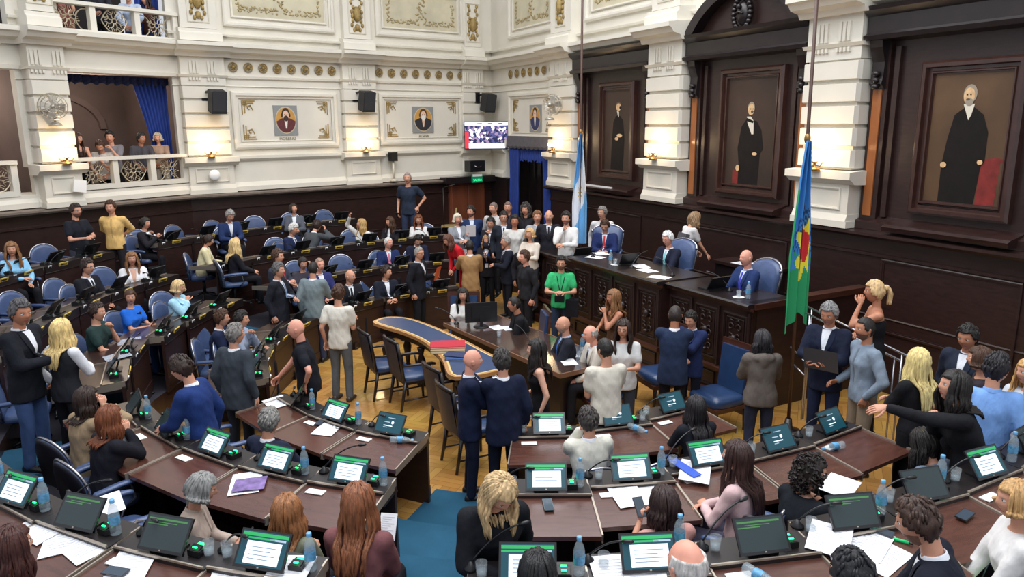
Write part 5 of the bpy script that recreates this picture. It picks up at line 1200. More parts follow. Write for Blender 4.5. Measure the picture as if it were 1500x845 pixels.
# hand targets from the shoulder joint in the chest frame: (outward, forward, up), elbow pole, fingers direction, curl
ARMS = {
 'down': ((.07, .04, -.50), (.4, -1, 0), None, .55), 'desk': ((-.10, .36, -.30), (.8, -.3, -.8), (-.5, 1, 0), .25), 'clasp': ((-.155, .30, -.22), (.9, -.2, -.8), (-.8, .5, .1), .55),
 'phone': ((-.12, .34, -.20), (.6, -.1, -1), (-.3, .6, .6), 1.15), 'phonehi': ((-.1, .32, -.02), (.6, 0, -1), (-.2, .3, 1), 1.15), 'face': ((-.13, .16, .10), (.5, .3, -1), (-.4, -.2, 1), .55), 'chin': ((-.15, .17, .02), (.5, .3, -1), (-.5, -.1, 1), 1.15),
 'ear': ((.0, .08, .18), (.8, .5, -.6), (-.3, -.1, 1), .55), 'behind': ((-.12, -.17, -.36), (1, -.5, 0), (-.8, 0, -.6), .55), 'hip': ((.03, .03, -.40), (1, -.6, 0), (-.5, .6, -.6), 1.15), 'pocket': ((.02, .10, -.44), (1, -.6, 0), (-.2, .2, -1), .55),
 'cross': ((-.30, .22, -.20), (.6, .2, -1), (-1, .2, .3), .55), 'reach': ((.02, .52, -.12), (.4, -.2, -1), (.1, 1, .1), .25), 'reachlow': ((.02, .40, -.36), (.4, -1, -.4), (.1, 1, -.5), .55), 'side': ((.46, .18, -.16), (0, -.4, -1), (1, .3, 0), .25), 'up': ((.04, .14, .42), (1, 0, -.3), (-.2, .1, 1), .55),
 'rail': ((-.08, .38, -.30), (1, 0, -.3), (-.8, .5, -.2), .55), 'hug': ((-.22, .38, -.05), (.45, 0, -1), (-1, .4, 0), .25), 'huglow': ((-.2, .36, -.28), (.5, -.3, -1), (-1, .3, 0), .25), 'lap': ((-.08, .30, -.42), (.8, -.4, 0), (-.4, 1, 0), .55), 'camera': ((-.10, .30, -.22), (.9, -.2, -1), (-.6, .5, .3), 1.15),
 'clap': ((-.155, .30, -.06), (.9, 0, -1), (-.1, .6, .8), .25), 'arm': ((.07, .16, -.40), (.25, -1, -.2), (0, 1, 0), .55), 'lean': ((.14, .36, -.36), (.5, -.6, 0), (.2, .9, -.2), .55), 'hold': ((-.05, .28, -.18), (.25, -.5, -1), (-.3, .8, .4), 1.15)}
def decal(bvh, R, O, rows, off, nc=7):      # rows: (z, xl, xr) in the chest frame, shot onto the garment from the front
    out = []
    for z, xl, xr in rows:
        row = []
        for k in range(nc):
            x = xl+(xr-xl)*k/(nc-1); s = O+R @ Vector((x, .6, z)); d = R @ Vector((0, -1, 0)); h = bvh.ray_cast(s, d, 1.2)
            p = h[0] if h[0] is not None else O+R @ Vector((x, .1, z)); row.append(p-d*off)
        out.append(row)
    return out
TOP = {  # sleeve end (0..1 upper arm, 1..2 forearm), inflation, hem below pelvis, collar
 'suit': (1.93, .020, .20, 1), 'blazer': (1.93, .018, .16, 1), 'shirt': (1.95, .012, .10, 1), 'rolled': (1.35, .013, .10, 1), 'blouse': (1.9, .012, .06, 0), 'tee': (.62, .012, .12, 0), 'polo': (.62, .012, .10, 1), 'tank': (-1, .006, .1, 0),
 'hoodie': (1.93, .028, .12, 0), 'vest': (-1, .018, .10, 0), 'sweater': (1.9, .018, .10, 0), 'strapless': (-2, .006, .1, 0), 'dress': (1.9, .014, .1, 0), 'jacket': (1.9, .02, .1, 1)}
PEOPLE = []
SKC = dict(light=(222, 170, 146), mid=(205, 150, 124), tan=(182, 124, 96), pink=(224, 158, 136))
def person(px, py, z0, hd, label, who, pose='sit', hair='short', hc=(38, 30, 26), top='suit', tc=(30, 32, 42), bc=(26, 26, 32), arms=('desk', 'desk'), lean=None, hy=0, hp=0, roll=0, s=1.0, fem=None, sk='mid',
           shirt=(225, 228, 235), tie=None, beard=0, glasses=False, chair=True, shoes=(22, 20, 20), skirt=None, fat=0, hz=None, extra=None, hlen=.34, vneck=None, group=None, ty=0, hips=0, vox=None, line=None):
    if fem is None: fem = hair in ('long', 'bob', 'pony', 'curly', 'bun')
    S = s*(.955 if fem else 1.0); sit = pose == 'sit'
    lean = (6 if sit else 3) if lean is None else lean
    up = Vector((0, 0, 1)); pel = V3(0, 0, .56 if sit else .93)
    Rp = Rz(RAD(-ty)*.3)
    Rc = Rz(RAD(-ty)) @ Rx(RAD(-lean)) @ Ry(RAD(roll)); Rm = Rz(RAD(-ty)*.6) @ Rx(RAD(-lean*(.75 if lean > 25 else .5))) @ Ry(RAD(roll*.5))
    w = .93 if fem else 1.0
    waist = pel+Rm @ V3(0, .0, .17); chest = waist+Rc @ V3(0, .0, .16); neck = waist+Rc @ V3(0, -.012, .335)
    Rh = Rz(RAD(-ty-hy)) @ Rx(RAD(-hp-lean*.25)); hc_ = neck+(Rc @ V3(0, .012, .075))+Rh @ V3(0, .018, .095)
    SHW = .172*w; sh = {sd: waist+Rc @ V3(sd*SHW, -.005, .275) for sd in (-1, 1)}
    l1, l2 = .285, .255; J = {}
    for sd, am in ((-1, arms[0]), (1, arms[1])):
        if isinstance(am, tuple): tg, pole, fd, cu = am[0], am[1] if len(am) > 1 else (.7, -.3, -.8), am[2] if len(am) > 2 else None, am[3] if len(am) > 3 else .55
        else: tg, pole, fd, cu = ARMS[am]
        tw = sh[sd]+Rc @ V3(sd*tg[0], tg[1], tg[2]); el, wr = ik(sh[sd], tw, l1, l2, Rc @ V3(sd*pole[0], pole[1], pole[2]))
        fdir = (wr-el) if fd is None else Rc @ V3(sd*fd[0], fd[1], fd[2]); J[sd] = (el, wr, fdir, cu)
    leg = {}
    for sd in (-1, 1):
        hip = pel+Rp @ V3(sd*.088, 0, -.03)
        if sit: kn = V3(sd*.11, .43, .53); an = V3(sd*.11, .45+.04*sd*0, .09)
        elif pose == 'stride': kn = V3(sd*.1, .1*sd+.03, .5); an = V3(sd*.1, .17*sd, .09)
        else: kn = V3(sd*.1, .025+hips, .5); an = V3(sd*.11, -.01, .09)
        leg[sd] = (hip, kn, an)
    # skin: one continuous surface
    vx = vox or .016
    b = MB()
    eloft(b, [(pel+V3(0, 0, -.1), .13*w, .09, Rp), (pel, .155*w, .105, Rp), (waist, .125*w, .085, Rm), (chest, .145*w, .10, Rc), (waist+Rc@V3(0, 0, .27), .14*w, .08, Rc), (waist+Rc@V3(0, -.01, .32), .07, .055, Rc)])
    tcap(b, neck-Rc@V3(0, 0, .05), hc_+Rh@V3(0, -.03, -.05), .058 if not fem else .048, .052 if not fem else .043, 12)
    for sd in (-1, 1):
        el, wr, fdir, cu = J[sd]; tcap(b, sh[sd]-Rc@V3(sd*.05, 0, .01), sh[sd], .06*w, .056*w); tcap(b, sh[sd], el, .05*w*(1+.3*fat), .038*w); tcap(b, el, wr, .038*w, .025*w)
        hip, kn, an = leg[sd]; tcap(b, hip, kn, .078, .052); tcap(b, kn, an, .052, .036)
    v, f = remesh(b, vx, 3); body = MB(); body.add(v, f, 0, True)
    Th = Matrix.Translation(hc_) @ Rh.to_4x4() @ Matrix.Scale(1.03 if not fem else .98, 4)
    hm = hairmat(hc)
    add_head(body, Th, fem, beard, hc)
    stub = hm if not beard else mat('stubble_%d_%s' % (hc[0], sk), suitmix(hc, SKC[sk], .55), .7, var=.2, scale=60)
    for sd in (-1, 1):
        el, wr, fdir, cu = J[sd]; inner = Rc @ V3(sd*.6, .0, .8)
        add_hand(body, wr, fdir, inner, sd*-1 if False else -sd, cu, .95 if not fem else .86)
    # world placement: the head centre lies on the sight line at its true height
    zw = z0+hc_.z*S if hz is None else hz
    zb = z0 if hz is None else hz-hc_.z*S
    if line:                                               # stands along a wall line (frame, offset): true distance known
        F, d = line; O = F(0, d, 0); rx_, ry_, rz_ = ray(px, py); m = rx_/ry_; q = (O.x-m*O.y)/(m*F.u.y-F.u.x); W = F(q, d, 0); X, Y = W.x, W.y; zw = CAMZ+rz_/ry_*Y; zb = zw-hc_.z*S
    else: X, Y = at(px, py, zw)
    a = -RAD(hd); off = Rz(a) @ (Vector((hc_.x, hc_.y, 0))*S); loc = Vector((X-off.x, Y-off.y, zb))
    root = body.obj('person', [skin[sk], lip, eyew, iris, hm, stub]); root.location = loc; root.rotation_euler[2] = a; root.scale = (S, S, S)
    tag(root, label, 'person', group)
    cl = cloth(tc)
    # upper garment
    se, inf, hem, col = TOP[top]; g = MB(); st = top == 'strapless'; tk = top == 'tank'
    hz_ = -hem if not sit else -.10
    secs = [(pel+V3(0, 0, hz_), (.165 if top in ('suit', 'blazer', 'hoodie', 'jacket') else .155)*(1+.25*fat)+inf, .115*(1+.5*fat)+inf, Rp), (pel+V3(0, 0, .0), (.158 if not fem else .165)*(1+.2*fat)+inf, .112*(1+.5*fat)+inf, Rp),
            (waist, (.138 if not fem else .118)*(1+.3*fat)+inf, (.10 if not fem else .09)*(1+.6*fat)+inf, Rm), (chest+Rc@V3(0, .012 if fem else 0, 0), .158*w+inf+.01, (.118 if not fem else .122)+inf, Rc)]
    if not st: secs += [(waist+Rc@V3(0, -.005, .25), .165*w+inf, .09+inf, Rc), (waist+Rc@V3(0, -.012, .30), .12*w+inf*.5, .07+inf*.6, Rc), (waist+Rc@V3(0, -.014, .325+(0.01 if col else 0)), .066+inf*.4, .056+inf*.4, Rc)]
    else: secs += [(waist+Rc@V3(0, -.0, .21), .15*w+inf, .095+inf, Rc)]
    if tk: secs[4] = (waist+Rc@V3(0, -.005, .25), .125*w, .082, Rc); secs[5] = (waist+Rc@V3(0, -.012, .29), .085, .068, Rc); secs = secs[:6]
    eloft(g, secs, 20)
    for sd in (-1, 1):
        el, wr, fdir, cu = J[sd]
        if se > 0:
            r1 = .058*w+inf; tcap(g, waist+Rc@V3(sd*.09, -.008, .265), sh[sd], .062*w+inf*.5, r1); e = sh[sd].lerp(el, min(1, se)); tcap(g, sh[sd], e, r1, .046*w+inf if se >= 1 else .055*w+inf)
            if se > 1: tcap(g, el, el.lerp(wr, se-1), .045*w+inf, .030*w+inf*.9)
        elif top == 'vest': tcap(g, waist+Rc@V3(sd*.08, -.008, .26), sh[sd]-Rc@V3(sd*.03, 0, 0), .05, .05)
    if top == 'hoodie': tcap(g, neck+Rc@V3(-.07, -.07, -.03), neck+Rc@V3(.07, -.07, -.03), .06, .06); tcap(g, neck+Rc@V3(0, -.09, -.03), neck+Rc@V3(0, -.1, -.10), .07, .05)
    gv, gf = remesh(g, vx, 5 if top in ('suit', 'blazer') else 4)
    # soft folds running round the sleeves and waist
    ph = rng.uniform(0, 6); nn = .0035*np.sin(gv[:, 2]*38+gv[:, 0]*22+ph)*np.sin(gv[:, 1]*19+gv[:, 0]*31+ph*2); c0 = np.array(chest); dv = gv-c0; dv[:, 2] *= .1; ln = np.linalg.norm(dv, axis=1, keepdims=True)+1e-6; gv = gv+dv/ln*nn[:, None]
    gm = MB(); gm.add(gv, gf, 0, True); nm = {'suit': 'suit_jacket', 'blazer': 'blazer', 'tee': 't_shirt', 'polo': 'polo_shirt', 'rolled': 'shirt', 'tank': 'tank_top', 'strapless': 'strapless_top', 'dress': 'dress'}.get(top, top)
    if not (top == 'vest'): gm.obj(nm, cl, root)
    else:
        gm.obj(nm, cl, root); g2 = MB()
        for sd in (-1, 1):
            el, wr, fdir, cu = J[sd]; tcap(g2, sh[sd]-Rc@V3(sd*.02, 0, 0), sh[sd], .055, .06); tcap(g2, sh[sd], el, .062, .056); tcap(g2, el, el.lerp(wr, .75), .058, .05)
        v2, f2 = remesh(g2, vx, 2); m2 = MB(); m2.add(v2, f2, 0, True); m2.obj('sleeves', cloth(shirt), root)
    bvh = BVHTree.FromPolygons([Vector(p) for p in gv], gf)
    O = waist
    if top in ('suit', 'blazer', 'jacket'):
        bot = .06 if top != 'blazer' else .03; zt = .325; sm = cloth(shirt); m3 = MB()
        m3.sheet(decal(bvh, Rc, O, [(zt-(zt-bot)*t, -(.048*(1-t)**.9+.003), (.048*(1-t)**.9+.003)) for t in [q/10 for q in range(11)]], .006)); m3.obj('shirt', sm, root)
        lm = MB()
        for sd in (-1, 1):
            lm.sheet(decal(bvh, Rc, O, [(zt-(zt-bot)*t, sd*(.047*(1-t)**.9+.003), sd*(.047*(1-t)**.9+.006+.055*math.sin(PI*min(1, .25+t*.75)))) for t in [q/10 for q in range(11)]], .011, 4))
        lm.obj('lapels', cl, root)
        if tie:
            m4 = MB(); m4.sheet(decal(bvh, Rc, O, [(zt-.02-(zt-bot-.02)*t, -(.016+.012*t), .016+.012*t) for t in [q/8 for q in range(9)]], .012, 3)); m4.obj('necktie', cloth(tie), root)
    if vneck:
        m3 = MB(); m3.sheet(decal(bvh, Rc, O, [(.33-.16*t, -.065*(1-t), .065*(1-t)) for t in [q/6 for q in range(7)]], .004)); m3.obj('neckline', skin[sk] if vneck is True else cloth(vneck), root)
    if tk or top == 'strapless':
        m3 = MB()
        if tk:
            for sd in (-1, 1): m3.tube([waist+Rc@V3(sd*.075, .085, .22), waist+Rc@V3(sd*.085, .045, .315), waist+Rc@V3(sd*.085, -.03, .325), waist+Rc@V3(sd*.075, -.1, .22)], .013, 6)
            m3.obj('shoulder_straps', cl, root)
    if col:
        m3 = MB(); rs = []; rr = .057 if not fem else .05
        for dz, dr in ((-.022, .013), (.008, .008), (.014, .003), (.0, .003), (-.02, .0)):
            rs.append([neck+Rc@V3((rr+dr)*math.cos(t), -.004+(rr+dr)*math.sin(t)*(1.0), dz+.004+(-.014 if math.sin(t) > .7 else 0)+.0*t) for t in [2*PI*k/20 for k in range(20)]])
        m3.rings(rs, cap=False); m3.obj('collar', cloth(shirt) if top in ('suit', 'blazer') else cl, root)
    if top in ('suit',) :
        m3 = MB()
        for sd in (-1, 1):
            el, wr, fdir, cu = J[sd]; tcap(m3, el.lerp(wr, .9), wr, .031, .03)
        m3.obj('shirt_cuffs', cloth(shirt), root)
    if top in ('shirt', 'rolled', 'polo'):
        m3 = MB(); m3.sheet(decal(bvh, Rc, O, [(.31-.36*t*(1 if top != 'polo' else .4), -.012, .012) for t in [q/8 for q in range(9)]], .003, 2)); m3.obj('placket', cloth(tuple(int(c*.86) for c in tc)), root)
    # lower garment
    g = MB(); lo = .016; bl = cloth(bc)
    if skirt is not None:
        if sit: eloft(g, [(pel+V3(0, -.02, -.08), .17, .13, Rp), (pel+V3(0, 0, .06), .15, .11, Rp)]); eloft(g, [(V3(0, 0, .53), .17, .09, Rx(RAD(-90))), (V3(0, .25, .54), .17, .085, Rx(RAD(-90))), (V3(0, .46, .52), .15, .08, Rx(RAD(-90)))])
        else: eloft(g, [(V3(0, 0, .93-skirt), .17, .13, Rz(0)), (V3(0, 0, .75), .18, .14, Rz(0)), (pel+V3(0, 0, .0), .17, .125, Rp), (pel+V3(0, 0, .12), .14, .10, Rp)])
    else:
        eloft(g, [(pel+V3(0, 0, -.09), .12, .09, Rp), (pel+V3(0, 0, -.03), .158, .115, Rp), (pel+V3(0, 0, .07), .145, .105, Rp)])
        for sd in (-1, 1):
            hip, kn, an = leg[sd]; tcap(g, hip, kn, .085+lo*.6, .062+lo*.4); tcap(g, kn, an+V3(0, 0, -.02), .062+lo*.4, .050+lo*.4)
    v, f = remesh(g, vx*1.15, 3); m3 = MB(); m3.add(v, f, 0, True); m3.obj('skirt' if skirt is not None else 'trousers', bl, root)
    for sd in (-1, 1):
        an = leg[sd][2]; m3 = MB(); rs = []
        for y, wd, h in ((-.075, .02, .05), (-.06, .036, .075), (0, .04, .085), (.06, .042, .06), (.13, .045, .05), (.17, .036, .04), (.19, .018, .03)):
            rs.append([V3(an.x+wd*math.cos(t), an.y+y, max(0, .5*h+.5*h*math.sin(t)*1.0)) for t in [2*PI*k/12 for k in range(12)]])
        m3.rings(rs); m3.obj('shoe', mat('shoe_%d_%d' % (shoes[0], shoes[2]), shoes, .45), root)
    # hair
    if hair != 'bald': make_hair(root, Th, hair, hc, hm, hlen, neck, Rc)
    if glasses:
        m3 = MB()
        for sx in (-1, 1): m3.tube([Th @ V3(sx*.032+.021*math.cos(2*PI*q/12), .094, .010+.016*math.sin(2*PI*q/12)) for q in range(12)], .0028, 4, closed=True); m3.tube([Th @ V3(sx*.053, .09, .014), Th @ V3(sx*.08, .0, .012)], .0022, 4)
        m3.tube([Th @ V3(-.011, .095, .013), Th @ V3(.011, .095, .013)], .0025, 4); m3.obj('glasses', black, root)
    if extra: extra(root, dict(J=J, Rc=Rc, neck=neck, waist=waist, pel=pel, Th=Th, sh=sh, who=who, leg=leg, bvh=bvh))
    PEOPLE.append((root, sit, who, zb, X, Y))
    if sit and chair:
        kind = chair if isinstance(chair, str) else 'swivel'; q = Rz(a) @ V3(0, -.02, 0)
        pl = {'swivel': CHAIR, 'high': HB, 'arm': WCH, 'wood': ARM}[kind]
        pl.put((loc.x+q.x*S, loc.y+q.y*S, loc.z), a, {'swivel': 'blue leather swivel chair under the ', 'high': 'high-backed blue chair under the ', 'arm': 'blue upholstered chair under the ', 'wood': 'wooden chair under the '}[kind]+who)
    return root
def make_hair(root, Th, kind, hc, hm, L, neck, Rc):
    v, fs = HEADS[False]; mb = MB()
    hl = {'short': (.066, .004, -.075), 'crop': (.066, .006, -.07), 'fringe': (.2, -.005, -.07), 'thin': (.078, .0, -.07)}.get(kind, (.06, -.02, -.09))
    def inside(c):
        az = math.atan2(c[0], c[1]); f = abs(az)/PI                 # 0 face .. 1 back
        if kind == 'fringe': return c[2] < .055 and f > .42 and c[2] > (hl[1] if f < .6 else hl[2]*min(1, (f-.6)/.25))
        lim = hl[0]+(hl[1]-hl[0])*max(0, min(1, (f-.25)/.12)) if f < .5 else hl[1]+(hl[2]-hl[1])*min(1, (f-.5)/.22)
        return c[2] > lim
    th = {'short': .017, 'crop': .008, 'fringe': .009, 'thin': .006}.get(kind, .018)
    keep = [f for f in fs if inside(v[list(f)].mean(0))]
    idx = sorted({i for f in keep for i in f}); mp = {i: k for k, i in enumerate(idx)}
    cen = np.array((0, -.01, 0)); vs = []
    for i in idx:
        p = v[i]; d = p-cen; n = d/np.linalg.norm(d); t = th*(1+.35*math.sin(p[0]*160+p[2]*90)*math.sin(p[1]*130))
        if kind == 'short': t *= 1+.9*max(0, p[2]/.118)*max(0, .4+p[1]*6)*.6
        vs.append(Th @ Vector(p+n*t))
    base = [Th @ Vector(v[i]*.97) for i in idx]
    mb.add(vs, [tuple(mp[i] for i in f) for f in keep], 0, True)
    # close the rim down to the scalp
    cnt = {}
    for f in keep:
        for a, b in zip(f, f[1:]+f[:1]): cnt.setdefault(tuple(sorted((a, b))), []).append((a, b))
    o = len(mb.v); mb.v.extend([tuple(p) for p in base])
    for k_, e in cnt.items():
        if len(e) == 1: a, b = e[0]; mb.f.append((mp[b], mp[a], o+mp[a], o+mp[b])); mb.m.append(0); mb.sm.append(True)
    r = np.random.default_rng(int(abs(hc[0]*7+hc[1]*3+L*100+Th.translation.x*1000)) % 9999)
    if kind in ('long', 'bob', 'pony', 'curly', 'bun'):
        if kind == 'curly':
            for k in range(260):
                az = r.uniform(-PI, PI); el = r.uniform(-.75, 1.45)
                if abs(az) < .8 and el < .65: continue
                rad = 1.18+r.uniform(0, .22); p = Vector((.08*math.cos(el)*math.sin(az)*rad, .1*math.cos(el)*math.cos(az)*rad-.015, .12*math.sin(el)*rad-.01))
                h = Vector((r.normal(), r.normal(), r.normal())).normalized()*.02; q = h.orthogonal().normalized()*.014
                mb.tube([Th @ (p+h*math.sin(t)+q*math.cos(t)-Vector((0, 0, .006*t))) for t in [u*1.1 for u in range(7)]], .0075, 4)
        elif kind in ('long', 'bob'):
            LL_ = L if kind == 'long' else .035; down = Vector((0, 0, -1)); n = 84
            for k in range(n):
                s_ = -1 if k % 2 else 1; f = r.uniform(.30, 1.0); az = s_*f*PI; el0 = r.uniform(.9, 1.4)
                pts = []
                for e in (el0, .75, .35, .0, -.25):
                    rr = 1.15+.05*r.uniform(-1, 1)+(.04 if e < .1 else 0); pts.append(Th @ Vector((.082*math.cos(e)*math.sin(az)*rr, .1*math.cos(e)*math.cos(az)*rr-.008, .118*math.sin(e)*rr)))
                p = pts[-1].copy(); ln = LL_*r.uniform(.78, 1.05)
                outd = (p-Th.translation); outd.z = 0
                if outd.length > 0: outd.normalize()
                wv = r.uniform(0, 6); nst = 7
                for q in range(1, nst+1):
                    t = q/nst; p = p+Vector((0, 0, -ln/nst))+outd*(.012 if t < .4 and f < .75 else -.004 if kind == 'long' else -.008*t)
                    # keep clear of the back and shoulders
                    rel = Rc.transposed() @ (p-neck)
                    if rel.z < .0:
                        if rel.y < 0: lim = -.125-.02*min(1, -rel.z*5); rel.y = min(rel.y, lim*(min(1, -rel.z/.06))); 
                        else: rel.y = max(rel.y, .115*min(1, -rel.z/.06))
                        rel.x *= 1-.04*t; p = neck+Rc @ rel
                    pts.append(p+Vector((.006*math.sin(wv+q*1.3), .006*math.cos(wv+q), 0)))
                m = len(pts); mb.tube(pts, [.011 if i else .006 for i in range(m-2)]+[.009, .003], 5)
        else:
            c = Th @ Vector((0, -.115, .045)); mb.sphere(c, (.035, .035, .035), 8, 6)
            if kind == 'pony':
                for k in range(22):
                    a = r.uniform(0, 2*PI); p = c+Vector((.018*math.cos(a), .018*math.sin(a), 0)); pts = [p]
                    for q in range(1, 8): p = p+(Th.to_3x3() @ Vector((.0, -.016 if q < 4 else .002, .0)))+Vector((0, 0, -.03 if q > 1 else .0)); pts.append(p+Vector((.006*math.sin(a+q), .006*math.cos(a), 0)))
                    mb.tube(pts, [.008]*6+[.006, .002], 5)
    elif kind == 'short':
        for k in range(70):                                    # short locks lying along the scalp
            az = r.uniform(-PI, PI); fa = abs(az)/PI; emin = .72 if fa < .3 else (.72-(fa-.3)/.12*.5 if fa < .42 else (.2-(fa-.42)*1.3)); el = r.uniform(max(emin+.38, .2), 1.5)
            if fa < .25: el = max(el, 1.05)
            pts = []
            for q in range(4):
                e = el-q*.13; z_ = 1.13+.05*(q == 1)+r.uniform(-.01, .02); pts.append(Th @ Vector((.079*math.cos(e)*math.sin(az+q*.04)*z_, .1*math.cos(e)*math.cos(az+q*.04)*z_, .12*math.sin(e)*z_)))
            mb.tube(pts, [.006, .010, .009, .003], 5)
    mb.obj('hair', hm, root)
# ================= who is where =================
BLK = (34, 30, 28); BRN = (70, 46, 32); DBR = (46, 32, 26); GRY = (150, 148, 146); DGR = (92, 90, 90); BLD = (186, 150, 96); LBR = (132, 92, 58); AUB = (112, 62, 36); WHT = (205, 203, 198)
navy = (26, 34, 62); dark = (28, 29, 36); char = (40, 42, 50); white = (226, 226, 228)
def W2(root, p): return root.location+Rz(root.rotation_euler[2]) @ (Vector(p)*root.scale[0])
def held_phone(sd=1, c=(26, 28, 34), label=None, tilt=.9):
    def f(root, K):
        el, wr, fd, cu = K['J'][sd]; p = W2(root, wr+fd.normalized()*.085+Vector((0, .01, .01))); mb = MB(); mb.box((0, 0, 0), (.075, .15, .009)); o = mb.obj('smartphone', mat('phone_%d' % c[0], c, .25, coat=.3)); m2 = MB(); m2.box((0, 0, .006), (.066, .135, .001)); m2.obj('screen', mat('phone_screen', (60, 72, 84), .12), o)
        o.location = p; o.rotation_euler = (tilt, 0, root.rotation_euler[2]); tag(o, label or 'smartphone held by the '+K['who'], 'phone')
    return f
def held_paper(sd=1, w=.2, h=.28, label=None, tilt=1.0, dx=0, name='paper_sheet', m=None):
    def f(root, K):
        el, wr, fd, cu = K['J'][sd]; p = W2(root, wr+fd.normalized()*.1+Vector((-.06*sd+dx, .03, .02)))
        o = sheet_of_paper(p.x, p.y, p.z, root.rotation_euler[2], label or 'white paper held by the '+K['who'], w, h, name, m, m is None, tilt, 'papers held in hands')
    return f
def both(*fs):
    def f(root, K):
        for q in fs: q(root, K)
    return f
def child_box(name, at_, size, m, R=None):
    def f(root, K):
        mb = MB(); p = at_(K); mb.box(p, size, R or K['Rc']); mb.obj(name, m, root)
    return f
def lanyard(c=(30, 60, 140), card_=True):
    def f(root, K):
        mb = MB(); O = K['waist']; R = K['Rc']; rows = decal(K['bvh'], R, O, [(.3-.3*t, -.07*(1-t)-.006, -.07*(1-t)+.006) for t in [q/8 for q in range(9)]], .012, 2); mb.sheet(rows); rows = decal(K['bvh'], R, O, [(.3-.3*t, .07*(1-t)-.006, .07*(1-t)+.006) for t in [q/8 for q in range(9)]], .012, 2); mb.sheet(rows)
        mb.obj('lanyard', cloth(c), root)
        if card_: m2 = MB(); m2.sheet(decal(K['bvh'], R, O, [(-.0-.09*t, -.035, .035) for t in (0, 1)], .02, 2), 0, False); m2.obj('badge', card, root)
    return f
P = person
# --- spectators in the gallery (head heights given) ---
g = dict(z0=0, pose='stand', chair=False, line=(LB[2], -.42)); g2 = dict(g, line=(LB[2], -.5))
P(114, 203, hd=150, label='person with long brown hair and dark brown top leaning on left end of gallery rail', who='brown-topped woman at gallery rail', hair='long', hc=BRN, top='tank', tc=(62, 44, 40), arms=('rail', 'rail'), lean=12, hy=-50, bc=(40, 40, 50), **g)
P(147, 214, hd=165, label='person in white t-shirt bent low over gallery rail, head down', who='man in white tee at gallery rail', hair='short', hc=BRN, top='tee', tc=(206, 200, 194), arms=('rail', 'rail'), lean=24, hp=28, **g)
P(161, 201, hd=165, label='person with short dark hair and grey t-shirt, hand at mouth, at gallery rail', who='young man with hand at mouth in gallery', hair='short', hc=BLK, top='tee', tc=(126, 124, 130), arms=('chin', 'rail'), lean=14, **g)
P(207, 203, hd=150, label='person with moustache in dark grey shirt resting arms on gallery rail', who='moustached man at gallery rail', hair='short', hc=BLK, top='rolled', tc=(74, 72, 78), arms=('rail', 'rail'), lean=18, hy=-35, fat=.4, sk='tan', **g)
P(231, 202, hd=170, label='person with short pale hair and tan patterned top at right end of gallery rail', who='pale-haired woman at gallery rail', hair='bob', hc=(186, 170, 148), top='blouse', tc=(168, 138, 116), arms=('rail', 'rail'), lean=10, bc=(190, 180, 165), **g)
P(88, -18, hd=160, label='person leaning on upper gallery rail at left, bare arms showing under the frame', who='bare-armed woman in upper gallery', hair='long', hc=BRN, top='tank', tc=(150, 96, 88), arms=('rail', 'rail'), lean=10, bc=(170, 120, 100), **g2)
P(140, -22, hd=160, label='person in dark clothes behind the middle of upper gallery rail', who='dark figure in upper gallery', top='shirt', tc=(40, 40, 48), arms=('rail', 'rail'), lean=6, **g2)
P(187, -6, hd=165, label='person in pale blue and white shirt leaning over upper gallery rail', who='pale-shirted man in upper gallery', top='shirt', tc=(186, 200, 222), arms=('rail', 'rail'), lean=24, bc=(60, 70, 110), **g2)
P(213, 0, hd=200, label='person with dark hair and brown top near blue curtain of upper gallery', who='brown-topped woman in upper gallery', hair='long', hc=DBR, top='blouse', tc=(84, 52, 44), arms=('rail', 'down'), bc=(50, 60, 110), **g2)
# --- standing at the back ---
P(111, 309, .9, 110, 'bearded person with glasses in black polo shirt standing at the back wall with camera', 'man in black polo at the back wall', 'stand', 'short', DBR, 'polo', (30, 32, 40), (60, 62, 72), ('clasp', 'camera'), beard=1, glasses=True, extra=child_box('camera_body', lambda K: K['waist']+K['Rc']@V3(.06, .36, -.0), (.12, .08, .08), black))
P(162, 304, .9, 172, 'person in yellow shirt standing with hands behind the back', 'man in yellow shirt', 'stand', 'short', BRN, 'rolled', (224, 184, 116), (40, 36, 40), ('behind', 'behind'))
P(597, 261, 1.0, 185, 'bald person in navy t-shirt and jeans standing alone at the back wall', 'bald man in navy tee at back', 'stand', 'crop', (150, 130, 120), 'tee', (40, 48, 64), (50, 60, 84), ('hip', 'down'), s=1.08, beard=0, extra=held_phone(1))
# --- back row, seated ---
P(17, 365, .9, 120, 'seated person with long blond-brown hair and light blue blouse at far left of back row', 'woman in light blue blouse, far left', 'sit', 'long', LBR, 'blouse', (140, 196, 232), arms=('desk', 'clasp'), hy=30)
P(213, 327, .9, 100, 'seated person in black blazer and white shirt with hands raised to chin, back row', 'woman in black blazer, back row', 'sit', 'pony', BLK, 'blazer', (38, 36, 42), arms=('chin', 'phonehi'), fem=True, shirt=white)
P(337, 316, .9, 140, 'grey-haired seated person in blue jacket looking down, back row', 'grey-haired man in blue jacket', 'sit', 'short', GRY, 'blazer', (40, 56, 98), arms=('phone', 'phone'), lean=14, hp=22)
P(430, 306, .9, 165, 'dark-haired seated person in grey jacket looking up, back row', 'woman in grey jacket, back row', 'sit', 'bob', BLK, 'blazer', (88, 92, 102), arms=('clasp', 'clasp'), hp=-14, hy=-30)
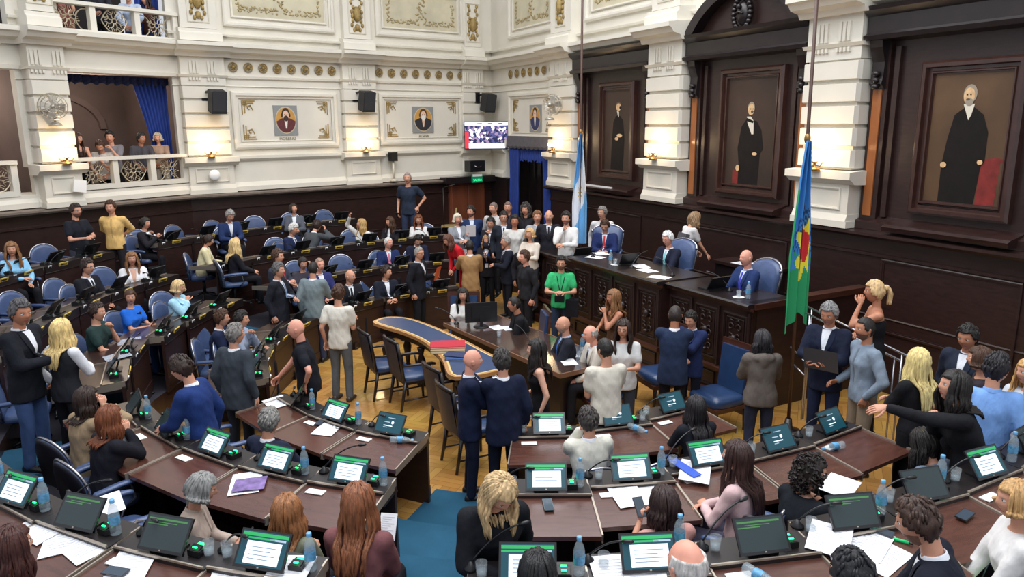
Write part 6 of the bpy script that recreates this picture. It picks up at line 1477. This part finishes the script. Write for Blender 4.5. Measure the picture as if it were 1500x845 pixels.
# --- third row ---
P(128, 391, .6, 100, 'seated person with glasses in dark suit and dark tie, left arc', 'man with glasses in dark suit, left arc', 'sit', 'short', DBR, 'suit', dark, arms=('lap', 'desk'), tie=(30, 30, 40), glasses=True, lean=8)
P(193, 379, .6, 150, 'seated person with long light brown hair and white jacket', 'woman in white jacket, left arc', 'sit', 'long', LBR, 'blazer', (232, 232, 234), arms=('clasp', 'phone'), shirt=(214, 170, 148), hlen=.26)
P(306, 352, .6, 75, 'seated person in cream jacket looking down in profile', 'woman in cream jacket', 'sit', 'pony', DBR, 'blazer', (226, 216, 172), arms=('phone', 'phone'), shirt=(232, 230, 226), hp=18, lean=12, fem=True, fat=.6)
P(345, 358, .6, 60, 'blond seated person seen from behind next to the cream jacket', 'blonde seen from behind beside cream jacket', 'sit', 'long', (214, 184, 128), 'blazer', (30, 30, 36), arms=('desk', 'desk'), hy=-20)
P(430, 336, .6, 110, 'grey-haired seated person in navy suit looking down to the right, third row', 'grey-haired man in navy suit', 'sit', 'short', WHT, 'suit', (34, 44, 78), arms=('clasp', 'clasp'), hp=12, tie=(40, 50, 90), lean=10)
P(529, 328, .6, 200, 'blond seated person in white blouse raising one hand', 'blond woman raising one hand', 'sit', 'long', BLD, 'blouse', (222, 220, 216), arms=('arm', 'up'), hy=40, hp=-10, hlen=.25)
P(571, 325, .6, 200, 'brown-haired seated person in dark blazer smiling left', 'brown-haired woman in dark blazer, third row', 'sit', 'long', BRN, 'blazer', (34, 32, 38), arms=('desk', 'desk'), hy=25, shirt=white, hlen=.24)
P(613, 322, .6, 178, 'auburn-haired seated person in white blouse smiling to camera', 'auburn-haired woman in white blouse', 'sit', 'long', AUB, 'blouse', (230, 228, 226), arms=('clasp', 'clasp'), hlen=.2)
# --- standing over the desks ---
P(464, 331, .3, 25, 'person in grey jacket standing with back turned, leaning over a third-row desk', 'man in grey jacket leaning over desk', 'stand', 'short', DBR, 'blazer', (72, 76, 80), (30, 30, 36), ('lean', 'ear'), lean=34, hp=5)
# --- second row ---
P(444, 386, .3, 150, 'dark-haired seated person resting forehead on hand', 'woman resting forehead on hand', 'sit', 'pony', BLK, 'blouse', (64, 60, 70), arms=('ear', 'desk'), fem=True, hp=8)
P(468, 388, .3, 140, 'balding seated person in purple-blue suit behind the grey jacket', 'balding man in purple-blue suit', 'sit', 'thin', (150, 120, 104), 'suit', (44, 48, 98), arms=('desk', 'desk'), sk='pink')
P(569, 356, .3, 160, 'grey-haired seated person in blue suit with pink tie', 'grey-haired man with pink tie', 'sit', 'crop', WHT, 'suit', (32, 46, 88), arms=('clasp', 'clasp'), tie=(206, 116, 140), sk='pink', hy=-30)
P(612, 352, .3, 160, 'dark-haired seated person in dark suit bending over the desk', 'dark-haired man bending over desk', 'sit', 'short', BLK, 'suit', (32, 36, 58), arms=('desk', 'desk'), hp=28, lean=16)
P(262, 421, .3, 95, 'seated person with short blond bob and light blue cardigan', 'woman with blond bob in light blue cardigan', 'sit', 'bob', (206, 176, 128), 'jacket', (166, 212, 232), arms=('lap', 'chin'), shirt=white, fat=.4, hp=4)
P(191, 435, .3, 100, 'smiling seated person with ponytail, white sleeves and bright blue apron', 'smiling woman in bright blue apron', 'sit', 'pony', BRN, 'tee', (36, 104, 206), (44, 70, 120), ('phone', 'phone'), hy=50, fem=True, extra=both(held_phone(1), child_box('dark_panel', lambda K: K['waist']+K['Rc']@V3(-.05, .085, .1), (.1, .04, .3), cloth((40, 34, 44)))))
P(143, 457, .3, 85, 'seated young person in dark green hoodie with hand at chin', 'boy in dark green hoodie', 'sit', 'short', DBR, 'tee', (40, 60, 58), (40, 48, 84), ('chin', 'desk'), hy=10)
# --- front row, far side and left arc ---
P(513, 405, 0, 150, 'bald seated person in dark suit and black tie at front row', 'bald man in dark suit, front row far side', 'sit', 'bald', DGR, 'suit', dark, arms=('phone', 'desk'), tie=(26, 26, 32), hy=-40, beard=0)
P(566, 399, 0, 150, 'dark-haired seated person in dark suit, open white shirt, front row', 'man with open white shirt, front row far side', 'sit', 'short', DBR, 'suit', (30, 34, 46), arms=('clasp', 'clasp'), hy=-40)
P(325, 466, 0, 80, 'brown-haired seated person in navy suit on left arc of front row', 'brown-haired man in navy suit, left arc', 'sit', 'short', BRN, 'suit', (30, 38, 66), arms=('desk', 'desk'), lean=10)
P(354, 468, 0, 90, 'dark-haired seated person in grey-blue shirt, hand to face, front row left arc', 'person in grey-blue shirt, left arc', 'sit', 'short', BLK, 'shirt', (150, 162, 184), arms=('chin', 'phone'))
P(407, 376, .16, 100, 'brown-haired person with red tie half hidden behind the dark-suited standing man', 'brown-haired man with red tie', 'stand', 'short', BRN, 'suit', (58, 62, 76), arms=('clasp', 'hold'), tie=(170, 50, 60))
P(408, 396, 0, 100, 'grey-haired standing person in dark suit and light tie, left arc', 'grey-haired standing man in dark suit', 'stand', 'short', DGR, 'suit', (32, 34, 42), arms=('clasp', 'down'), tie=(120, 140, 170), fat=.4)
P(459, 394, 0, 10, 'black-haired person in grey-green jacket standing with back to camera', 'man in grey-green jacket', 'stand', 'crop', BLK, 'blazer', (120, 134, 138), (50, 56, 76), ('down', 'clasp'), fat=.2)
P(496, 430, 0, 12, 'person in white t-shirt and grey jeans standing with back to camera', 'man in white tee and jeans', 'stand', 'short', BRN, 'tee', (216, 212, 200), (92, 96, 100), ('down', 'hold'), shoes=(60, 52, 50))
P(434, 482, 0, 262, 'bald person in black polo with white-striped collar leaning hand on desk', 'bald man in black polo', 'stand', 'bald', DGR, 'polo', (24, 26, 34), (24, 24, 30), ('hip', 'reachlow'), lean=10, fat=.35, hy=0, sk='pink', shirt=white, extra=None, shoes=(20, 20, 20))
P(345, 490, 0, 20, 'grey-haired person in charcoal suit standing with back to camera', 'grey-haired man in charcoal suit', 'stand', 'short', (120, 116, 112), 'suit', (60, 66, 74), (44, 48, 56), ('down', 'down'), fat=.35, hy=30)
P(266, 540, .16, 275, 'dark-haired person in bright blue suit standing in profile looking down', 'man in bright blue suit', 'stand', 'short', DBR, 'suit', (30, 52, 106), (26, 34, 62), ('desk', 'down'), lean=12, hp=15)
P(30, 458, .45, 95, 'grey-haired person in dark suit and jeans standing at far left', 'grey-haired man in dark suit and jeans', 'stand', 'short', (82, 80, 82), 'suit', (26, 28, 36), (66, 88, 132), ('down', 'clasp'), hy=20, sk='tan', s=1.06, hp=8)
P(91, 483, .4, 20, 'person with long blond hair, black vest and white sleeves, back turned', 'blonde in black vest and white sleeves', 'stand', 'long', (224, 190, 128), 'vest', (34, 36, 42), (24, 24, 30), ('hip', 'clasp'), shirt=(220, 222, 228), hlen=.36)
# --- around the long table ---
P(678, 432, 0, 178, 'black-haired seated person in white top behind the computer monitor', 'woman behind the monitor', 'sit', 'long', BLK, 'tee', (222, 220, 216), arms=('desk', 'desk'), hlen=.3, chair='arm')
P(753, 446, 0, 262, 'dark-haired seated person in black suit with hands folded on the long table', 'black-suited man at long table', 'sit', 'crop', BLK, 'blazer', (26, 26, 30), arms=('desk', 'desk'), shirt=(26, 26, 30), lean=16, chair='arm', sk='tan')
P(825, 476, 0, 262, 'bald seated person with grey beard, dark suit and blue tie', 'bald bearded man with blue tie', 'sit', 'bald', GRY, 'suit', (34, 36, 46), arms=('desk', 'desk'), tie=(60, 110, 190), shirt=(170, 190, 220), beard=1, chair='arm')
P(865, 490, 0, 255, 'balding grey-haired seated person in beige suit at the long table', 'balding man in beige suit', 'sit', 'fringe', (150, 146, 140), 'suit', (206, 198, 186), arms=('desk', 'desk'), tie=(70, 64, 70), lean=14, chair='arm', sk='pink')
P(785, 512, 0, 268, 'person with long black hair and black tank top standing in profile', 'woman in black tank top', 'stand', 'long', BLK, 'tank', (22, 22, 26), (20, 20, 24), ('down', 'arm'), hlen=.34, sk='light', extra=held_phone(-1, (180, 180, 190)))
P(886, 512, 0, 345, 'person in cream t-shirt standing with back to camera near the long table', 'man in cream t-shirt, back turned', 'stand', 'crop', BLK, 'tee', (210, 204, 190), (60, 66, 80), ('hold', 'clasp'), hy=-20, fat=.35)
P(913, 482, 0, 190, 'person with glasses and long dark hair in white patterned t-shirt, facing camera', 'woman with glasses in white patterned tee', 'stand', 'long', DBR, 'tee', (208, 208, 206), (60, 64, 74), ('clasp', 'hold'), glasses=True, hlen=.3, fat=.4, hy=10)
P(898, 436, 0, 250, 'person with long brown-blond hair and brown sleeveless top before the podium', 'woman in brown sleeveless top', 'stand', 'long', LBR, 'tank', (96, 66, 46), (34, 30, 32), ('chin', 'clasp'), sk='tan', hlen=.32)
P(822, 386, 0, 188, 'bearded person with glasses in bright green polo holding a camera', 'cameraman in green polo', 'stand', 'short', BLK, 'polo', (58, 178, 112), (44, 60, 84), ('camera', 'camera'), beard=1, glasses=True, fat=.35,
  extra=both(child_box('camera_body', lambda K: K['waist']+K['Rc']@V3(.0, .36, -.02), (.16, .12, .12), black), child_box('camera_bag', lambda K: K['waist']+K['Rc']@V3(-.2, .12, -.25), (.22, .16, .3), cloth((28, 28, 34))), lanyard((26, 28, 34), False)))
P(692, 528, 0, 80, 'bald person in navy suit facing right, embracing another man', 'bald embracing man', 'stand', 'bald', (60, 52, 48), 'suit', (24, 32, 58), (22, 28, 48), ('hug', 'huglow'), sk='pink', s=.97)
P(735, 529, 0, 340, 'curly dark-haired person in navy suit seen from behind, embracing the bald man', 'curly-haired embracing man', 'stand', 'short', (58, 54, 52), 'suit', (22, 29, 52), (20, 24, 40), ('hug', 'down'), fat=.4, s=.99)
P(989, 462, 0, 15, 'short-haired person in blue suit hugging someone, back to camera', 'blue-suited man hugging before the podium', 'stand', 'crop', (52, 44, 42), 'suit', (36, 48, 74), (22, 24, 34), ('hug', 'hug'), fat=.3, sk='tan')
P(1012, 468, 0, 220, 'dark-haired person in dark suit being hugged, arm round blue suit’s back', 'hugged dark-haired man', 'stand', 'short', BLK, 'suit', (34, 46, 86), (24, 26, 38), ('hug', 'huglow'), hp=16, s=.905)
P(1117, 498, 0, 5, 'person with dark hair and grey hooded jacket standing with back to camera', 'person in grey hooded jacket', 'stand', 'long', (40, 38, 42), 'hoodie', (98, 90, 84), (44, 50, 70), ('clasp', 'clasp'), hlen=.16, fem=True, hp=14, fat=.3)
# --- the crowd at the far end ---
P(614, 371, 0, 110, 'grey-haired person with glasses in black suit standing alone with orange folder', 'standing man with orange folder', 'stand', 'crop', (140, 136, 130), 'suit', (28, 30, 38), (26, 28, 34), ('hold', 'down'), glasses=True, hy=15, extra=both(held_paper(-1, .2, .26, 'orange folder under arm of the standing grey-haired man', 1.3, name='folder', m=mat('folder_orange', (206, 96, 60), .6))))
P(656, 352, .3, 235, 'brown-haired person in red jacket bending over a desk', 'woman in red jacket bending', 'stand', 'long', (96, 62, 50), 'blazer', (196, 34, 44), (186, 30, 40), ('desk', 'desk'), lean=42, hp=10, shirt=(196, 34, 44), hlen=.2)
P(688, 361, 0, 350, 'person in tan suit standing with back to camera holding a phone', 'man in tan suit', 'stand', 'crop', BLK, 'suit', (158, 124, 84), (150, 116, 80), ('phonehi', 'clasp'), extra=held_phone(-1))
P(713, 352, 0, 185, 'person with curly blond hair and black blazer with hands clasped', 'curly blond woman in black blazer', 'stand', 'long', (176, 134, 86), 'blazer', (34, 32, 36), (26, 26, 30), ('clap', 'clap'), shirt=white, hlen=.16, extra=lanyard())
P(741, 354, 0, 250, 'grey-haired person in dark suit facing left in the far group', 'grey-haired man facing left in group', 'stand', 'crop', (150, 146, 142), 'suit', (30, 34, 46), (28, 30, 38), ('clasp', 'down'), tie=(40, 44, 60), fat=.2)
P(768, 377, 0, 240, 'brown-haired person in black shirt standing sideways beside the cameraman', 'man in black shirt beside cameraman', 'stand', 'short', BRN, 'shirt', (38, 38, 42), (30, 30, 34), ('down', 'hip'), sk='pink')
P(771, 358, 0, 175, 'balding bearded person in dark jacket smiling behind the black shirt', 'smiling bearded man in dark jacket', 'stand', 'crop', DBR, 'jacket', (36, 36, 42), (30, 30, 34), ('down', 'down'), beard=1, sk='tan', shirt=(60, 60, 66))
P(792, 349, 0, 250, 'grey-blond person in bright pink jacket in the far group', 'woman in bright pink jacket', 'stand', 'bob', (176, 150, 122), 'blazer', (214, 50, 128), (190, 40, 110), ('down', 'clasp'), shirt=white, s=1.06)
P(776, 343, .3, 210, 'blond person in pale top behind the bearded man', 'blond woman in pale top', 'stand', 'bob', (204, 164, 116), 'blouse', (218, 206, 192), (60, 60, 66), ('clasp', 'clasp'))
P(670, 321, .45, 150, 'person with short pale blond hair and light grey blazer', 'pale-haired woman in grey blazer', 'stand', 'bob', (206, 196, 176), 'blazer', (140, 144, 150), (90, 100, 120), ('clasp', 'clasp'), hy=10)
P(690, 310, .5, 175, 'bearded person in blue suit and pale shirt holding papers, at the back', 'bearded man in blue suit with papers', 'stand', 'short', BLK, 'suit', (38, 54, 92), (40, 50, 80), ('down', 'hold'), beard=1, shirt=(206, 214, 228), hy=30, extra=held_paper(1, .2, .28, 'white papers held by the bearded man in blue suit', 1.2))
P(719, 327, .3, 195, 'dark-haired person in dark suit with hand at chin', 'man with hand at chin in dark suit', 'stand', 'short', BLK, 'suit', (34, 34, 42), (30, 30, 36), ('chin', 'cross'), hp=12)
P(723, 305, .6, 195, 'bald person in checked shirt at the back of the group', 'bald man in checked shirt', 'stand', 'crop', (110, 96, 90), 'shirt', (196, 192, 190), (60, 60, 70), ('down', 'down'), hy=25)
P(744, 304, .6, 190, 'bald person half hidden in front of the left blue curtain', 'bald man by left curtain', 'stand', 'crop', (110, 90, 80), 'shirt', (54, 48, 58), (40, 40, 46), ('down', 'down'))
P(738, 319, .45, 180, 'dark-haired person with glasses, dark suit and tie among the back group', 'man with glasses in back group', 'stand', 'short', BLK, 'suit', (36, 42, 52), (34, 36, 42), ('down', 'down'), glasses=True, tie=(40, 44, 56))
P(754, 324, .4, 180, 'young dark-haired person in white printed t-shirt', 'young man in white printed tee', 'stand', 'short', BLK, 'tee', (214, 212, 206), (60, 60, 70), ('down', 'down'), sk='tan')
P(767, 333, .3, 215, 'person with short ginger-blond hair and brown top', 'ginger-blond woman in brown top', 'stand', 'bob', (176, 122, 80), 'blouse', (104, 84, 70), (60, 50, 46), ('clasp', 'down'))
P(787, 318, .5, 160, 'young person in light grey suit with pink tie', 'young man in light grey suit', 'stand', 'short', (120, 84, 56), 'suit', (160, 164, 168), (120, 124, 130), ('down', 'down'), tie=(206, 130, 140), hy=20)
P(770, 307, .62, 200, 'curly-haired person in dark clothes before the doorway', 'curly-haired figure in doorway', 'stand', 'curly', (70, 66, 64), 'shirt', (40, 38, 42), (40, 38, 42), ('down', 'down'), fem=False)
P(804, 317, .55, 185, 'bald person in dark suit standing near the right blue curtain', 'bald man by right curtain', 'stand', 'bald', DGR, 'suit', (38, 38, 46), (34, 34, 40), ('down', 'down'), tie=(40, 40, 46))
P(829, 320, .6, 200, 'bearded person in white shirt standing left of the national flag', 'bearded man in white shirt by flag', 'stand', 'short', BLK, 'shirt', (230, 228, 226), (50, 50, 60), ('clasp', 'chin'), beard=1)
P(806, 343, .45, 215, 'grey-haired person in dark suit bowing at left end of podium', 'grey-haired man at left end of podium', 'sit', 'crop', (140, 136, 132), 'suit', (46, 46, 54), arms=('desk', 'desk'), hp=20, shirt=white, sk='pink', chair=False)
P(882, 312, .57, 190, 'grey-haired person in white shirt standing behind the reading secretary', 'grey-haired man behind secretary', 'stand', 'short', (120, 118, 116), 'shirt', (214, 212, 214), (50, 50, 60), ('down', 'down'), hy=30)
# --- podium ---
P(886, 331, .8, 195, 'seated person in navy jacket and red tie reading papers at podium', 'reading secretary in navy jacket', 'sit', 'short', BRN, 'suit', (36, 48, 94), arms=('clasp', 'clasp'), tie=(190, 60, 60), hp=22, glasses=True, chair='high')
P(978, 350, .8, 232, 'white-haired seated person with glasses, dark suit and light blue tie presiding', 'white-haired presiding man', 'sit', 'short', (214, 214, 214), 'suit', (30, 34, 52), arms=('reachlow', 'desk'), tie=(130, 200, 206), glasses=True, hp=10, chair='high', sk='pink')
P(1093, 378, .8, 248, 'bald seated person in blue suit and violet-blue tie at right end of podium', 'bald man in blue suit on podium', 'sit', 'bald', GRY, 'suit', (36, 54, 98), arms=('desk', 'reachlow'), tie=(70, 74, 196), shirt=(200, 210, 230), chair='high', sk='pink', fat=.3)
P(1018, 320, .8, 75, 'person with wavy light brown hair, white sleeves and grey vest standing behind the podium', 'woman standing behind the podium', 'stand', 'long', (150, 122, 92), 'tee', (206, 204, 204), (70, 68, 74), ('reachlow', 'reachlow'), lean=16, hp=20, hlen=.14, extra=child_box('grey_vest', lambda K: K['waist']+K['Rc']@V3(0, -.0, .06), (.3, .26, .26), cloth((86, 84, 88))))
# --- right-hand side ---
P(1214, 460, .35, 222, 'grey-haired person in navy suit hugging a closed laptop to the chest', 'grey-haired man holding laptop', 'stand', 'short', (134, 132, 132), 'suit', (28, 34, 54), (32, 40, 66), ('clasp', 'clasp'), hp=14, sk='tan', extra=held_paper(-1, .36, .26, 'closed grey laptop held by the grey-haired man', 1.25, dx=-.19, name='laptop', m=mat('laptop_grey', (84, 86, 94), .35, metal=.4)))
P(1281, 427, .5, 285, 'person with blond ponytail and strapless black top, hand at mouth', 'blonde in strapless black top', 'stand', 'pony', (206, 172, 124), 'strapless', (24, 24, 28), (24, 24, 28), ('face', 'cross'), sk='tan', s=1.08)
P(1267, 482, .3, 265, 'bearded person in grey-blue shirt and khaki trousers, hand in pocket', 'bearded man in grey-blue shirt', 'stand', 'crop', BLK, 'shirt', (128, 142, 158), (142, 126, 106), ('pocket', 'arm'), beard=1, sk='tan')
P(1345, 528, .3, 340, 'person with very long straight blond hair and black top, back to camera', 'long-haired blonde in black top', 'stand', 'long', (228, 198, 134), 'blouse', (26, 26, 30), (22, 22, 26), ('clasp', 'clasp'), hlen=.46, hy=20)
P(1417, 494, .3, 235, 'dark-haired person in dark suit and open white shirt by the right wall', 'dark-haired man in open white shirt', 'stand', 'short', BLK, 'suit', (38, 44, 60), (30, 32, 40), ('down', 'down'), hp=12, sk='tan')
P(1396, 566, .3, 285, 'person with black hair in profile stretching one arm out to the left', 'woman stretching out one arm', 'stand', 'long', BLK, 'blouse', (28, 28, 32), (96, 104, 116), ((( -.02, .54, .30), (.3, -.2, -1), (.1, 1, .15), .25), 'chin'), lean=22, hlen=.22, hy=-10, hp=-14, fat=.2, s=1.1)
P(1434, 526, .3, 300, 'brown-haired person partly hidden behind the light blue shirt', 'half-hidden brown-haired woman', 'stand', 'bob', BRN, 'blouse', (50, 44, 50), (40, 40, 46), ('down', 'down'))
P(1460, 540, .3, 30, 'dark-haired person in light blue shirt with back to camera at right', 'man in light blue shirt, right edge', 'stand', 'short', (36, 34, 38), 'shirt', (118, 158, 216), (36, 48, 84), ('clasp', 'down'), hy=40, fat=.3, lean=8, s=1.03)
P(1506, 545, .3, 250, 'blond person in white top cut by the right frame edge', 'blonde cut by right frame edge', 'stand', 'long', (206, 160, 100), 'blouse', (214, 218, 226), (60, 60, 70), ('clasp', 'clasp'), hy=20)
P(1352, 648, .3, 335, 'seated person in grey-blue top bending down, seen from behind at right', 'bending person in grey-blue top', 'sit', 'long', BLK, 'blouse', (104, 118, 136), arms=('lap', 'lap'), lean=26, hp=20, hlen=.2)
# --- near left ---
P(128, 584, .3, 30, 'seated person in tan satin jacket with dark hair, leaning head on hand', 'woman in tan satin jacket', 'sit', 'long', DBR, 'jacket', (156, 134, 106), arms=('desk', 'ear'), hlen=.2, lean=10, hy=20)
P(162, 612, .3, 35, 'seated person with long auburn hair and black jacket, hand to face', 'auburn-haired woman in black jacket, left', 'sit', 'long', AUB, 'blazer', (30, 30, 38), arms=('desk', 'face'), hlen=.22, lean=12, hy=10)
P(395, 617, 0, 25, 'grey-haired seated person in navy suit seen from behind in front row', 'grey-haired man from behind, front row', 'sit', 'short', (128, 126, 122), 'suit', (34, 40, 60), arms=('lap', 'reachlow'), lean=8)
P(297, 716, .3, 75, 'grey-haired seated person in beige top and jeans looking at a phone', 'grey-haired woman in beige with phone', 'sit', 'bob', (136, 136, 134), 'shirt', (176, 158, 146), (70, 96, 140), ('phone', 'phone'), lean=14, hp=14, extra=held_phone(1, (40, 34, 44)))
P(421, 748, .3, 12, 'seated person with straight auburn-blond hair and patterned blouse', 'auburn-blond woman in patterned blouse', 'sit', 'long', (144, 96, 60), 'blouse', (120, 124, 104), arms=('lap', 'phone'), hlen=.30)
P(525, 735, .38, 8, 'seated person with long copper hair and mauve cold-shoulder top', 'copper-haired woman in mauve top', 'sit', 'long', (128, 78, 50), 'blouse', (122, 78, 80), arms=('phone', 'lap'), hlen=.40, s=1.08, fat=.35, extra=held_paper(-1, .12, .18, 'white leaflet held by the copper-haired woman'))
P(18, 800, .6, 40, 'seated person with dark auburn hair at bottom left corner', 'dark auburn-haired woman, bottom left corner', 'sit', 'long', (66, 34, 28), 'blouse', (64, 44, 48), arms=('desk', 'desk'), hlen=.24)
# --- aisle and near right ---
P(733, 722, .3, 165, 'person with streaked blond hair and black sweater standing in aisle looking down', 'blonde in black sweater in aisle', 'stand', 'long', (198, 168, 124), 'sweater', (26, 28, 34), (24, 24, 30), ('down', 'clasp'), hp=38, lean=12, hlen=.26, hy=-15, s=1.04)
P(787, 838, .6, 0, 'black-haired head at bottom edge before a bright tablet', 'black-haired woman at bottom edge', 'sit', 'long', (26, 26, 28), 'blouse', (40, 40, 46), arms=('desk', 'desk'), hlen=.24)
P(1006, 829, .6, 350, 'bald grey-fringed person at bottom edge seen from above', 'bald man at bottom edge', 'sit', 'fringe', (190, 186, 182), 'shirt', (206, 206, 210), arms=('desk', 'desk'), sk='pink', s=1.06, hy=-15)
P(861, 616, 0, 350, 'dark-haired seated person in white blazer with right hand raised to head', 'man in white blazer', 'sit', 'short', (66, 60, 58), 'suit', (206, 204, 192), arms=('face', 'desk'), hy=-25, hp=-4)
P(1019, 596, 0, 345, 'seated person with long straight black hair and black jacket, back to camera', 'black-haired woman in black jacket, front row', 'sit', 'long', (34, 30, 32), 'blazer', (28, 30, 38), arms=('reachlow', 'lap'), hlen=.36)
P(972, 736, .3, 345, 'seated person with dark hair and floral pink top reading a phone', 'dark-haired woman in floral pink top', 'sit', 'long', (52, 36, 34), 'tee', (190, 140, 132), (196, 190, 186), ('phonehi', 'phonehi'), hlen=.16, hy=-15, hp=8, extra=held_phone(-1, (36, 30, 40), tilt=.7))
P(1078, 668, .3, 305, 'seated person with very long brown hair and pale pink blouse in profile', 'woman in pale pink blouse', 'sit', 'long', (56, 36, 32), 'blouse', (214, 182, 182), (90, 90, 110), ('clasp', 'clasp'), hlen=.44, s=1.04, hy=-5)
P(1190, 692, .3, 65, 'curly-haired person with glasses and black v-neck sweater, turned to the right', 'curly-haired woman in black v-neck', 'sit', 'curly', (44, 36, 34), 'sweater', (26, 30, 36), arms=('desk', 'reachlow'), glasses=True, vneck=True, lean=12, s=1.04, hy=42, extra=held_phone(1, (200, 204, 210)))
P(1345, 766, .6, 305, 'brown-haired seated person in dark suit bending over scattered pages', 'suited man bending over pages', 'sit', 'short', (62, 44, 36), 'suit', (26, 30, 42), arms=('desk', 'reachlow'), lean=18, hp=14, beard=1, s=1.05)
P(1247, 846, .7, 330, 'top of a black-haired head at bottom edge below the scattered pages', 'black-haired man at bottom edge', 'sit', 'short', (30, 30, 34), 'suit', (40, 40, 50), arms=('desk', 'desk'))
P(1487, 733, .6, 290, 'blond seated person in white blouse and light green trousers at right edge', 'blonde in white blouse and green trousers', 'sit', 'bob', (186, 146, 96), 'blouse', (228, 226, 224), (150, 214, 150), ('lap', 'lap'), s=1.04, hy=-10)
# ================= empty chairs at the unoccupied desks =================
occ = [(X, Y) for (_, sit, _, _, X, Y) in PEOPLE]
for k, secs in seq.items():
    for sec, ths in secs:
        for i, th in enumerate(ths):
            x, y, z = seatpt(th, k, 0, -1.08, 0)
            if y < 2.2: continue
            if min(math.hypot(x-a, y-b) for a, b in occ) < .62: continue
            if k == 0 and sec == 'mid' and i == 3: continue
            yaw = RAD(th)+PI/2+rng.uniform(-.35, .35)
            CHAIR.put((x, y, z), yaw, 'empty blue leather swivel chair, '+SEAT[(k, round(th))].replace(' in the ', ', '))

# people are called persons in every label
import re as _re
for o in COL.objects:
    if 'label' in o and o.get('category') != 'painting':
        t = o['label']
        for a, b in ((r'\b(wo)?man’s\b', 'person’s'), (r'\b(cameraman|secretary)’s\b', 'seated person’s'), (r'\b(woman|man|boy)\b', 'person'), (r'\bcameraman\b', 'camera person'), (r'\bmen\b', 'people'), (r'\bsecretary\b', 'person'), (r'\b[Bb]londe\b', 'blond person')): t = _re.sub(a, b, t)
        o['label'] = t
# ---------- light: daylight from the skylight overhead plus the wall lamps ----------
w = bpy.data.worlds.new('world'); SC.world = w; w.use_nodes = True
w.node_tree.nodes['Background'].inputs[0].default_value = (.9, .93, 1, 1); w.node_tree.nodes['Background'].inputs[1].default_value = .5
def area(name, loc, size, power, c=(1, 1, 1), rot=(0, 0, 0), sy=None):
    l = bpy.data.lights.new(name, 'AREA'); l.energy = power; l.color = c; l.shape = 'RECTANGLE'; l.size = size; l.size_y = sy or size
    o = bpy.data.objects.new(name, l); COL.objects.link(o); o.location = loc; o.rotation_euler = rot; return o
area('skylight', (-.5, 10.5, 11.5), 10, 1150, (.98, .985, 1), sy=12)
area('front_overhead', (1, 2, 9.5), 8, 300, (.9, .95, 1), rot=(RAD(20), 0, 0), sy=5)  # wide area light above the camera, tilted forward over the near rows
vs = SC.view_settings; vs.view_transform = 'Standard'; vs.look = 'None'; vs.gamma = 1; vs.use_curve_mapping = False; vs.exposure = .5
